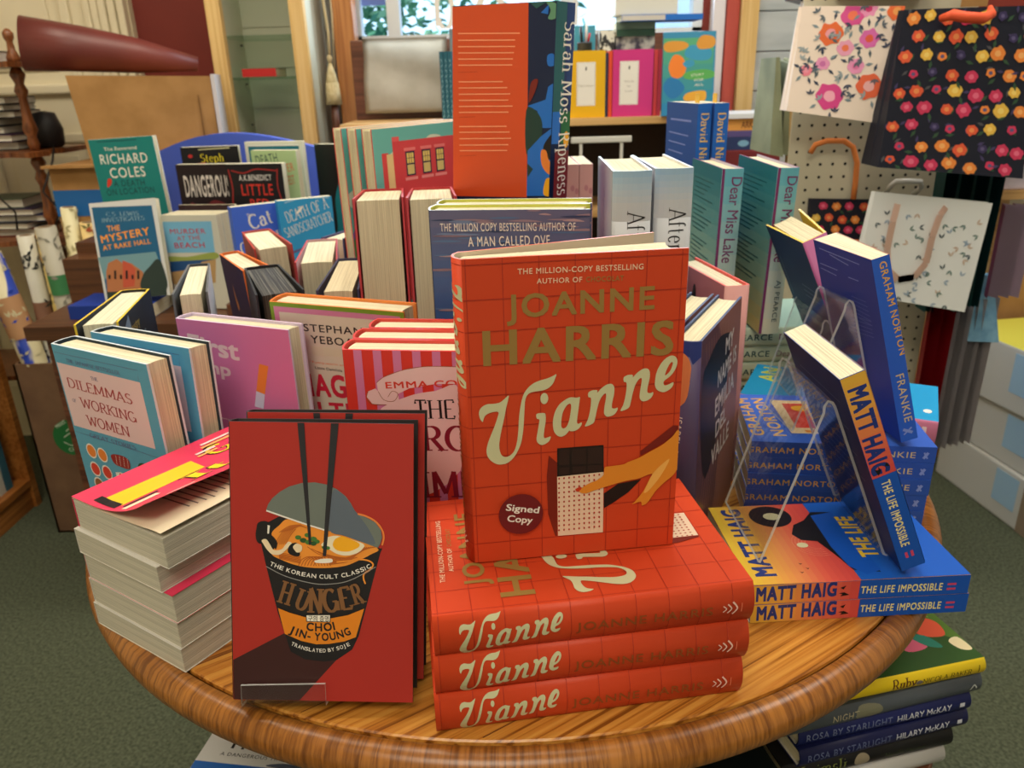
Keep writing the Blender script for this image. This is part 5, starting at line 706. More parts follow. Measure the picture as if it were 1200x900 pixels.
# white parcels with brown tape
def parcel(label, lo, hi, top, rz):
    c = Vector(((lo[0]+hi[0])/2, (lo[1]+hi[1])/2, lo[2])); t = thing('taped_parcel', label, 'parcel', c, R(rz), 'white taped parcels on the right')
    w, d, h = (hi[0]-lo[0])/2, (hi[1]-lo[1])/2, hi[2]-lo[2]
    bm = bmesh.new(); box(bm, (-w, -d, 0), (w, d, h), 0, .006)
    for f in bm.faces: f.material_index = 1 if f.normal.z > .9 else 0
    finish(bm, 'carton', [mat((204,208,208), .6), mat(top, .5)], t)
    for q in ((-w-.0006, -d-.0006, 0), (w-.06, -d-.0006, 0)):
        bm = bmesh.new(); box(bm, q, (q[0]+.0606, q[1]+.06, h+.0006)); finish(bm, 'parcel_tape', mat((150,134,116), .25), t)['label'] = 'glossy brown tape'
    bm = bmesh.new(); box(bm, (-w-.0012, -d*.62, h*.3), (-w-.0002, -d*.2, h*.92)); finish(bm, 'address_label', mat((166,206,240), .5), t)
    return t
parcel('lowest of the three white taped parcels on the floor at the right', (1.37, 1.83, 0), (1.77, 2.25, .155), (206,206,200), 6)
parcel('middle of the three stacked white taped parcels at the right', (1.375, 1.85, .1562), (1.775, 2.27, .315), (206,206,200), 8)
parcel('topmost white taped parcel with a yellow lid at the right edge', (1.36, 1.86, .3162), (1.77, 2.27, .495), (226,222,90), 9)
# things along the top edge on the right
bm = bmesh.new(); box(bm, (0, 0, 0), (.1, .06, .03), 0, .004, Matrix.Translation((.56, 1.66, 1.338)) @ Matrix.Rotation(R(14), 4, 'Y')); bmesh.ops.recalc_face_normals(bm, faces=bm.faces)
tag(finish(bm, 'hook_case', mat((26,30,46), .3)), 'dark navy case hanging above the pink floral bag', 'case')
tag(boxobj('hanging_rail', (.63, 1.60, 1.338), (.80, 1.645, 1.375), darkwood, bev=.004), 'brown wooden rail along the top of the pegboard', 'rail')
tag(boxobj('price_card', (.842, 1.58, 1.31), (.89, 1.583, 1.36), kraft), 'brown card hanging above the large floral bag', 'card')
# ================================================================== left background
# small stepped display behind the table
sd = thing('stepped_display', 'low wooden stepped display behind the main table holding crime novels', 'display stand', (-.66, 1.85, 0))
bm = bmesh.new(); box(bm, (-.36, -.27, TZ-.03), (.33, .25, TZ)); box(bm, (-.36, -.07, TZ), (.33, .25, TZ+.10)); box(bm, (-.36, 0.0, TZ+.10), (.33, .25, TZ+.125)); finish(bm, 'stepped_top', wood_mat('display_wood', (70,42,26), (104,66,40), (88,54,32), 0, .8, .4, 0), sd)
for x in (-.33, .28):
    for y in (-.25, .2): boxobj('leg', (x, y, 0), (x+.04, y+.04, TZ-.03), darkwood, sd)
blue = (70,94,196)
bm = bmesh.new(); n = 14; F0, F1 = [], []
for i in range(n+1):
    s = i/n; x = -.9+.5*s; z = TZ+.295+.065*math.sin(math.pi*min(1, s*1.02+.02))*(1-.25*s)
    y = 2.06-.05*math.sin(math.pi*s)
    F0.append((bm.verts.new((x, y, TZ+.126)), bm.verts.new((x, y, z)))); F1.append((bm.verts.new((x, y+.03, TZ+.126)), bm.verts.new((x, y+.03, z))))
for i in range(n):
    for q in ((F0[i][0], F0[i+1][0], F0[i+1][1], F0[i][1]), (F1[i+1][0], F1[i][0], F1[i][1], F1[i+1][1]), (F0[i][1], F0[i+1][1], F1[i+1][1], F1[i][1]), (F0[i+1][0], F0[i][0], F1[i][0], F1[i+1][0])): bm.faces.new(q)
for q in (F0, F1): pass
bm.faces.new((F0[0][0], F0[0][1], F1[0][1], F1[0][0])); bm.faces.new((F0[n][1], F0[n][0], F1[n][0], F1[n][1])); bmesh.ops.recalc_face_normals(bm, faces=bm.faces)
tag(finish(bm, 'curved_backdrop', mat(blue, .6)), 'curved royal blue card backdrop behind the crime novels', 'backdrop')
book('blue book lying flat under the framed-cover mystery book on the stepped display', pose((-.765, 1.622, .030), -2, 0, 0, 'lie'), (.11, .029, .18), (30,60,150), kind='paper')
PB = dict(kind='paper')
book('teal book with a tall white author name standing behind the white-bordered mystery', pose((-.9331, 1.8549, .1255), -1.4, .6, -2.3), (.148, .02, .229), (30,128,124), kind='hard', rim=(220,222,210), art={'F': ART_COLES_F+[('p', (14,70,76), [(20, 224), (110, 224), (110, 222.4), (20, 222.4)])]})
lw = book('white-bordered mystery book with a dark blue cover of a red brick hall', pose((-.8700, 1.645, .036), 1.6, 12, -3.2), (.1393, .02, .205), (206,208,206), cs=(180,184,186), art={'F': ART_LEWIS_F}, **PB)
mu = book('front copy of the pale blue seaside mystery with a white border', pose((-.741, 1.702, .0012), -13.5, 0, -1), (.1348, .02, .2045), (214,214,200), cs=(190,190,180), art={'F': ART_MURDER_F}, group='seaside mystery copies', **PB)
for k in (1, 2):
    dup(mu, ['', 'second copy of the seaside mystery, just behind the front one', 'third copy of the seaside mystery, furthest back'][k], pose((-.741+.0049*k, 1.702+.0205*k, .0012), -13.5, 0, -1))
book('dark book with cream pages standing behind the three seaside mysteries', pose((-.724, 1.7645, .0012), -13.5, 0, -1), (.14, .008, .216), (44,24,30), **PB)
tag(boxobj('display_riser', (-.59, 1.585, TZ+.0005), (-.335, 1.765, TZ+.036), darkwood), 'dark wooden riser under the two blue mysteries on the stepped display', 'riser')
def simple(label, O, yaw, dims, col, items, lean=0, tilt=0, kind='paper', cs=None, **k): return book(label, pose(O, yaw, lean, tilt), dims, col, cs=cs, art={'F': items}, kind=kind, **k)
simple('royal blue cat mystery with white script lettering, leaning forward', (-.543, 1.565, .0372), 36, (.104, .02, .20), (70,108,220),
  [('t', 'white', 'The', 30, 176, 12, 8, 12), ('t', 'white', 'Cat', 34, 152, 48, 28, 12, 'serif', .5), ('t', 'ink', 'WHO', 36, 131, 28, 15, 8, 's', .3), ('t', 'white', 'Cracked', 10, 102, 86, 26, 12, 'serif', .5), ('t', 'ink', 'A CODE', 22, 74, 50, 14, 12, 's', .1)])
simple('sky blue book with decorative white title right of the royal blue cat mystery', (-.460, 1.60, .0372), 30, (.112, .02, .205), (52,152,210),
  [('t', 'white', 'DEATH OF A', 16, 160, 92, 22, 14, 'serif', .1), ('t', 'white', 'SANDSCRATCHER', 10, 130, 104, 20, 14, 'serif', .1), ('l', (190,220,235), [(14, 200), (50, 206), (106, 202)], 1.4, 1), ('p', 'white', [(34, 176), (44, 180), (50, 190), (42, 186)], 1), ('l', 'dilline', [(8, 96), (110, 124)], 5)])
redl = [('l', 'gnred2', [(6, 188), (10, 150), (6, 110), (14, 70)], 3, 1), ('l', 'gnred2', [(118, 188), (114, 150), (120, 110), (112, 70)], 3, 1), ('l', 'gnred2', [(12, 186), (40, 180), (70, 188), (116, 184)], 3, 1)]
simple('black thriller with red vines and a bold red title', (-.617, 1.7835, .1005), -6.5, (.129, .025, .1995), (24,20,24), redl+[('t', (220,216,210), 'A.K.BENEDICT', 28, 164, 74, 12, 0, 's', .2), ('t', (206,52,40), 'LITTLE', 30, 132, 72, 24, 0, 's', .2), ('t', (206,52,40), 'RED', 46, 104, 44, 20, 0, 's', .2)], cs=(30,26,28))
simple('black book with tall white letters above a dark red scene', (-.741, 1.821, .1005), -7.3, (.129, .02, .198), (34,22,26), [('t', (214,206,200), 'DANGEROUS', 14, 128, 108, 46, 0, 's', .3), ('p', (110,40,44), [(14, 20), (120, 20), (118, 96), (80, 120), (50, 100), (20, 112)], 1), ('c', (190,150,110), (84, 84), 16, 20), ('c', (90,30,34), (84, 70), 20, 12)])
simple('black book with a yellow handwritten name behind the dark red one', (-.744, 1.872, .1255), 5, (.129, .02, .206), (20,20,24), [('t', (228,210,40), 'Steph', 42, 172, 52, 18, 0, 'serif', .2), ('c', (180,40,40), (20, 186), 5, 4), ('l', (190,70,50), [(2, 166), (52, 170)], 3), ('l', (200,196,150), [(40, 200), (110, 202)], 2.4)])
simple('pale green crime book with a slanted title', (-.582, 1.865, .1255), -16, (.115, .02, .196), (176,204,150), [('t', 'dkteal', 'DEATH', 12, 164, 56, 20, 7, 's'), ('t', (214,110,80), 'UNDER', 52, 142, 56, 18, 10, 's'), ('t', (214,110,80), 'REQUEST', 62, 116, 44, 20, 8, 's'), ('l', (96,130,90), [(20, 70), (90, 76)], 1.2), ('l', (96,130,90), [(20, 56), (90, 60)], 1.2)])
simple('white-edged teal patterned book behind the pale green crime book', (-.61, 1.917, .1255), -8, (.14, .02, .211), (214,214,200), [rect((28,110,132), 8, 8, 132, 203)]+[('l', (20,70,100), [(100, 20+k*14), (128, 30+k*14)], 3) for k in range(12)]+[('l', (226,226,220), [(8, 203), (132, 203)], 4)])
simple('black and teal book at the right end of the crime display', (-.443, 1.895, .1255), -24, (.11, .02, .204), (22,112,124), [('p', 'black', [(2, 2), (40, 2), (44, 80), (60, 120), (78, 150), (92, 160), (108, 202), (2, 202)], 1), ('t', (150,200,200), 'THE', 74, 120, 30, 12, -70, 's'), ('t', (150,200,200), 'NIGHT', 70, 80, 40, 14, -60, 's')])
# ---------------- cardboard boxes and maroon paper
st = thing('side_table', 'dark wooden side table under the cardboard boxes', 'table', (-1.0, 2.42, 0))
boxobj('top', (-.24, -.31, .82), (.22, .02, .845), darkwood, st)
for x in (-.26, .22):
    for y in (-.30, -.03): boxobj('leg', (x*.75, y, 0), (x*.75+.04, y+.04, .82), darkwood, st)
lb = thing('cardboard_box', 'lower brown cardboard box with a wide blue tape band', 'box', (-1.0, 2.33, .8455))
boxobj('carton', (-.20, -.20, 0), (.20, .09, .18), kraft, lb, .003); boxobj('packing_tape', (-.2012, -.2012, .05), (.2012, -.1, .118), mat((30,100,170), .35), lb)['label'] = 'blue tape band'
boxobj('flap', (-.205, -.225, .176), (.0, -.20, .183), kraft, lb)
ub = thing('cardboard_box', 'large upper cardboard box standing in front of the red wall', 'box', (-.955, 2.27, 1.03), R(14))
hb = bmesh.new()
hexa(hb, [(-.16, -.10, 0), (.165, -.10, 0), (.165, .09, 0), (-.16, .09, 0), (-.175, -.11, .215), (.168, -.11, .205), (.168, .09, .205), (-.175, .09, .215)]); bmesh.ops.recalc_face_normals(hb, faces=hb.faces); finish(hb, 'carton', kraft, ub)
boxobj('lining_bag', (.1685, -.112, .0), (.178, .09, .21), mat((206,200,200), .4), ub)['label'] = 'white plastic bag over the right side'
bm = bmesh.new(); box(bm, (.13, -.1112, .03), (.132, -.10, .16)); finish(bm, 'seam', mat((120,84,44), .8), ub)
bm = bmesh.new()
tube(bm, [(-1.225, 2.19, 1.325), (-1.10, 2.24, 1.310), (-.98, 2.29, 1.292), (-.84, 2.34, 1.268)], .06, 28, rs=[.066, .056, .044, .018])
tag(finish(bm, 'paper_roll', noise_mat('maroon_paper', (96,42,38), (120,56,50), (1, 1, 1), 4, 2, .4), smooth=False), 'rolled sheet of maroon paper lying across the cardboard box', 'paper roll')
# ---------------- whatnot with book piles
WX, WY = -1.53, 2.28
wt = thing('whatnot', 'brown wooden corner whatnot with turned posts and curved shelves', 'shelf', (WX, WY, 0))
def whatnot_shelf(z):
    bm = bmesh.new(); pts = [(-.3, .25), (-.3, -.02), (-.12, -.05), (.02, -.02), (.10, -.06), (.17, -.03), (.235, -.06), (.262, .0), (.225, .05), (.25, .10), (.25, .25)]
    lo = [bm.verts.new((x, y, z-.014)) for x, y in pts]; hi = [bm.verts.new((x, y, z)) for x, y in pts]
    for i in range(len(pts)): bm.faces.new((lo[i-1], lo[i], hi[i], hi[i-1]))
    bm.faces.new(hi); bm.faces.new(lo[::-1]); bmesh.ops.recalc_face_normals(bm, faces=bm.faces); finish(bm, 'shelf', turned, wt)
for z in (.4, .815, 1.055, 1.285): whatnot_shelf(z)
prof = [(.012, 0), (.016, .02), (.012, .04), (.02, .06), (.014, .09), (.011, .15), (.018, .17), (.011, .19), (.02, .215), (.012, .235)]
for x, y in ((.205, .03), (-.26, .05)):
    for z, top in ((0, .386), (.4, .801), (.815, 1.041), (1.055, 1.271)):
        bm = bmesh.new(); lathe(bm, [(r_, q*(top-z)/.235) for r_, q in prof], 16, (x, y, z)); finish(bm, 'post', turned, wt)
bm = bmesh.new(); lathe(bm, [(.016, 0), (.018, .01), (.01, .03), (.008, .05), (.013, .06), (.014, .072), (.006, .082), (.001, .084)], 18, (.205, .03, 1.285)); finish(bm, 'finial', turned, wt)
def pile(x, y, z, items, place, group):
    for k, (t_, w_, h_, c_, dx, yaw, nm) in enumerate(items):
        z += t_+.0006
        b = book(nm+' book, '+place, pose((x+dx, y, z-TZ), yaw+180, 0, 0, 'lie'), (w_, t_, h_), c_, kind='hard' if t_ > .016 else 'paper', group=group, pg=mat((206,202,190), .9))
def pos_(k, n): return ['bottom', 'second from the bottom', 'third from the bottom', 'fourth from the bottom', 'fifth from the bottom', 'sixth from the bottom', 'top'][k if k < n-1 else 6]
u = [(.023, .15, .22, (30,26,34), .0, 4), (.02, .15, .22, (60,30,70), .02, -3), (.021, .15, .21, (28,28,32), -.01, 2), (.02, .15, .21, (70,66,70), -.01, -2), (.018, .15, .22, (36,36,40), .015, 3), (.017, .15, .22, (40,44,60), .012, -2), (.019, .16, .22, (60,58,54), .008, 2)]
cn = ['black', 'purple', 'dark', 'grey', 'charcoal', 'slate', 'brown grey']
pile(WX-.08, WY+.18, 1.0555, [(a, b, c, d, e, f, pos_(i, 7).capitalize()+' '+cn[i]) for i, (a, b, c, d, e, f) in enumerate(u)], 'in the pile on the middle whatnot shelf', 'pile on the middle whatnot shelf')
u = [(.022, .15, .22, (150,46,36), .01, 4), (.018, .15, .22, (56,56,56), -.01, -3), (.019, .15, .22, (36,48,90), .025, 3), (.019, .15, .22, (46,36,70), .01, -2), (.026, .15, .2, (90,110,90), -.02, 4)]
cn = ['red', 'dark grey', 'navy', 'plum', 'thick green patterned']
pile(WX-.06, WY+.17, .8155, [(a, b, c, d, e, f, pos_(i, 5).capitalize()+' '+cn[i]) for i, (a, b, c, d, e, f) in enumerate(u)], 'in the pile on the lower whatnot shelf', 'pile on the lower whatnot shelf')
book('White-edged grey book lying on the top whatnot shelf beside the finial', pose((WX-.07, WY+.15, 1.2856-TZ+.03), 180, 0, 0, 'lie'), (.15, .03, .22), (70,74,84), kind='hard', pg=mat((216,214,206), .9))
bm = bmesh.new(); lathe(bm, [(.03, 0), (.046, .01), (.05, .04), (.042, .075), (.018, .09), (.014, .11), (.018, .125)], 20, (WX+.02, WY+.205, 1.0555))
tag(finish(bm, 'dark_vase', mat((22,20,22), .15)), 'glossy black vase behind the upper pile on the whatnot', 'vase')
bm = bmesh.new(); lathe(bm, [(.03, 0), (.04, .006), (.044, .05), (.03, .095), (.008, .1)], 20, (WX+.19, WY+.14, 1.0555))
tag(finish(bm, 'round_speaker', mat((34,32,34), .5)), 'dark rounded speaker on the whatnot right of the upper pile', 'speaker')
bm = bmesh.new()
tube(bm, [(WX+.22, WY+.1, 1.06), (WX+.275, WY-.02, 1.03), (WX+.245, WY-.05, .95), (WX+.285, WY-.06, .90), (WX+.25, WY-.06, .83)], .003, 6); tube(bm, [(WX+.13, WY-.07, 1.04), (WX+.12, WY-.075, .96), (WX+.17, WY-.075, .9), (WX+.16, WY-.07, .85)], .003, 6)
tag(finish(bm, 'trailing_cable', mat((26,24,24), .6)), 'black cables trailing down the front of the whatnot', 'cable')
# ---------------- wrapping paper rolls in a brown box
def obox(lo, hi, name, label, m_, th=.006):
    t = thing(name, label, 'box', ((lo[0]+hi[0])/2, (lo[1]+hi[1])/2, lo[2])); w, d, h = (hi[0]-lo[0])/2, (hi[1]-lo[1])/2, hi[2]-lo[2]
    bm = bmesh.new()
    for a, b in (((-w, -d, 0), (w, d, th)), ((-w, -d, 0), (w, -d+th, h)), ((-w, d-th, 0), (w, d, h)), ((-w, -d, 0), (-w+th, d, h)), ((w-th, -d, 0), (w, d, h))): box(bm, a, b)
    finish(bm, 'carton', m_, t); return t, w, d, h
t, w, d, h = obox((-1.345, 2.0, 0), (-1.125, 2.118, .525), 'cardboard_box', 'brown box of wrapping paper rolls with a round green logo', kraftd)
mats = []; bm = bmesh.new()
print_on(bm, mats, [('c', (40,116,64), (108, 305), 50, 54), ('l', (206,220,200), [(84, 292), (108, 280), (130, 296)], 2.4, 1), ('l', (206,220,200), [(88, 306), (108, 318), (126, 310)], 2.4, 1), ('l', (206,220,200), [(98, 324), (108, 332), (118, 326)], 2.4, 1), ('t', (206,220,200), 'MINT', 76, 334, 34, 10, 30, 's', .3), ('t', (206,220,200), 'CITY', 94, 262, 32, 10, 8, 's', .3)], 2*w, h, lambda u, v, o: Vector((-w+u, -d-o, v)))
finish(bm, 'printed_logo', mats, t)['label'] = 'round green logo'
def roll(label, a, b, r, base, spots, wrap=None):
    t = thing('wrapping_roll', label, 'wrapping paper', a, 0, 'wrapping paper rolls in the brown box'); A, B = Vector(a), Vector(b); d_ = B-A
    bm = bmesh.new(); tube(bm, [Vector((0, 0, 0)), d_*.5, d_], r, 20); bm2 = bm; mats = [base if not isinstance(base, tuple) else mat(base, .5)]
    z = d_.normalized(); x = Vector((1, 0, 0)); x = (x-z*x.dot(z)).normalized(); y = z.cross(x)
    L = d_.length
    items = []
    rr2 = random.Random(len(label)*7)
    for k in range(120):
        u_, v_ = rr2.uniform(0, 2*math.pi*r*1000), rr2.uniform(120, L*1000)
        for q in range(2): leaf(items, u_, v_, 19, rr2.uniform(0, 6.2), spots[k % len(spots)])
    print_on(bm, mats, items, 2*math.pi*r, L, lambda u, v, o: (x*math.cos(u/r+math.pi)+y*math.sin(u/r+math.pi))*(r+o+.0003)+z*v, cuts=[.004*i_ for i_ in range(1, int(2*math.pi*r/.004))])
    finish(bm, 'roll', mats, t)
    bm = bmesh.new(); tube(bm, [d_*.985, d_*1.0006], r*.72, 16); finish(bm, 'tube_end', mat((120,96,70), .9), t)
    if wrap:
        bm = bmesh.new(); tube(bm, [d_*wrap[0], d_*wrap[1]], r+.0016, 20, cap=False); finish(bm, 'paper_band', mat(wrap[2], .6), t)
    return t
roll('white roll with black zigzag leaves, front left in the box', (-1.285, 2.092, .0065), (-1.272, 2.080, .857), .021, (206,204,190), [(50,54,56), (80,80,80)], (.72, .79, (150,110,90)))
roll('yellow roll with dark starry leaves behind the white zigzag roll', (-1.238, 2.092, .0065), (-1.228, 2.088, .868), .019, (214,190,116), [(70,62,36), (190,120,60)])
roll('grey film-wrapped roll with a green dot label', (-1.160, 2.034, .0065), (-1.188, 2.034, .885), .025, (176,172,156), [(150,148,136)], (.80, .86, (70,140,90)))
roll('tall cream roll right of the grey film-wrapped roll', (-1.195, 2.092, .0065), (-1.149, 2.09, .925), .019, (220,212,170), [(206,196,150)])
roll('cream roll with small red berries at the right of the box', (-1.153, 2.092, .0065), (-1.105, 2.088, .885), .020, (224,196,130), [(190,90,60), (120,120,70)])
roll('large cream and royal blue roll leaning out of the box on the left', (-1.222, 2.040, .012), (-1.352, 2.030, .82), .032, noise_mat('blue_and_cream', (40,70,180), (214,206,170), (3, 3, .6), 5, 3, .5, 0, .47, .5), [(214,206,170), (40,70,180)], (.72, .86, (196,150,110)))
# ---------------- pine bookcase at the left edge
bc = thing('bookcase', 'low pine bookcase at the left edge facing the table', 'bookcase', (-1.645, 1.88, 0))
pine2 = wood_mat('amber_pine', (150,92,36), (190,126,62), (172,108,48), 0, .8, .4, 1)
for nm, lo, hi in (('side_panel', (-.16, .28, 0), (.15, .305, .80)), ('side_panel', (-.16, -.40, 0), (.15, -.38, .80)), ('shelf', (-.16, -.38, .075), (.15, .28, .095)), ('shelf', (-.16, -.38, .45), (.15, .28, .47)), ('top', (-.17, -.41, .80), (.16, .31, .82)), ('plinth', (-.16, -.38, 0), (.14, .28, .075)), ('back_panel', (-.17, -.38, 0), (-.158, .28, .80))): boxobj(nm, lo, hi, pine2, bc)
cl = [(60,110,130), (200,200,190), (40,40,46), (60,80,130), (150,60,50), (90,130,110)]
nmz = ['teal', 'cream', 'black', 'blue', 'rust red', 'sage']
for k in range(6):
    book(nmz[k]+' book spine on the pine bookcase, '+['nearest the far end', 'second from the far end', 'third from the far end', 'fourth from the far end', 'fifth from the far end', 'sixth from the far end'][k], pose((-1.52, 2.115-.034*k, .0958-TZ), 180), (.13, .028, .20-.008*(k % 3)), cl[k], kind='paper', group='books on the pine bookcase')
# ================================================================== the round table
BASES['face'] = Matrix(((1, 0, 0), (0, 0, 1), (0, -1, 0)))
TC = (-.003, .928)
tb = thing('round_table', 'round pine pedestal table with a thick rounded rim', 'table', (TC[0], TC[1], 0))
top_m = wood_mat('honey_pine_planks', (140,84,28), (226,166,78), (204,136,54), R(-33), 1.5, .3, 0)
def rim_wood(name):
    mm = bpy.data.materials.new(name); mm.use_nodes = True; nt = mm.node_tree; b = nt.nodes['Principled BSDF']; L = nt.links
    tc = nd(nt, 'ShaderNodeTexCoord'); se = nd(nt, 'ShaderNodeSeparateXYZ'); L.new(tc.outputs['Object'], se.inputs[0])
    an = nd(nt, 'ShaderNodeMath', operation='ARCTAN2'); L.new(se.outputs[1], an.inputs[0]); L.new(se.outputs[0], an.inputs[1])
    def grain(ka, kz, sc, det, dist):
        m1 = nd(nt, 'ShaderNodeMath', operation='MULTIPLY'); m1.inputs[1].default_value = ka; L.new(an.outputs[0], m1.inputs[0])
        m2 = nd(nt, 'ShaderNodeMath', operation='MULTIPLY'); m2.inputs[1].default_value = kz; L.new(se.outputs[2], m2.inputs[0])
        co = nd(nt, 'ShaderNodeCombineXYZ'); L.new(m1.outputs[0], co.inputs[0]); L.new(m2.outputs[0], co.inputs[1])
        no = nd(nt, 'ShaderNodeTexNoise'); no.inputs['Scale'].default_value = sc; no.inputs['Detail'].default_value = det; no.inputs['Distortion'].default_value = dist; L.new(co.outputs[0], no.inputs['Vector']); return no
    n1 = grain(150, 30, 1, 4, .5); n2 = grain(1.4, 6, 1, 2, .3)
    ra = nd(nt, 'ShaderNodeValToRGB'); q = ra.color_ramp.elements; q[0].position = .34; q[1].position = .62; q[0].color = lin((122,74,28))+(1,); q[1].color = lin((182,122,54))+(1,)
    r2 = nd(nt, 'ShaderNodeValToRGB'); q = r2.color_ramp.elements; q[0].position = .4; q[1].position = .6; q[0].color = (.5, .36, .26, 1); q[1].color = (1, .98, .94, 1)
    mx = nd(nt, 'ShaderNodeMix', data_type='RGBA', blend_type='MULTIPLY'); mx.inputs[0].default_value = .6
    L.new(n1.outputs[0], ra.inputs[0]); L.new(n2.outputs[0], r2.inputs[0]); L.new(ra.outputs[0], mx.inputs[6]); L.new(r2.outputs[0], mx.inputs[7]); L.new(mx.outputs[2], b.inputs['Base Color'])
    b.inputs['Roughness'].default_value = .3; return mm
rim_m = rim_wood('honey_pine_rim')
bm = bmesh.new(); lathe(bm, [(.05, TZ-.03), (.47, TZ-.03), (.482, TZ-.004), (.4815, TZ-.0012), (.480, TZ), (.01, TZ)], 128, smooth=False)
for k in range(-4, 5):      # narrow joints between planks
    a = R(33); dx, dy = math.cos(a), math.sin(a); off = k*.104+.03; L_ = math.sqrt(max(.0, .478**2-off**2))
    if L_ > .05:
        q = [Vector((dx*s*L_-dy*(off+e), dy*s*L_+dx*(off+e), TZ+.00015)) for s, e in ((-1, -.0004), (1, -.0004), (1, .0004), (-1, .0004))]
        f = bm.faces.new([bm.verts.new(p) for p in q]); f.material_index = 1
finish(bm, 'tabletop', [top_m, mat((92,50,20), .6)], tb)
bm = bmesh.new(); lathe(bm, [(.4835, TZ-.03), (.4835, TZ-.003), (.4855, TZ-.0002), (.491, TZ+.0008), (.499, TZ-.002), (.5045, TZ-.009), (.506, TZ-.017), (.504, TZ-.026), (.498, TZ-.033), (.488, TZ-.036), (.46, TZ-.036), (.46, TZ-.031), (.4835, TZ-.03)], 128)
finish(bm, 'rim', rim_m, tb)
bm = bmesh.new(); lathe(bm, [(.11, TZ-.031), (.11, TZ-.05), (.06, TZ-.08), (.045, TZ-.2), (.075, .32), (.08, .25), (.05, .2), (.07, .16), (.07, .12)], 32); finish(bm, 'pedestal', turned, tb)
bm = bmesh.new(); lathe(bm, [(.2, 0), (.2, .03), (.17, .05), (.08, .075), (.07, .119)], 40); finish(bm, 'base', turned, tb)
# card risers that lift the rear books
def riser(label, x0, x1, y0, y1, h): tag(boxobj('display_riser', (x0, y0, TZ+.0005), (x1, y1, TZ+h), kraft, bev=.002), label, 'riser')
riser('low brown card riser under the tall sea-cover novels', -.075, .083, .785, .905, .0995)
riser('low brown card riser under the two thick red hardbacks', -.185, -.085, .885, 1.055, .0785)
riser('tall brown card riser under the tall orange and blue book', -.05, .085, .945, 1.05, .2915)
riser('brown card riser under the house-cover books', -.225, -.075, 1.14, 1.29, .139)
riser('brown card riser under the two white spined novels', .114, .196, .85, .985, .1240)
riser('brown card riser under the two pink spined books', .075, .135, 1.07, 1.2, .149)
riser('tall brown card riser under the two bright blue paperbacks', .268, .345, 1.255, 1.33, .2095)
# ================================================================== orange tiled hardbacks
OR = (204,68,33)
HX = [2.5, 28, 53.3, 78.8, 104.5, 130, 155.5]; HY = [17, 42, 66, 91, 115, 140, 163.5, 188.3, 211.3, 236]
tiles = [('l', 'tileline', [(x, 0), (x, 240)], .55) for x in HX]+[('l', 'tileline', [(0, y), (163, y)], .55) for y in HY]
VF = tiles+[('t', (236,200,170), 'THE MILLION-COPY BESTSELLING', 38.4, 227.9, 89, 3.9, -.7, 's', .25), ('t', (236,200,170), 'AUTHOR OF', 51.6, 220.6, 32, 3.6, -.9, 's', .25), ('t', 'goldv', 'CHOCOLAT', 86.4, 219.9, 27, 3.6, -1, 's', .1),
  ('t', 'goldv', 'JOANNE', 30, 197.3, 106.5, 16.5, .3, 's', .4), ('t', 'goldv', 'HARRIS', 12.3, 163.6, 139.7, 25.2, -.3, 's', .45)]+ART_V_script+ART_V_F
def sp_map(p): return (2.6+.95*(-.1116*p[0]+.5792*p[1]-48.726), -.4938*p[0]-.0821*p[1]+235.76)
def sp_it(it):
    if it[0] == 'p': return ('p', it[1], [sp_map(q) for q in it[2]], it[3], [[sp_map(q) for q in h_] for h_ in (it[4] if len(it) > 4 else [])])
    c_ = sp_map(it[2]); return ('c', it[1], c_, it[4]*.56, it[3]*.5)
VS = [('l', 'tileline', [(0, y), (35, y)], .5) for y in HY]+[sp_it(i) for i in ART_V_script]+[('t', (150,76,34), 'JOANNE HARRIS', 12, 136.4, 104, 7.6, -90, 's', .2),
  ('l', (236,196,184), [(11, 17), (16.5, 13.5), (22, 17)], 1.3, 1), ('l', (236,196,184), [(12.5, 21), (16.5, 18), (20.5, 21)], 1.1, 1), ('l', (236,196,184), [(13.8, 24.5), (16.5, 22), (19.2, 24.5)], .9, 1), ('l', (226,120,90), [(12.5, 10), (20.5, 10)], .8)]
VB = tiles
vs = book('topmost of the three orange tile-patterned hardbacks stacked flat at the table front', pose((.1763, .4911, .1051), 7.68, 0, 0, 'lie'), (.163, .0348, .24), OR, art={'F': VF, 'S': VS, 'B': VB}, group='flat stack of orange tiled hardbacks', rim=(214,90,50), lining=(74,28,30), rnd_=.006)
dup(vs, 'middle of the three orange tile-patterned hardbacks stacked flat at the table front', pose((.1750, .4905, .0702), 7.5, 0, 0, 'lie'))
dup(vs, 'bottom of the three orange tile-patterned hardbacks stacked flat at the table front', pose((.1732, .4910, .0353), 7.9, 0, 0, 'lie'))
vb = book('orange tile-patterned hardback standing upright on the flat stack, with a hand reaching for chocolate', pose((-.0327, .5217, .1066), 7.1, .6, .2), (.16, .028, .24), OR, art={'F': VF, 'S': VS, 'B': VB}, opB=15, te=.043, rim=(214,96,56), lining=(206,190,170), rnd_=.006)
part_on(vb, 'round_sticker', [('c', 'sticker', (36.7, 41.1), 17.2, 17.4), ('t', 'white', 'Signed', 25, 45.6, 26, 5.6, -11, 's', .35), ('t', 'white', 'Copy', 25.6, 36, 20, 5.6, -11, 's', .35)], .16, .24, lambda u, v, o: Vector((u, -o, v)), 'dark red signed copy sticker', .0022)
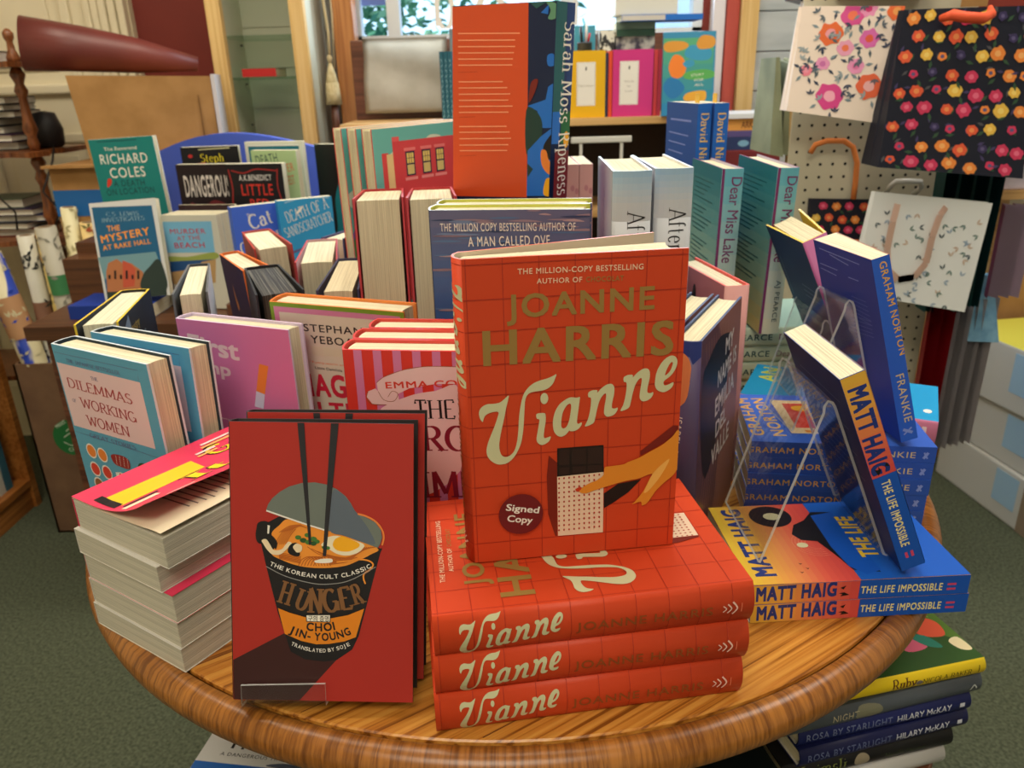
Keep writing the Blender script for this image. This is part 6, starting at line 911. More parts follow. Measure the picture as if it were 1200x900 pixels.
# ================================================================== red noodle-bowl hardbacks and their stand
hu = book('front red hardback with a bowl of noodles and black chopsticks on the cover', pose((-.2226, .4792, .0169), -.84, 16.9, 2.1), (.1391, .0202, .217), (172,46,38), cs=(24,18,20), art={'F': ART_H_F, 'S': [('t', 'white', 'HUNGER', 7, 190, 70, 7, -90, 'serif', .3)]}, rim=(36,22,24), lining=(30,26,28), opB=3, group='red noodle-bowl hardbacks')
m2 = pose((-.2226, .4792, .0169), -.84, 16.9, 2.1) @ Matrix.Translation((.0045, .0265, .0042)) @ Matrix.Rotation(R(2.2), 4, 'Z')
dup(hu, 'second red noodle-bowl hardback, directly behind the front one', m2)
edge_m = bpy.data.materials.new('acrylic_edge'); edge_m.use_nodes = True
_b = edge_m.node_tree.nodes['Principled BSDF']; _b.inputs['Base Color'].default_value = (.8, .84, .84, 1); _b.inputs['Roughness'].default_value = .15; _b.inputs['Alpha'].default_value = .55
def sheet(name, prof, xa, xb, th, m_, label, mw, cat='book stand', group=None):
    """a bent sheet: profile in (y, z), run along x"""
    bm = bmesh.new(); L, Rr = [], []
    for i, p in enumerate(prof):
        a, b = prof[max(i-1, 0)], prof[min(i+1, len(prof)-1)]; dy, dz = b[0]-a[0], b[1]-a[1]; n = math.hypot(dy, dz) or 1
        c, d = prof[i-1] if i else None, None
        L.append((p[0]-dz/n*th/2, p[1]+dy/n*th/2)); Rr.append((p[0]+dz/n*th/2, p[1]-dy/n*th/2))
    V = {}
    for s, x in ((0, xa), (1, xb)):
        V[s] = ([bm.verts.new((x, y, z)) for y, z in L], [bm.verts.new((x, y, z)) for y, z in Rr])
    n = len(prof)
    for i in range(n-1):
        for k_, q in enumerate(((V[0][0][i], V[1][0][i], V[1][0][i+1], V[0][0][i+1]), (V[0][1][i+1], V[1][1][i+1], V[1][1][i], V[0][1][i]), (V[0][0][i+1], V[0][1][i+1], V[0][1][i], V[0][0][i]), (V[1][0][i], V[1][1][i], V[1][1][i+1], V[1][0][i+1]))): bm.faces.new(q).material_index = int(k_ > 1)
    for i in (0, n-1): bm.faces.new((V[0][0][i], V[1][0][i], V[1][1][i], V[0][1][i])).material_index = 1
    bmesh.ops.recalc_face_normals(bm, faces=bm.faces)
    o = finish(bm, name, [m_, edge_m]); o.matrix_basis = mw; return tag(o, label, cat, group)
mh = pose((-.2226, .4792, .0169), -.84, 16.9, 0)
sheet('book_stand', [(-.0046, .0135), (-.0046, .001), (-.0046, -.0028), (-.001, -.0034), (.02, -.0034), (.0545, -.0034), (.0548, .01), (.0548, .10), (.0548, .14), (.057, .146), (.063, .144), (.065, .13), (.0935, .021)], .008, .073, .0024, acryl, 'clear plastic book stand holding the red noodle-bowl hardbacks', mh)
# ================================================================== pile of pink-covered paperbacks, left
pc = (226,60,96); L0 = (-.3882, .5985); e1 = (math.cos(R(57)), math.sin(R(57)))
th = [.0235, .0255, .027, .0245, .0285]; z = 0
offs = [(0, 0), (.001, .001), (.002, .001), (.0, .0), (.004, .0015)]
words = ['Bottom', 'Second lowest', 'Middle', 'Second highest', 'Top']
for k in range(5):
    z += th[k]+.0003; ox, oy = offs[k]
    ps = pose((L0[0]+ox, L0[1]+oy, z), -123, 0, 0, 'lie')
    p_ = book(words[k]+' paperback of the page-edge pile at the left of the table'+('' if k < 4 else ', pink cover curling up'), ps, (.118 if k == 3 else .127, th[k], .198), pc if k in (2, 4) else (206,204,196), cs=(226,60,96), cb=(214,212,204), kind='paper', pg=pages_grey(), group='pile of pink paperbacks')
    if k == 4:
        for ch in list(p_.children):
            if ch.name.startswith('cover'):
                # the top cover is rebuilt as a sheet that curls up towards the fore-edge
                bpy.data.objects.remove(ch)
        w_, h_, t_ = .127, .198, th[k]
        def curl(u, v, o=0):
            s = max(0, (u-.025)/.10); lift = .025*s*s*(.5+.5*(1-min(1, v/.198)))
            return Vector((u-.012*s*s, -.0022-lift-o, v))
        bm = bmesh.new(); NU, NV = 18, 10
        g = [[bm.verts.new(curl(w_*.97*i/NU, h_*j/NV)) for i in range(NU+1)] for j in range(NV+1)]
        for j in range(NV):
            for i in range(NU):
                f = bm.faces.new((g[j][i], g[j][i+1], g[j+1][i+1], g[j+1][i])); f.smooth = True
        mats = [mat(pc, .35)]
        items = [('p', (240,200,40), [(30, 12), (62, 10), (62, 92), (34, 96)]), ('p', 'ink', [(66, 8), (70, 8), (70, 40), (66, 40)]), ('p', (240,232,200), [(72, 4), (80, 4), (80, 36), (72, 36)]), ('p', 'ink', [(24, 6), (60, 4), (60, 12), (24, 14)]),
                 ('t', 'ink', 'Got', 46, 112, 58, 24, 90, 'serif', .8), ('t', (244,220,40), 'Got', 45, 114, 56, 21, 90, 'serif', .6), ('t', 'ink', 'It', 88, 62, 44, 24, 90, 'serif', .9), ('t', (244,220,40), 'It', 87, 64, 42, 21, 90, 'serif', .7),
                 ('l', (250,214,214), [(103, 30), (103, 57)], 4), ('l', (250,214,214), [(110, 34), (110, 52)], 4), ('l', (250,180,110), [(20, 118), (20, 158)], 3.4), ('l', (250,214,214), [(14, 122), (14, 160)], 3.4), ('l', (250,214,214), [(28, 106), (28, 128)], 3.4), ('l', (250,180,110), [(34, 104), (34, 126)], 3.4)]
        print_on(bm, mats, items, w_*.97, h_, lambda u, v, o: curl(u, v, o), cuts=[.02*i for i in range(1, 7)], lift=.00006)
        finish(bm, 'cover', mats, p_)
        bm = bmesh.new(); g = []
        for j in range(3): g.append([bm.verts.new(Vector((x, -.0003-.005*max(0, (x-.045)/.08)**2*(1 if x < .12 else .8), h_*j/2*.998+.0003))) for x in [.126*i/10 for i in range(11)]])
        for j in range(2):
            for i in range(10): bm.faces.new((g[j][i], g[j][i+1], g[j+1][i+1], g[j+1][i]))
        mats = [mat((226,214,184), .8)]
        for a in range(11):
            y0 = 14+a*0
        lines = [('l', (110,100,90), [(58+3*(q % 3), 40+7*q), (108+2*(q % 4), 40+7*q)], 1.6) for q in range(20)]
        print_on(bm, mats, lines, .126, h_, lambda u, v, o: Vector((u, -.0004-.005*max(0, (u-.045)/.08)**2-o, v)), rough=.8); finish(bm, 'first_page', mats, p_)
        boxobj('spine', (-.0006, 0, .0003), (0, t_, h_-.0003), mat(pc, .35), p_); boxobj('back_cover', (0, t_-.0005, 0), (w_, t_, h_), mat((214,212,204), .4), p_)
# ================================================================== left group on the table
DC = (92,164,196)
d1 = book('front copy of the light blue hardback with a pale pink title panel and cut fruit', pose((-.4628, .7604, .0008), -29.2, -1.2, .27), (.1444, .0277, .2217), DC, cs=(78,146,180), cb=(100,170,200), art={'F': ART_DIL_F, 'B': [rect((206,196,206), 20, 40, 124, 180)]}, rim=(206,216,222), lining=(34,50,62), group='light blue title-panel hardbacks')
dup(d1, 'second copy of the light blue title-panel hardback, behind the front copy', pose((-.4455, .7872, .0010), -27.3, 1.7, 0))
book('pink hardback with a single cigarette on the cover, behind the light blue pair', pose((-.3667, .8304, .0008), -22.9, .2, -.3), (.1504, .0256, .2229), (206,118,168), art={'F': ART_FIRST_F}, rim=(214,196,226), lining=(210,196,224))
book('cream and green hardback with bold crimson title capitals, left of the red striped books', pose((-.2615, .8363, .0026), -18.1, -2.2, .9), (.1595, .0337, .2388), (120,154,48), cs=(226,124,54), cb=(226,124,54), art={'F': [rect((206,128,170), 4.5, 4.5, 155, 234), rect((214,206,190), 10.5, 10.5, 149, 228)]+ART_YEB_F}, rim=(230,122,52), lining=(230,140,70))
EC = (212,58,48)
EMF = [rect((206,124,172), 9.6+17.5*k, 0, 17+17.5*k, 241) for k in range(9)]+ART_EMMA_F
em = book('front copy of the red and pink striped hardback with a ribbon banner', pose((-.150, .6525, .0012), -6.2, 0, .5), (.153, .0315, .2408), EC, cs=(40,26,30), cb=(206,62,56), art={'F': EMF}, rim=(206,50,46), lining=(214,80,70), group='red and pink striped hardbacks')
dup(em, 'middle copy of the red and pink striped hardback', pose((-.1462, .6845, .0012), -6.0, 0, .5)); dup(em, 'rear copy of the red and pink striped hardback', pose((-.1365, .7165, .0012), -6.4, 0, .5))
# books with their page edges turned to the viewer
def fe(label, O, yaw, dims, col, rim, lining=(200,196,184), lean=0, tilt=0, pg=None, art=None, op=2, **k):
    return book(label, pose(O, yaw, lean, tilt), dims, col, rim=rim, lining=lining, pg=pg, art=art or {}, opF=op, opB=op, te=None, **k)
fe('black and yellow rimmed hardback with fore-edge forward, behind the light blue pair', (-.5010, .9880, .0012), -81.4, (.153, .0365, .2170), (28,34,44), (228,196,60), (40,40,40), art={'B': [('t', (190,160,70), 'Ministry', 30, 190, 50, 12, 0, 'serif', .2), ('t', (140,150,160), 'OF TIME', 40, 168, 60, 12, 0, 's', .2), ('t', (200,190,160), 'A NOVEL', 50, 150, 50, 9, 0, 's'), ('p', (110,130,150), [(10, 200), (40, 214), (44, 190), (14, 180)])]})
fe('white-jacketed hardback, fore-edge forward, leftmost of the page-edge row', (-.4283, 1.0252, .0012), -73.5, (.164, .0277, .2402), (206,208,212), (96,100,104), (70,74,80), lean=1)
fe('orange-rimmed dark purple hardback turned with its page edges forward', (-.4220, 1.1720, .0012), -56.9, (.1376, .0285, .2255), (44,36,72), (230,118,50), (214,110,50), lean=-3, art={'F': [('p', (190,120,60), [(50, 190), (56, 170), (64, 160), (58, 150), (50, 165)], 1), ('l', (120,110,140), [(30, 60), (40, 120)], 1), ('l', (120,110,140), [(60, 40), (66, 110)], 1)]})
fe('hardback with sprayed black page edges in the page-edge row', (-.3547, 1.0385, .0012), -66.4, (.160, .0455, .2310), (36,28,36), (44,50,58), (30,32,38), pg=noise_mat('black_pages', (26,26,26), (120,116,104), (6, 700, 6), 1, 2, .6, .2, .45, .75))
fe('brick red hardback with fore-edge forward behind the sprayed black one', (-.4280, 1.2928, .0012), -64.7, (.160, .0450, .2355), (150,60,52), (186,66,60), (190,90,84), lean=-2)
fe('rose pink rimmed hardback with fore-edge forward right of the brick red one', (-.3140, 1.2230, .0012), -80.6, (.163, .0470, .2315), (206,150,160), (190,70,80), (214,170,176))
fe('navy rimmed hardback with fore-edge forward left of the two thick red hardbacks', (-.2400, 1.0710, .0012), -84.9, (.176, .0380, .2330), (58,46,96), (60,66,100), (60,60,90), lean=1)
pat = [('l', (120,124,140), [(10+(k*37) % 130, 20+(k*53) % 200), (22+(k*37) % 130, 34+(k*53) % 200), (14+(k*37) % 130, 44+(k*53) % 200)], 3, 1) for k in range(34)]
fe('hardback with a black and grey scrolled back cover behind the rose pink one', (-.262, 1.350, .0012), -112, (.095, .036, .228), (26,26,40), (70,70,110), (90,80,120), art={'B': pat})
# two thick hardbacks
tg = [(150,40,60), (120,36,110), (226,170,70), (214,60,64), (190,54,66)]
tgr = grad([(110,40,110), (120,44,112), (214,150,70), (206,64,66), (186,56,66)], 0, 90, 170, 246, 14)
f1 = book('left of the two very thick red-edged hardbacks with their page edges forward', pose((-.1912, 1.0596, .0812), -84, .2, -3.6), (.1652, .0535, .2452), (150,44,90), art={'F': tgr, 'B': tgr}, rim=(196,70,80), lining=(190,56,60), opF=.6, opB=1, group='thick red-edged hardbacks')
dup(f1, 'right of the two very thick red-edged hardbacks with their page edges forward', pose((-.1262, 1.0612, .0812), -85.2, 0, -3.4))
# sea cover novels
rs2 = random.Random(4); sea = grad([(30,64,120), (48,96,158), (64,92,146), (104,104,136)], 0, 40, 158, 240, 12)
for k in range(120):
    x, y = rs2.uniform(-10, 150), 80+160*rs2.random()**.7; l_ = rs2.uniform(12, 44); c_ = rs2.choice([(150,130,146), (84,116,160), (176,150,160), (48,66,104), (110,130,170), (132,112,130)])
    sea.append(('p', c_, [(x, y), (x+l_*.5, y+rs2.uniform(.6, 2)), (x+l_, y+rs2.uniform(-1, 1)), (x+l_*.5, y-.8)], 1))
bk = book('front copy of the sea-cover novel with white hand lettering, behind the orange upright book', pose((-.0775, .7815, .1012), -5.6, -.6, .3), (.1574, .0350, .240), (52,76,116), cs=(30,40,66), cb=(52,76,116), art={'F': sea+ART_BACK_F+[('t', 'white', 'FREDRIK BACKMAN', 20, 176, 120, 14, 0, 's', .1)]}, rim=(206,214,210), lining=(196,200,90), group='sea-cover novels')
dup(bk, 'rear copy of the sea-cover novel', pose((-.0720, .8180, .1012), -5.0, -.6, .3))
# tall orange and blue book
book('tall book with orange back cover and painted blue spine at the top centre', pose((.0680, .9330, .2935), 134.9, -1.5, -2.4), (.1648, .0304, .240), (22,34,66), cs=(20,44,88), cb=(22,36,70), art={'B': ART_RIP_B, 'S': [rect((36,96,104), 0, 120, 16, 240), ('p', (24,60,120), [(16, 240), (30, 240), (30, 130), (20, 160)]), rect((20,100,60), 14, 96, 30, 130), rect((120,30,36), 6, 20, 30, 88), rect((30,110,206), 0, 96, 12, 130), ('c', 'yolk', (24, 100), 5, 9)]+ART_RIP_S}, rim=(30,60,110), rnd_=.001)
# teal house books
TEAL = (104,178,172)
hb_ = [('p', (206,210,190), [(20, 222), (40, 236), (80, 240), (100, 250), (120, 246), (112, 232), (60, 220)], 1), ('p', (206,210,190), [(126, 224), (140, 236), (158, 232), (176, 238), (178, 216), (130, 214)], 1), ('p', (206,210,190), [(-4, 170), (14, 180), (26, 160), (10, 150)], 1),
   ('p', (206,70,72), [(13, 232), (24, 232), (24, 20), (13, 20)]), rect((222,196,140), 21, 20, 33, 230), rect((206,66,72), 32, 20, 178, 246), rect((220,90,92), 32, 246, 44, 252)]
for x in (53, 82, 107): hb_ += [rect((226,120,120), x-2, 232, x+18, 236), rect((40,36,70), x, 198, x+16, 231), rect((222,200,110), x+2, 215, x+14, 229), rect((206,190,120), x+2, 200, x+14, 213), ('l', (40,36,70), [(x+6, 215), (x+6, 229)], .8), ('l', (40,36,70), [(x+10, 215), (x+10, 229)], .8), ('l', (40,36,70), [(x+2, 222), (x+14, 222)], .8), rect((230,140,140), x-3, 192, x+19, 196)]
hb_ += [('p', (150,96,170), [(0, 118), (14, 132), (24, 118), (20, 100), (0, 96)], 1), ('p', (74,140,70), [(0, 108), (12, 114), (30, 104), (28, 80), (0, 78)], 1)]+[('p', (236,190,110), [(2+9*k, 30), (8+9*k, 30), (8+9*k, 84), (5+9*k, 90), (2+9*k, 84)]) for k in range(4)]
t1 = book('nearest of the teal books with a red town house on the cover', pose((-.0647, 1.2420, .1400), 224.3, .4, 1.1), (.178, .0236, .2645), TEAL, cs=TEAL, cb=TEAL, art={'B': hb_}, rim=(214,78,76), lining=(220,212,180), group='teal house-cover books')
for k in (1, 2): dup(t1, ['', 'middle of the teal town house books', 'furthest of the teal town house books'][k], pose((-.0647-.0205*k, 1.2420+.0182*k, .1400), 224.3-1.5*k, .4, 1.1))
tag(boxobj('orange_card', (-.325, 1.290, TZ+.0005), (-.300, 1.292, TZ+.365), mat((240,160,50), .6)), 'orange card marker standing up beside the teal house books', 'card') if 0 else None
# ================================================================== white spined novels, letter novels, blue paperbacks
aw = (198,204,212)
AS = grad([(198,204,212), (196,203,213), (176,198,218), (150,188,220)], 0, 190, 41, 242, 8)+grad([(206,180,206), (198,204,212)], 0, 90, 41, 150, 6)
bt_ = [('l', (120,90,170), [(70, 215-k*13), (84, 205-k*13)], 2.2) for k in range(8)]
af = book('left of the two white spined novels with a large serif title', pose((.1517, .8364, .1255), 89, 0, -.2), (.1565, .0412, .242), aw, art={'S': AS+ART_AFTER_S+[('t', 'ink', 'Life', 5.8, 150, 30, 17, -90, 'serif')], 'B': grad([(150,190,220), (170,150,200), (186,176,206), (198,204,212)], 0, 0, 156, 242, 10, 'x')+bt_}, lining=(236,236,232), rnd_=.005, group='white spined novels')
dup(af, 'right of the two white spined novels with a large serif title', pose((.1990, .8545, .1250), 90.5, 0, 0))
DS = grad([(206,206,180), (190,206,196), (140,190,196), (92,176,200)], 0, 0, 30, 229, 10)+[rect('plum', 0, 0, 3.4, 229)]+ART_DEAR_S+[('t', 'dkteal', 'AJ PEARCE', 15, 78, 60, 7, -90, 's', .1)]
DB = grad([(206,180,110), (150,180,160), (90,150,150), (36,112,124)], 0, 0, 150, 229, 12)+[('l', (28,92,98), [(18+4*(k % 3), 205-k*6.5), (118-14*(k % 4), 205-k*6.5)], 1.6) for k in range(22) if k % 7 != 5]
de = book('left of the two teal letter novels with a plum stripe, standing on the flat stack', pose((.3103, 1.0596, .1128), 91.9, -.7, 0), (.1495, .0289, .2288), (40,120,130), cs=(120,186,198), cb=(36,112,124), art={'S': DS, 'B': DB}, rim=(120,70,120), lining=(196,190,206), rnd_=.004, group='standing teal letter novels')
dup(de, 'right of the two teal letter novels with a plum stripe, standing on the flat stack', pose((.3803, 1.0597, .1128), 93.5, -.9, -1.5))
for k in range(4):
    book(['Bottom', 'Second', 'Third', 'Top'][k]+' of the pale green spined novels lying flat under the standing teal letter novels', pose((.485, 1.098-.004*(k % 2), .0278*(k+1)), -2+k, 0, 0, 'lie'), (.15, .0275, .23), (150,180,166), cs=(172,190,170), art={'S': [('t', 'dkteal', 'AJ PEARCE', 9, 176, 74, 9, -90, 's', .3), ('t', 'plum', 'Dear Miss Lake', 9, 92, 80, 9, -90, 's', .1)]}, group='flat stack of pale green spined novels', lining=(220,220,206))
NS = [('t', (232,196,110), 'David Nicholls', 6, 192, 110, 12, -90, 'serif', .5)]
NB = [('l', 'bluetxt', [(20, 180), (110, 180)], 3)]+[('l', 'bluetxt', [(14, 160-k*14), (100-10*(k % 3), 158-k*14)], 2) for k in range(9)]
ni = book('left of the two bright blue paperbacks with yellow spine lettering, standing high at the back', pose((.3094, 1.2330, .2115), 98.5, 0, 0), (.134, .0221, .206), (44,96,190), cs=(34,104,200), cb=(44,84,160), kind='paper', art={'S': NS, 'B': NB}, group='bright blue paperbacks')
bm = bmesh.new(); box(bm, (.03, .008, .205), (.045, .0095, .219)); finish(bm, 'bookmark', mat((226,180,60), .6), ni)
dup(ni, 'right of the two bright blue paperbacks with yellow spine lettering, standing high at the back', pose((.3340, 1.2300, .2115), 96.5, 0, 0))
ps_ = [('t', (150,70,80), 'THE SECOND', 8, 150, 70, 5, -90, 'serif')]+[('c', (206,140,150), (4+(k*7) % 12, 20+(k*29) % 170), 2.6, 4) for k in range(16)]
pk = book('left of the two pale pink spined books between the sea-cover and white novels', pose((.0975, 1.078, .1505), 92), (.12, .0178, .2), (224,170,170), kind='paper', art={'S': ps_}, group='pale pink spined books')
dup(pk, 'right of the two pale pink spined books between the sea-cover and white novels', pose((.1160, 1.078, .1505), 91))
# two purple brown portrait novels, and the pink hardback behind
IF = [('p', (96,64,74), [(0, 0), (60, 0), (90, 120), (60, 234), (0, 234)], 1)]+[('l', (150,104,92), [(10+9*k, 10), (30+8*k, 120), (16+9*k, 226)], 1.6, 1) for k in range(10)]+ART_ISA_F+[('t', (214,208,204), 'MY', 92, 190, 34, 18, 3, 's', .5), ('t', (214,208,204), 'NAME IS', 66, 164, 76, 18, 3, 's', .5), ('t', (214,208,204), 'EMILIA', 60, 134, 78, 20, 3, 's', .5), ('t', (214,208,204), 'DEL', 66, 108, 44, 18, 3, 's', .5), ('t', (214,208,204), 'VALLE', 54, 80, 72, 20, 3, 's', .5)]
isb = book('front of two blue and peach portrait novels right of the orange upright book', pose((.1775, .6700, .0012), 61.4, 1, -1), (.1556, .0264, .2340), (150,104,96), cs=(84,72,108), cb=(60,70,120), art={'S': ART_ISA_S, 'F': IF}, rim=(60,72,110), lining=(70,84,120), group='blue and peach portrait novels', rnd_=.005)
dup(isb, 'rear of two portrait novels, mostly hidden by the orange upright book', pose((.1515, .6845, .0012), 61.4, 1, -1))
book('dusky pink hardback with a red rim standing behind the portrait novels', pose((.2625, .834, .0015), 100, 0, 0), (.145, .0290, .2420), (196,120,124), cs=(206,150,146), cb=(190,116,124), rim=(226,90,80), lining=(226,96,86), art={'B': [('p', 'ink', [(60, 214), (70, 219), (74, 150), (66, 140)], 1)]})
# ================================================================== blue and yellow paperbacks, right front
HGF = grad([(206,70,70), (224,90,76), (226,140,84), (226,170,70), (228,196,60)], 0, 99, 138, 198, 16)+[rect((24,92,196), 0, 0, 138, 99)]+[('l', (236,150,120), [(60+r_*math.cos(a*.35), 116+r_*math.sin(a*.35)) for a in range(2, 11)], .4) for r_ in (9, 12, 15, 18, 21)]+ART_HG_F
HGS = grad([(210,74,72), (222,110,80), (224,160,72), (222,176,64)], 0, 99.5, 22, 198, 12)+[rect((24,84,186), 0, 0, 22, 99.5)]+ART_HG_S+[('p', 'ink', [(4, 116), (8, 113), (7, 118), (5, 108)]), ('p', 'ink', [(11, 114), (15, 112), (13, 117)])]+[('l', (206,70,110), [(6, 20), (6, 12)], 2.2), ('l', (206,70,110), [(11, 20), (11, 12)], 2.2)]
HG = dict(kind='paper', cs=(24,84,186), cb=(20,32,92), rim=(40,70,140))
hb1 = book('lower of two flat yellow and blue paperbacks at the right front of the table', pose((.4040, .5812, .0196), 2.3, 0, 0, 'lie'), (.134, .0194, .1978), (226,160,72), art={'F': HGF, 'S': HGS}, group='flat yellow and blue paperbacks', **HG)
dup(hb1, 'upper of two flat yellow and blue paperbacks at the right front of the table', pose((.4022, .5813, .0393), 2.1, 0, 0, 'lie'))
mw_h = pose((.3567, .5777, .0560), 90.8, 23, .5)
HST = grad([(210,74,72), (222,110,80), (224,160,72), (222,176,64)], 0, 99.5, 22, 198, 12)+[rect((24,84,186), 0, 0, 22, 99.5)]+ART_HAIGST_S+[('p', 'ink', [(4, 108), (9, 105), (8, 110), (6, 101)]), ('p', 'ink', [(13, 108), (17, 106), (15, 111)]), ('l', (206,70,110), [(8, 18), (8, 12)], 2.4), ('l', (206,70,110), [(13, 18), (13, 12)], 2.4)]
book('yellow and blue paperback leaning upright on a clear stand above the flat pair', mw_h, (.1292, .0209, .1978), (226,160,72), art={'F': HGF, 'S': HST, 'B': [('l', (60,66,110), [(20, 170-9*k), (110-12*(k % 3), 168-9*k)], 1.2) for k in range(12)]}, **HG)
inv = mw_h.inverted()
def stand_prof(inv, t, zt, foot, lipx):
    f = inv @ Vector(foot)
    return [(-.0025, .011), (-.0025, .002), (-.0025, -.0022), (.002, -.003), (t+.0005, -.003), (t+.0022, -.001), (t+.0022, .02), (t+.0022, zt-.006), (t+.003, zt-.001), (t+.006, zt+.002), (t+.010, zt-.001), (t+.0125, zt-.007), (f.y, f.z)]
sheet('book_stand', stand_prof(inv, .0209, .165, (.2215, .64, TZ+.0407), 0), .03, .142, .0024, acryl, 'clear plastic book stand propping the leaning yellow and blue paperback', mw_h)
GNF = ART_GN_F; GC = (52,98,200)
GNS = ART_GN_S[:0]+[('t', 'gold', 'GRAHAM NORTON', 5.4, 190, 104, 6.6, -90, 's', .15), ('t', 'gold2', 'FRANKIE', 5.4, 72, 52, 6.6, -90, 's', .05), ('l', 'bluetxt', [(5, 12), (12, 8)], 3), ('l', 'bluetxt', [(5, 8), (12, 12)], 1.6)]
gn = book('topmost of the flat blue paperbacks with gold spine capitals, stacked at the right', pose((.4375, .7250, .0934), -8.4, 0, 0, 'lie'), (.1333, .0184, .1860), GC, cs=(46,84,178), cb=(30,54,148), kind='paper', art={'F': GNF, 'S': GNS}, group='flat stack of blue paperbacks')
for k in range(4): dup(gn, ['second highest', 'middle', 'second lowest', 'lowest'][k]+' of the flat blue paperbacks with gold spine capitals, stacked at right', pose((.4368-.0006*k, .7245-.001*(k % 2), .0934-.0187*(k+1)), -8.4+.4*(k % 3)-.3, 0, 0, 'lie'))
mw_g = pose((.4141, .7234, .1062), 93.6, 16.1, 2.4)
book('blue paperback with gold spine capitals leaning on a clear stand above the flat blue stack', mw_g, (.1296, .0176, .1980), (52,98,200), cs=(44,96,206), cb=(30,54,148), kind='paper', art={'S': ART_GNST_S+[('l', 'bluetxt', [(4, 14), (13, 8)], 3), ('l', 'bluetxt', [(4, 8), (13, 14)], 1.6)], 'B': ART_GNST_B}, te=.026, opF=4, rim=(170,60,50))
sheet('book_stand', stand_prof(mw_g.inverted(), .0176, .145, (.30, .79, TZ+.0955), 0), .05, .12, .0024, acryl, 'clear plastic book stand propping the leaning blue paperback', mw_g)
# pile of pink spined hardbacks with a turquoise cover, behind the blue stack
tq = (24,150,206)
for k in range(2):
    book(['lower', 'upper'][k]+' of the two pink spined turquoise hardbacks lying flat behind the blue stack', pose((.513, .857+.001*k, .0303*(k+1)), -27, 0, 0, 'lie'), (.125, .0298, .235), tq, cs=(214,130,168), cb=(214,130,168), rim=(226,170,190), art={'F': [('t', (200,206,70), 'AN', 60, 200, 56, 24, 0, 's', .4), ('c', 'white', (30, 12), 6, 5)], 'S': [('l', (236,190,206), [(15, 34), (15, 70)], 6), ('l', (230,200,210), [(8, 14), (22, 14)], 5)]}, group='pink spined turquoise hardbacks')
mw_y = pose((.475, .938, .0785), 90, 25.5, -2)
book('dark blue hardback with bright yellow edges leaning behind the blue paperback', mw_y, (.118, .030, .2235), (30,70,120), cs=(176,96,150), cb=(22,62,108), rim=(230,196,40), lining=(230,190,50), opF=6, opB=3, rnd_=.001, art={'B': [('l', (90,120,160), [(60, 150-8*k), (100, 148-8*k)], 1.2) for k in range(3)]+[('l', (60,110,140), [(12, 180), (10, 120)], 2)]})
sheet('book_stand', stand_prof(mw_y.inverted(), .030, .115, (.365, .99, TZ+.0625), 0), .0, .1, .0024, acryl, 'clear plastic book stand propping the yellow-edged blue hardback', mw_y)
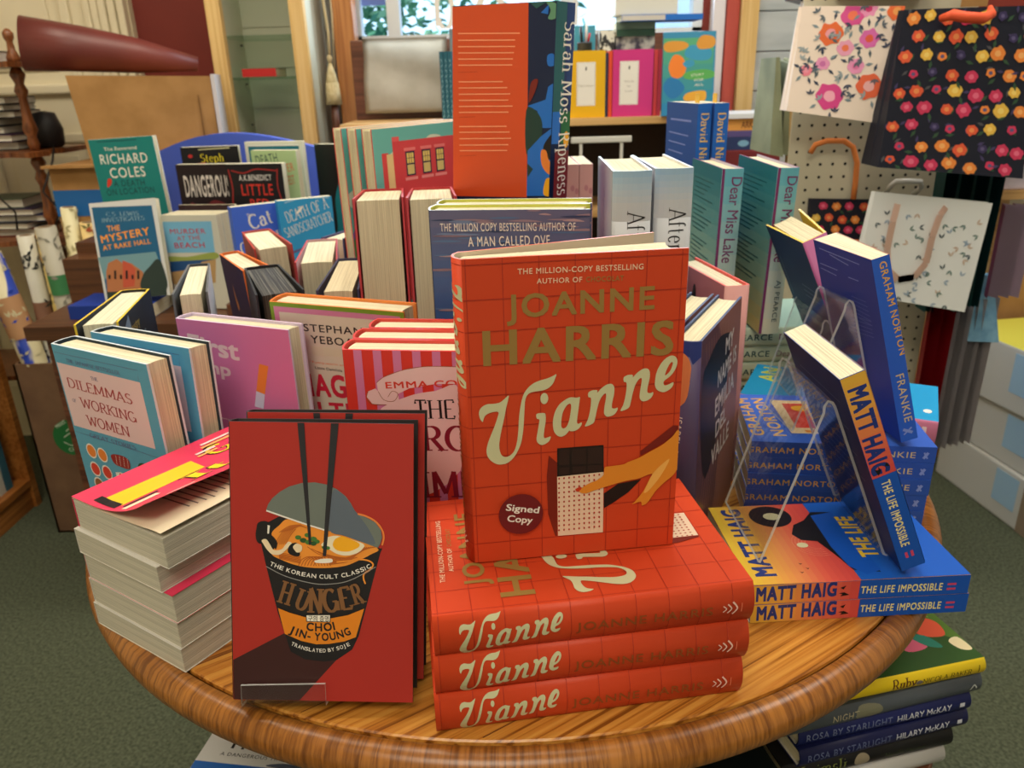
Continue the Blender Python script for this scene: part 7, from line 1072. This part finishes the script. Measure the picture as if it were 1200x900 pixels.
# ================================================================== below the table edge
def stool(label, x, y, z, r=.12):
    t = thing('low_stool', label, 'stool', (x, y, 0)); bm = bmesh.new(); lathe(bm, [(r*.9, z-.03), (r, z-.02), (r, z-.005), (r*.97, z)], 32); finish(bm, 'seat', darkwood, t)
    for k in range(4):
        a = R(45+90*k); bm = bmesh.new(); tube(bm, [(r*.65*math.cos(a), r*.65*math.sin(a), z-.03), (r*.9*math.cos(a), r*.9*math.sin(a), 0)], .012, 10); finish(bm, 'leg', darkwood, t)
stool('low dark stool carrying the book pile under the right table edge', .385, .70, TZ-.2585, .085)
ru = [('white book with black geometric shapes', .0225, (206,206,206), (200,200,200), [('t', (60,60,60), 'RACHEL CUSK', 8, 190, 66, 8, -90, 's'), ('p', 'ink', [(3, 120), (18, 110), (12, 60), (3, 70)])], [('t', 'ink', 'PARA', 30, 4, 60, 18, 90, 's', .2), ('p', 'ink', [(10, 30), (60, 60), (50, 110), (20, 100)])], .463, .198),
 ('black fantasy book with green script', .0235, (18,18,22), (22,22,26), [('t', (110,120,60), 'Skrimsli', 7, 192, 62, 12, -90, 'serif', .3), ('t', (70,80,60), 'Nicola Davies', 8, 84, 50, 6, -90, 'serif'), ('c', (150,140,120), (12, 112), 8, 9)], [], .468, .205),
 ('navy book with silver capitals, lower of the two', .0225, (28,34,84), (24,30,80), [('t', (90,100,140), 'ROSA BY STARLIGHT', 8, 196, 100, 8, -90, 's', .1), ('t', (206,210,226), 'HILARY McKAY', 8, 90, 66, 7.5, -90, 's', .1), ('l', (206,210,226), [(12, 14), (12, 8)], 5)], [], .482, .205),
 ('navy book with silver capitals, upper of the two', .0225, (28,34,84), (26,36,100), [('t', (110,120,160), 'ROSA BY STARLIGHT', 8, 196, 100, 8, -90, 's', .1), ('t', (206,210,226), 'HILARY McKAY', 8, 90, 66, 7.5, -90, 's', .1), ('l', (206,210,226), [(12, 14), (12, 8)], 5)], [], .481, .205),
 ('slate grey book with a cloudy sky spine', .0235, (74,80,88), (82,90,100), [('t', (190,180,150), 'NIGHT', 8, 180, 30, 8, -90, 's'), ('p', (130,130,110), [(4, 150), (20, 150), (18, 126), (6, 124)], 1), ('l', (200,206,206), [(8, 14), (14, 10), (9, 6)], 1.4, 1)], [], .489, .24),
 ('yellow spined book with a green garden cover', .0205, (84,120,44), (236,206,30), [('t', (90,40,20), 'Ruby', 6, 112, 30, 11, -90, 'serif', .6), ('t', (70,56,20), 'NICOLA BAKER', 6, 76, 60, 6.5, -90, 'serif', .1), ('l', (70,56,20), [(6, 8), (15, 8)], 1), ('c', (120,110,110), (9, 80), 3, 4)],
   [('p', (46,84,34), [(0, 0), (60, 40), (90, 100), (60, 160), (0, 200)], 1), ('p', (130,176,60), [(70, 10), (110, 40), (120, 90), (100, 60)], 1), ('p', (226,90,60), [(40, 14), (60, 8), (72, 20), (70, 40), (54, 44), (42, 34)], 1), ('p', (220,100,130), [(28, 46), (44, 50), (40, 74), (26, 70)], 1), ('p', (40,130,110), [(24, 30), (44, 36), (50, 54), (30, 46)], 1), ('p', (236,222,180), [(14, 2), (34, 4), (30, 18), (16, 14)], 1), ('t', 'white', 'NICOLA', 60, 64, 60, 14, 0, 's', .2), ('t', 'white', 'BAKER', 84, 40, 40, 14, 60, 's', .2), ('l', (150,190,80), [(60, 30), (76, 44), (70, 60), (84, 66)], 1.6, 1)], .489, .24)]
z = -.258
for k, (nm, t_, cf, cs_, sp__, fr, X, h_) in enumerate(ru):
    z += t_+.0004
    book(nm+', pile under the right table edge', pose((X, .659+(X-.489)*.25, z), 14-1.5*(k % 2), 0, 0, 'lie'), (.135, t_, h_), cf, cs=cs_, art={'S': sp__, 'F': fr}, rnd_=.005, kind='hard', group='pile under the right table edge')
stool('low dark stool carrying two dark books under the front table edge', .16, .67, TZ-.2785, .08)
for k, (nm, cs_, sp__) in enumerate((('black spined book, lower of the two', (20,22,24), []), ('dark green book with pale capitals, upper of the two', (16,26,28), [('t', (150,156,150), 'CLAIRE', 18, 92, 56, 8, -90, 'serif'), ('t', (150,156,150), 'ASKEW', 6, 92, 52, 8, -90, 'serif'), ('l', 'white', [(8, 22), (20, 16)], 2.4), ('l', 'white', [(8, 16), (20, 22)], 1.6)]))):
    book(nm+' lying under the front table edge', pose((.267, .594, -.278+.033*(k+1)), 13, 0, 0, 'lie'), (.14, .0325, .225), cs_, art={'S': sp__+[rect((190,170,140), 0, 0, 32, 9)]}, rnd_=.006, group='two dark books under the front table edge')
stool('low dark stool carrying the white book under the left table edge', -.285, .80, TZ-.3245, .075)
book('white and blue book with a stencil title lying under the left table edge', pose((-.398, .697, -.296), -9, 0, 0, 'face'), (.16, .0275, .22), (206,206,204), cs=(180,180,180), rim=(40,96,180), art={'F': [rect((30,96,180), 0, 0, 160, 22), ('t', 'ink', 'THE SPY', 28, 45, 110, 24, 0, 's', .4), ('t', (60,60,64), 'A DANGEROUS TIME TO BE A', 26, 33, 118, 5, 0, 's', .1), ('p', (80,90,110), [(90, 24), (110, 30), (140, 27), (150, 22)], 1)]})
for o in bpy.data.objects:
    if o.type == 'MESH' and o.parent is None and 'label' not in o and 'kind' not in o: o['kind'] = 'structure'
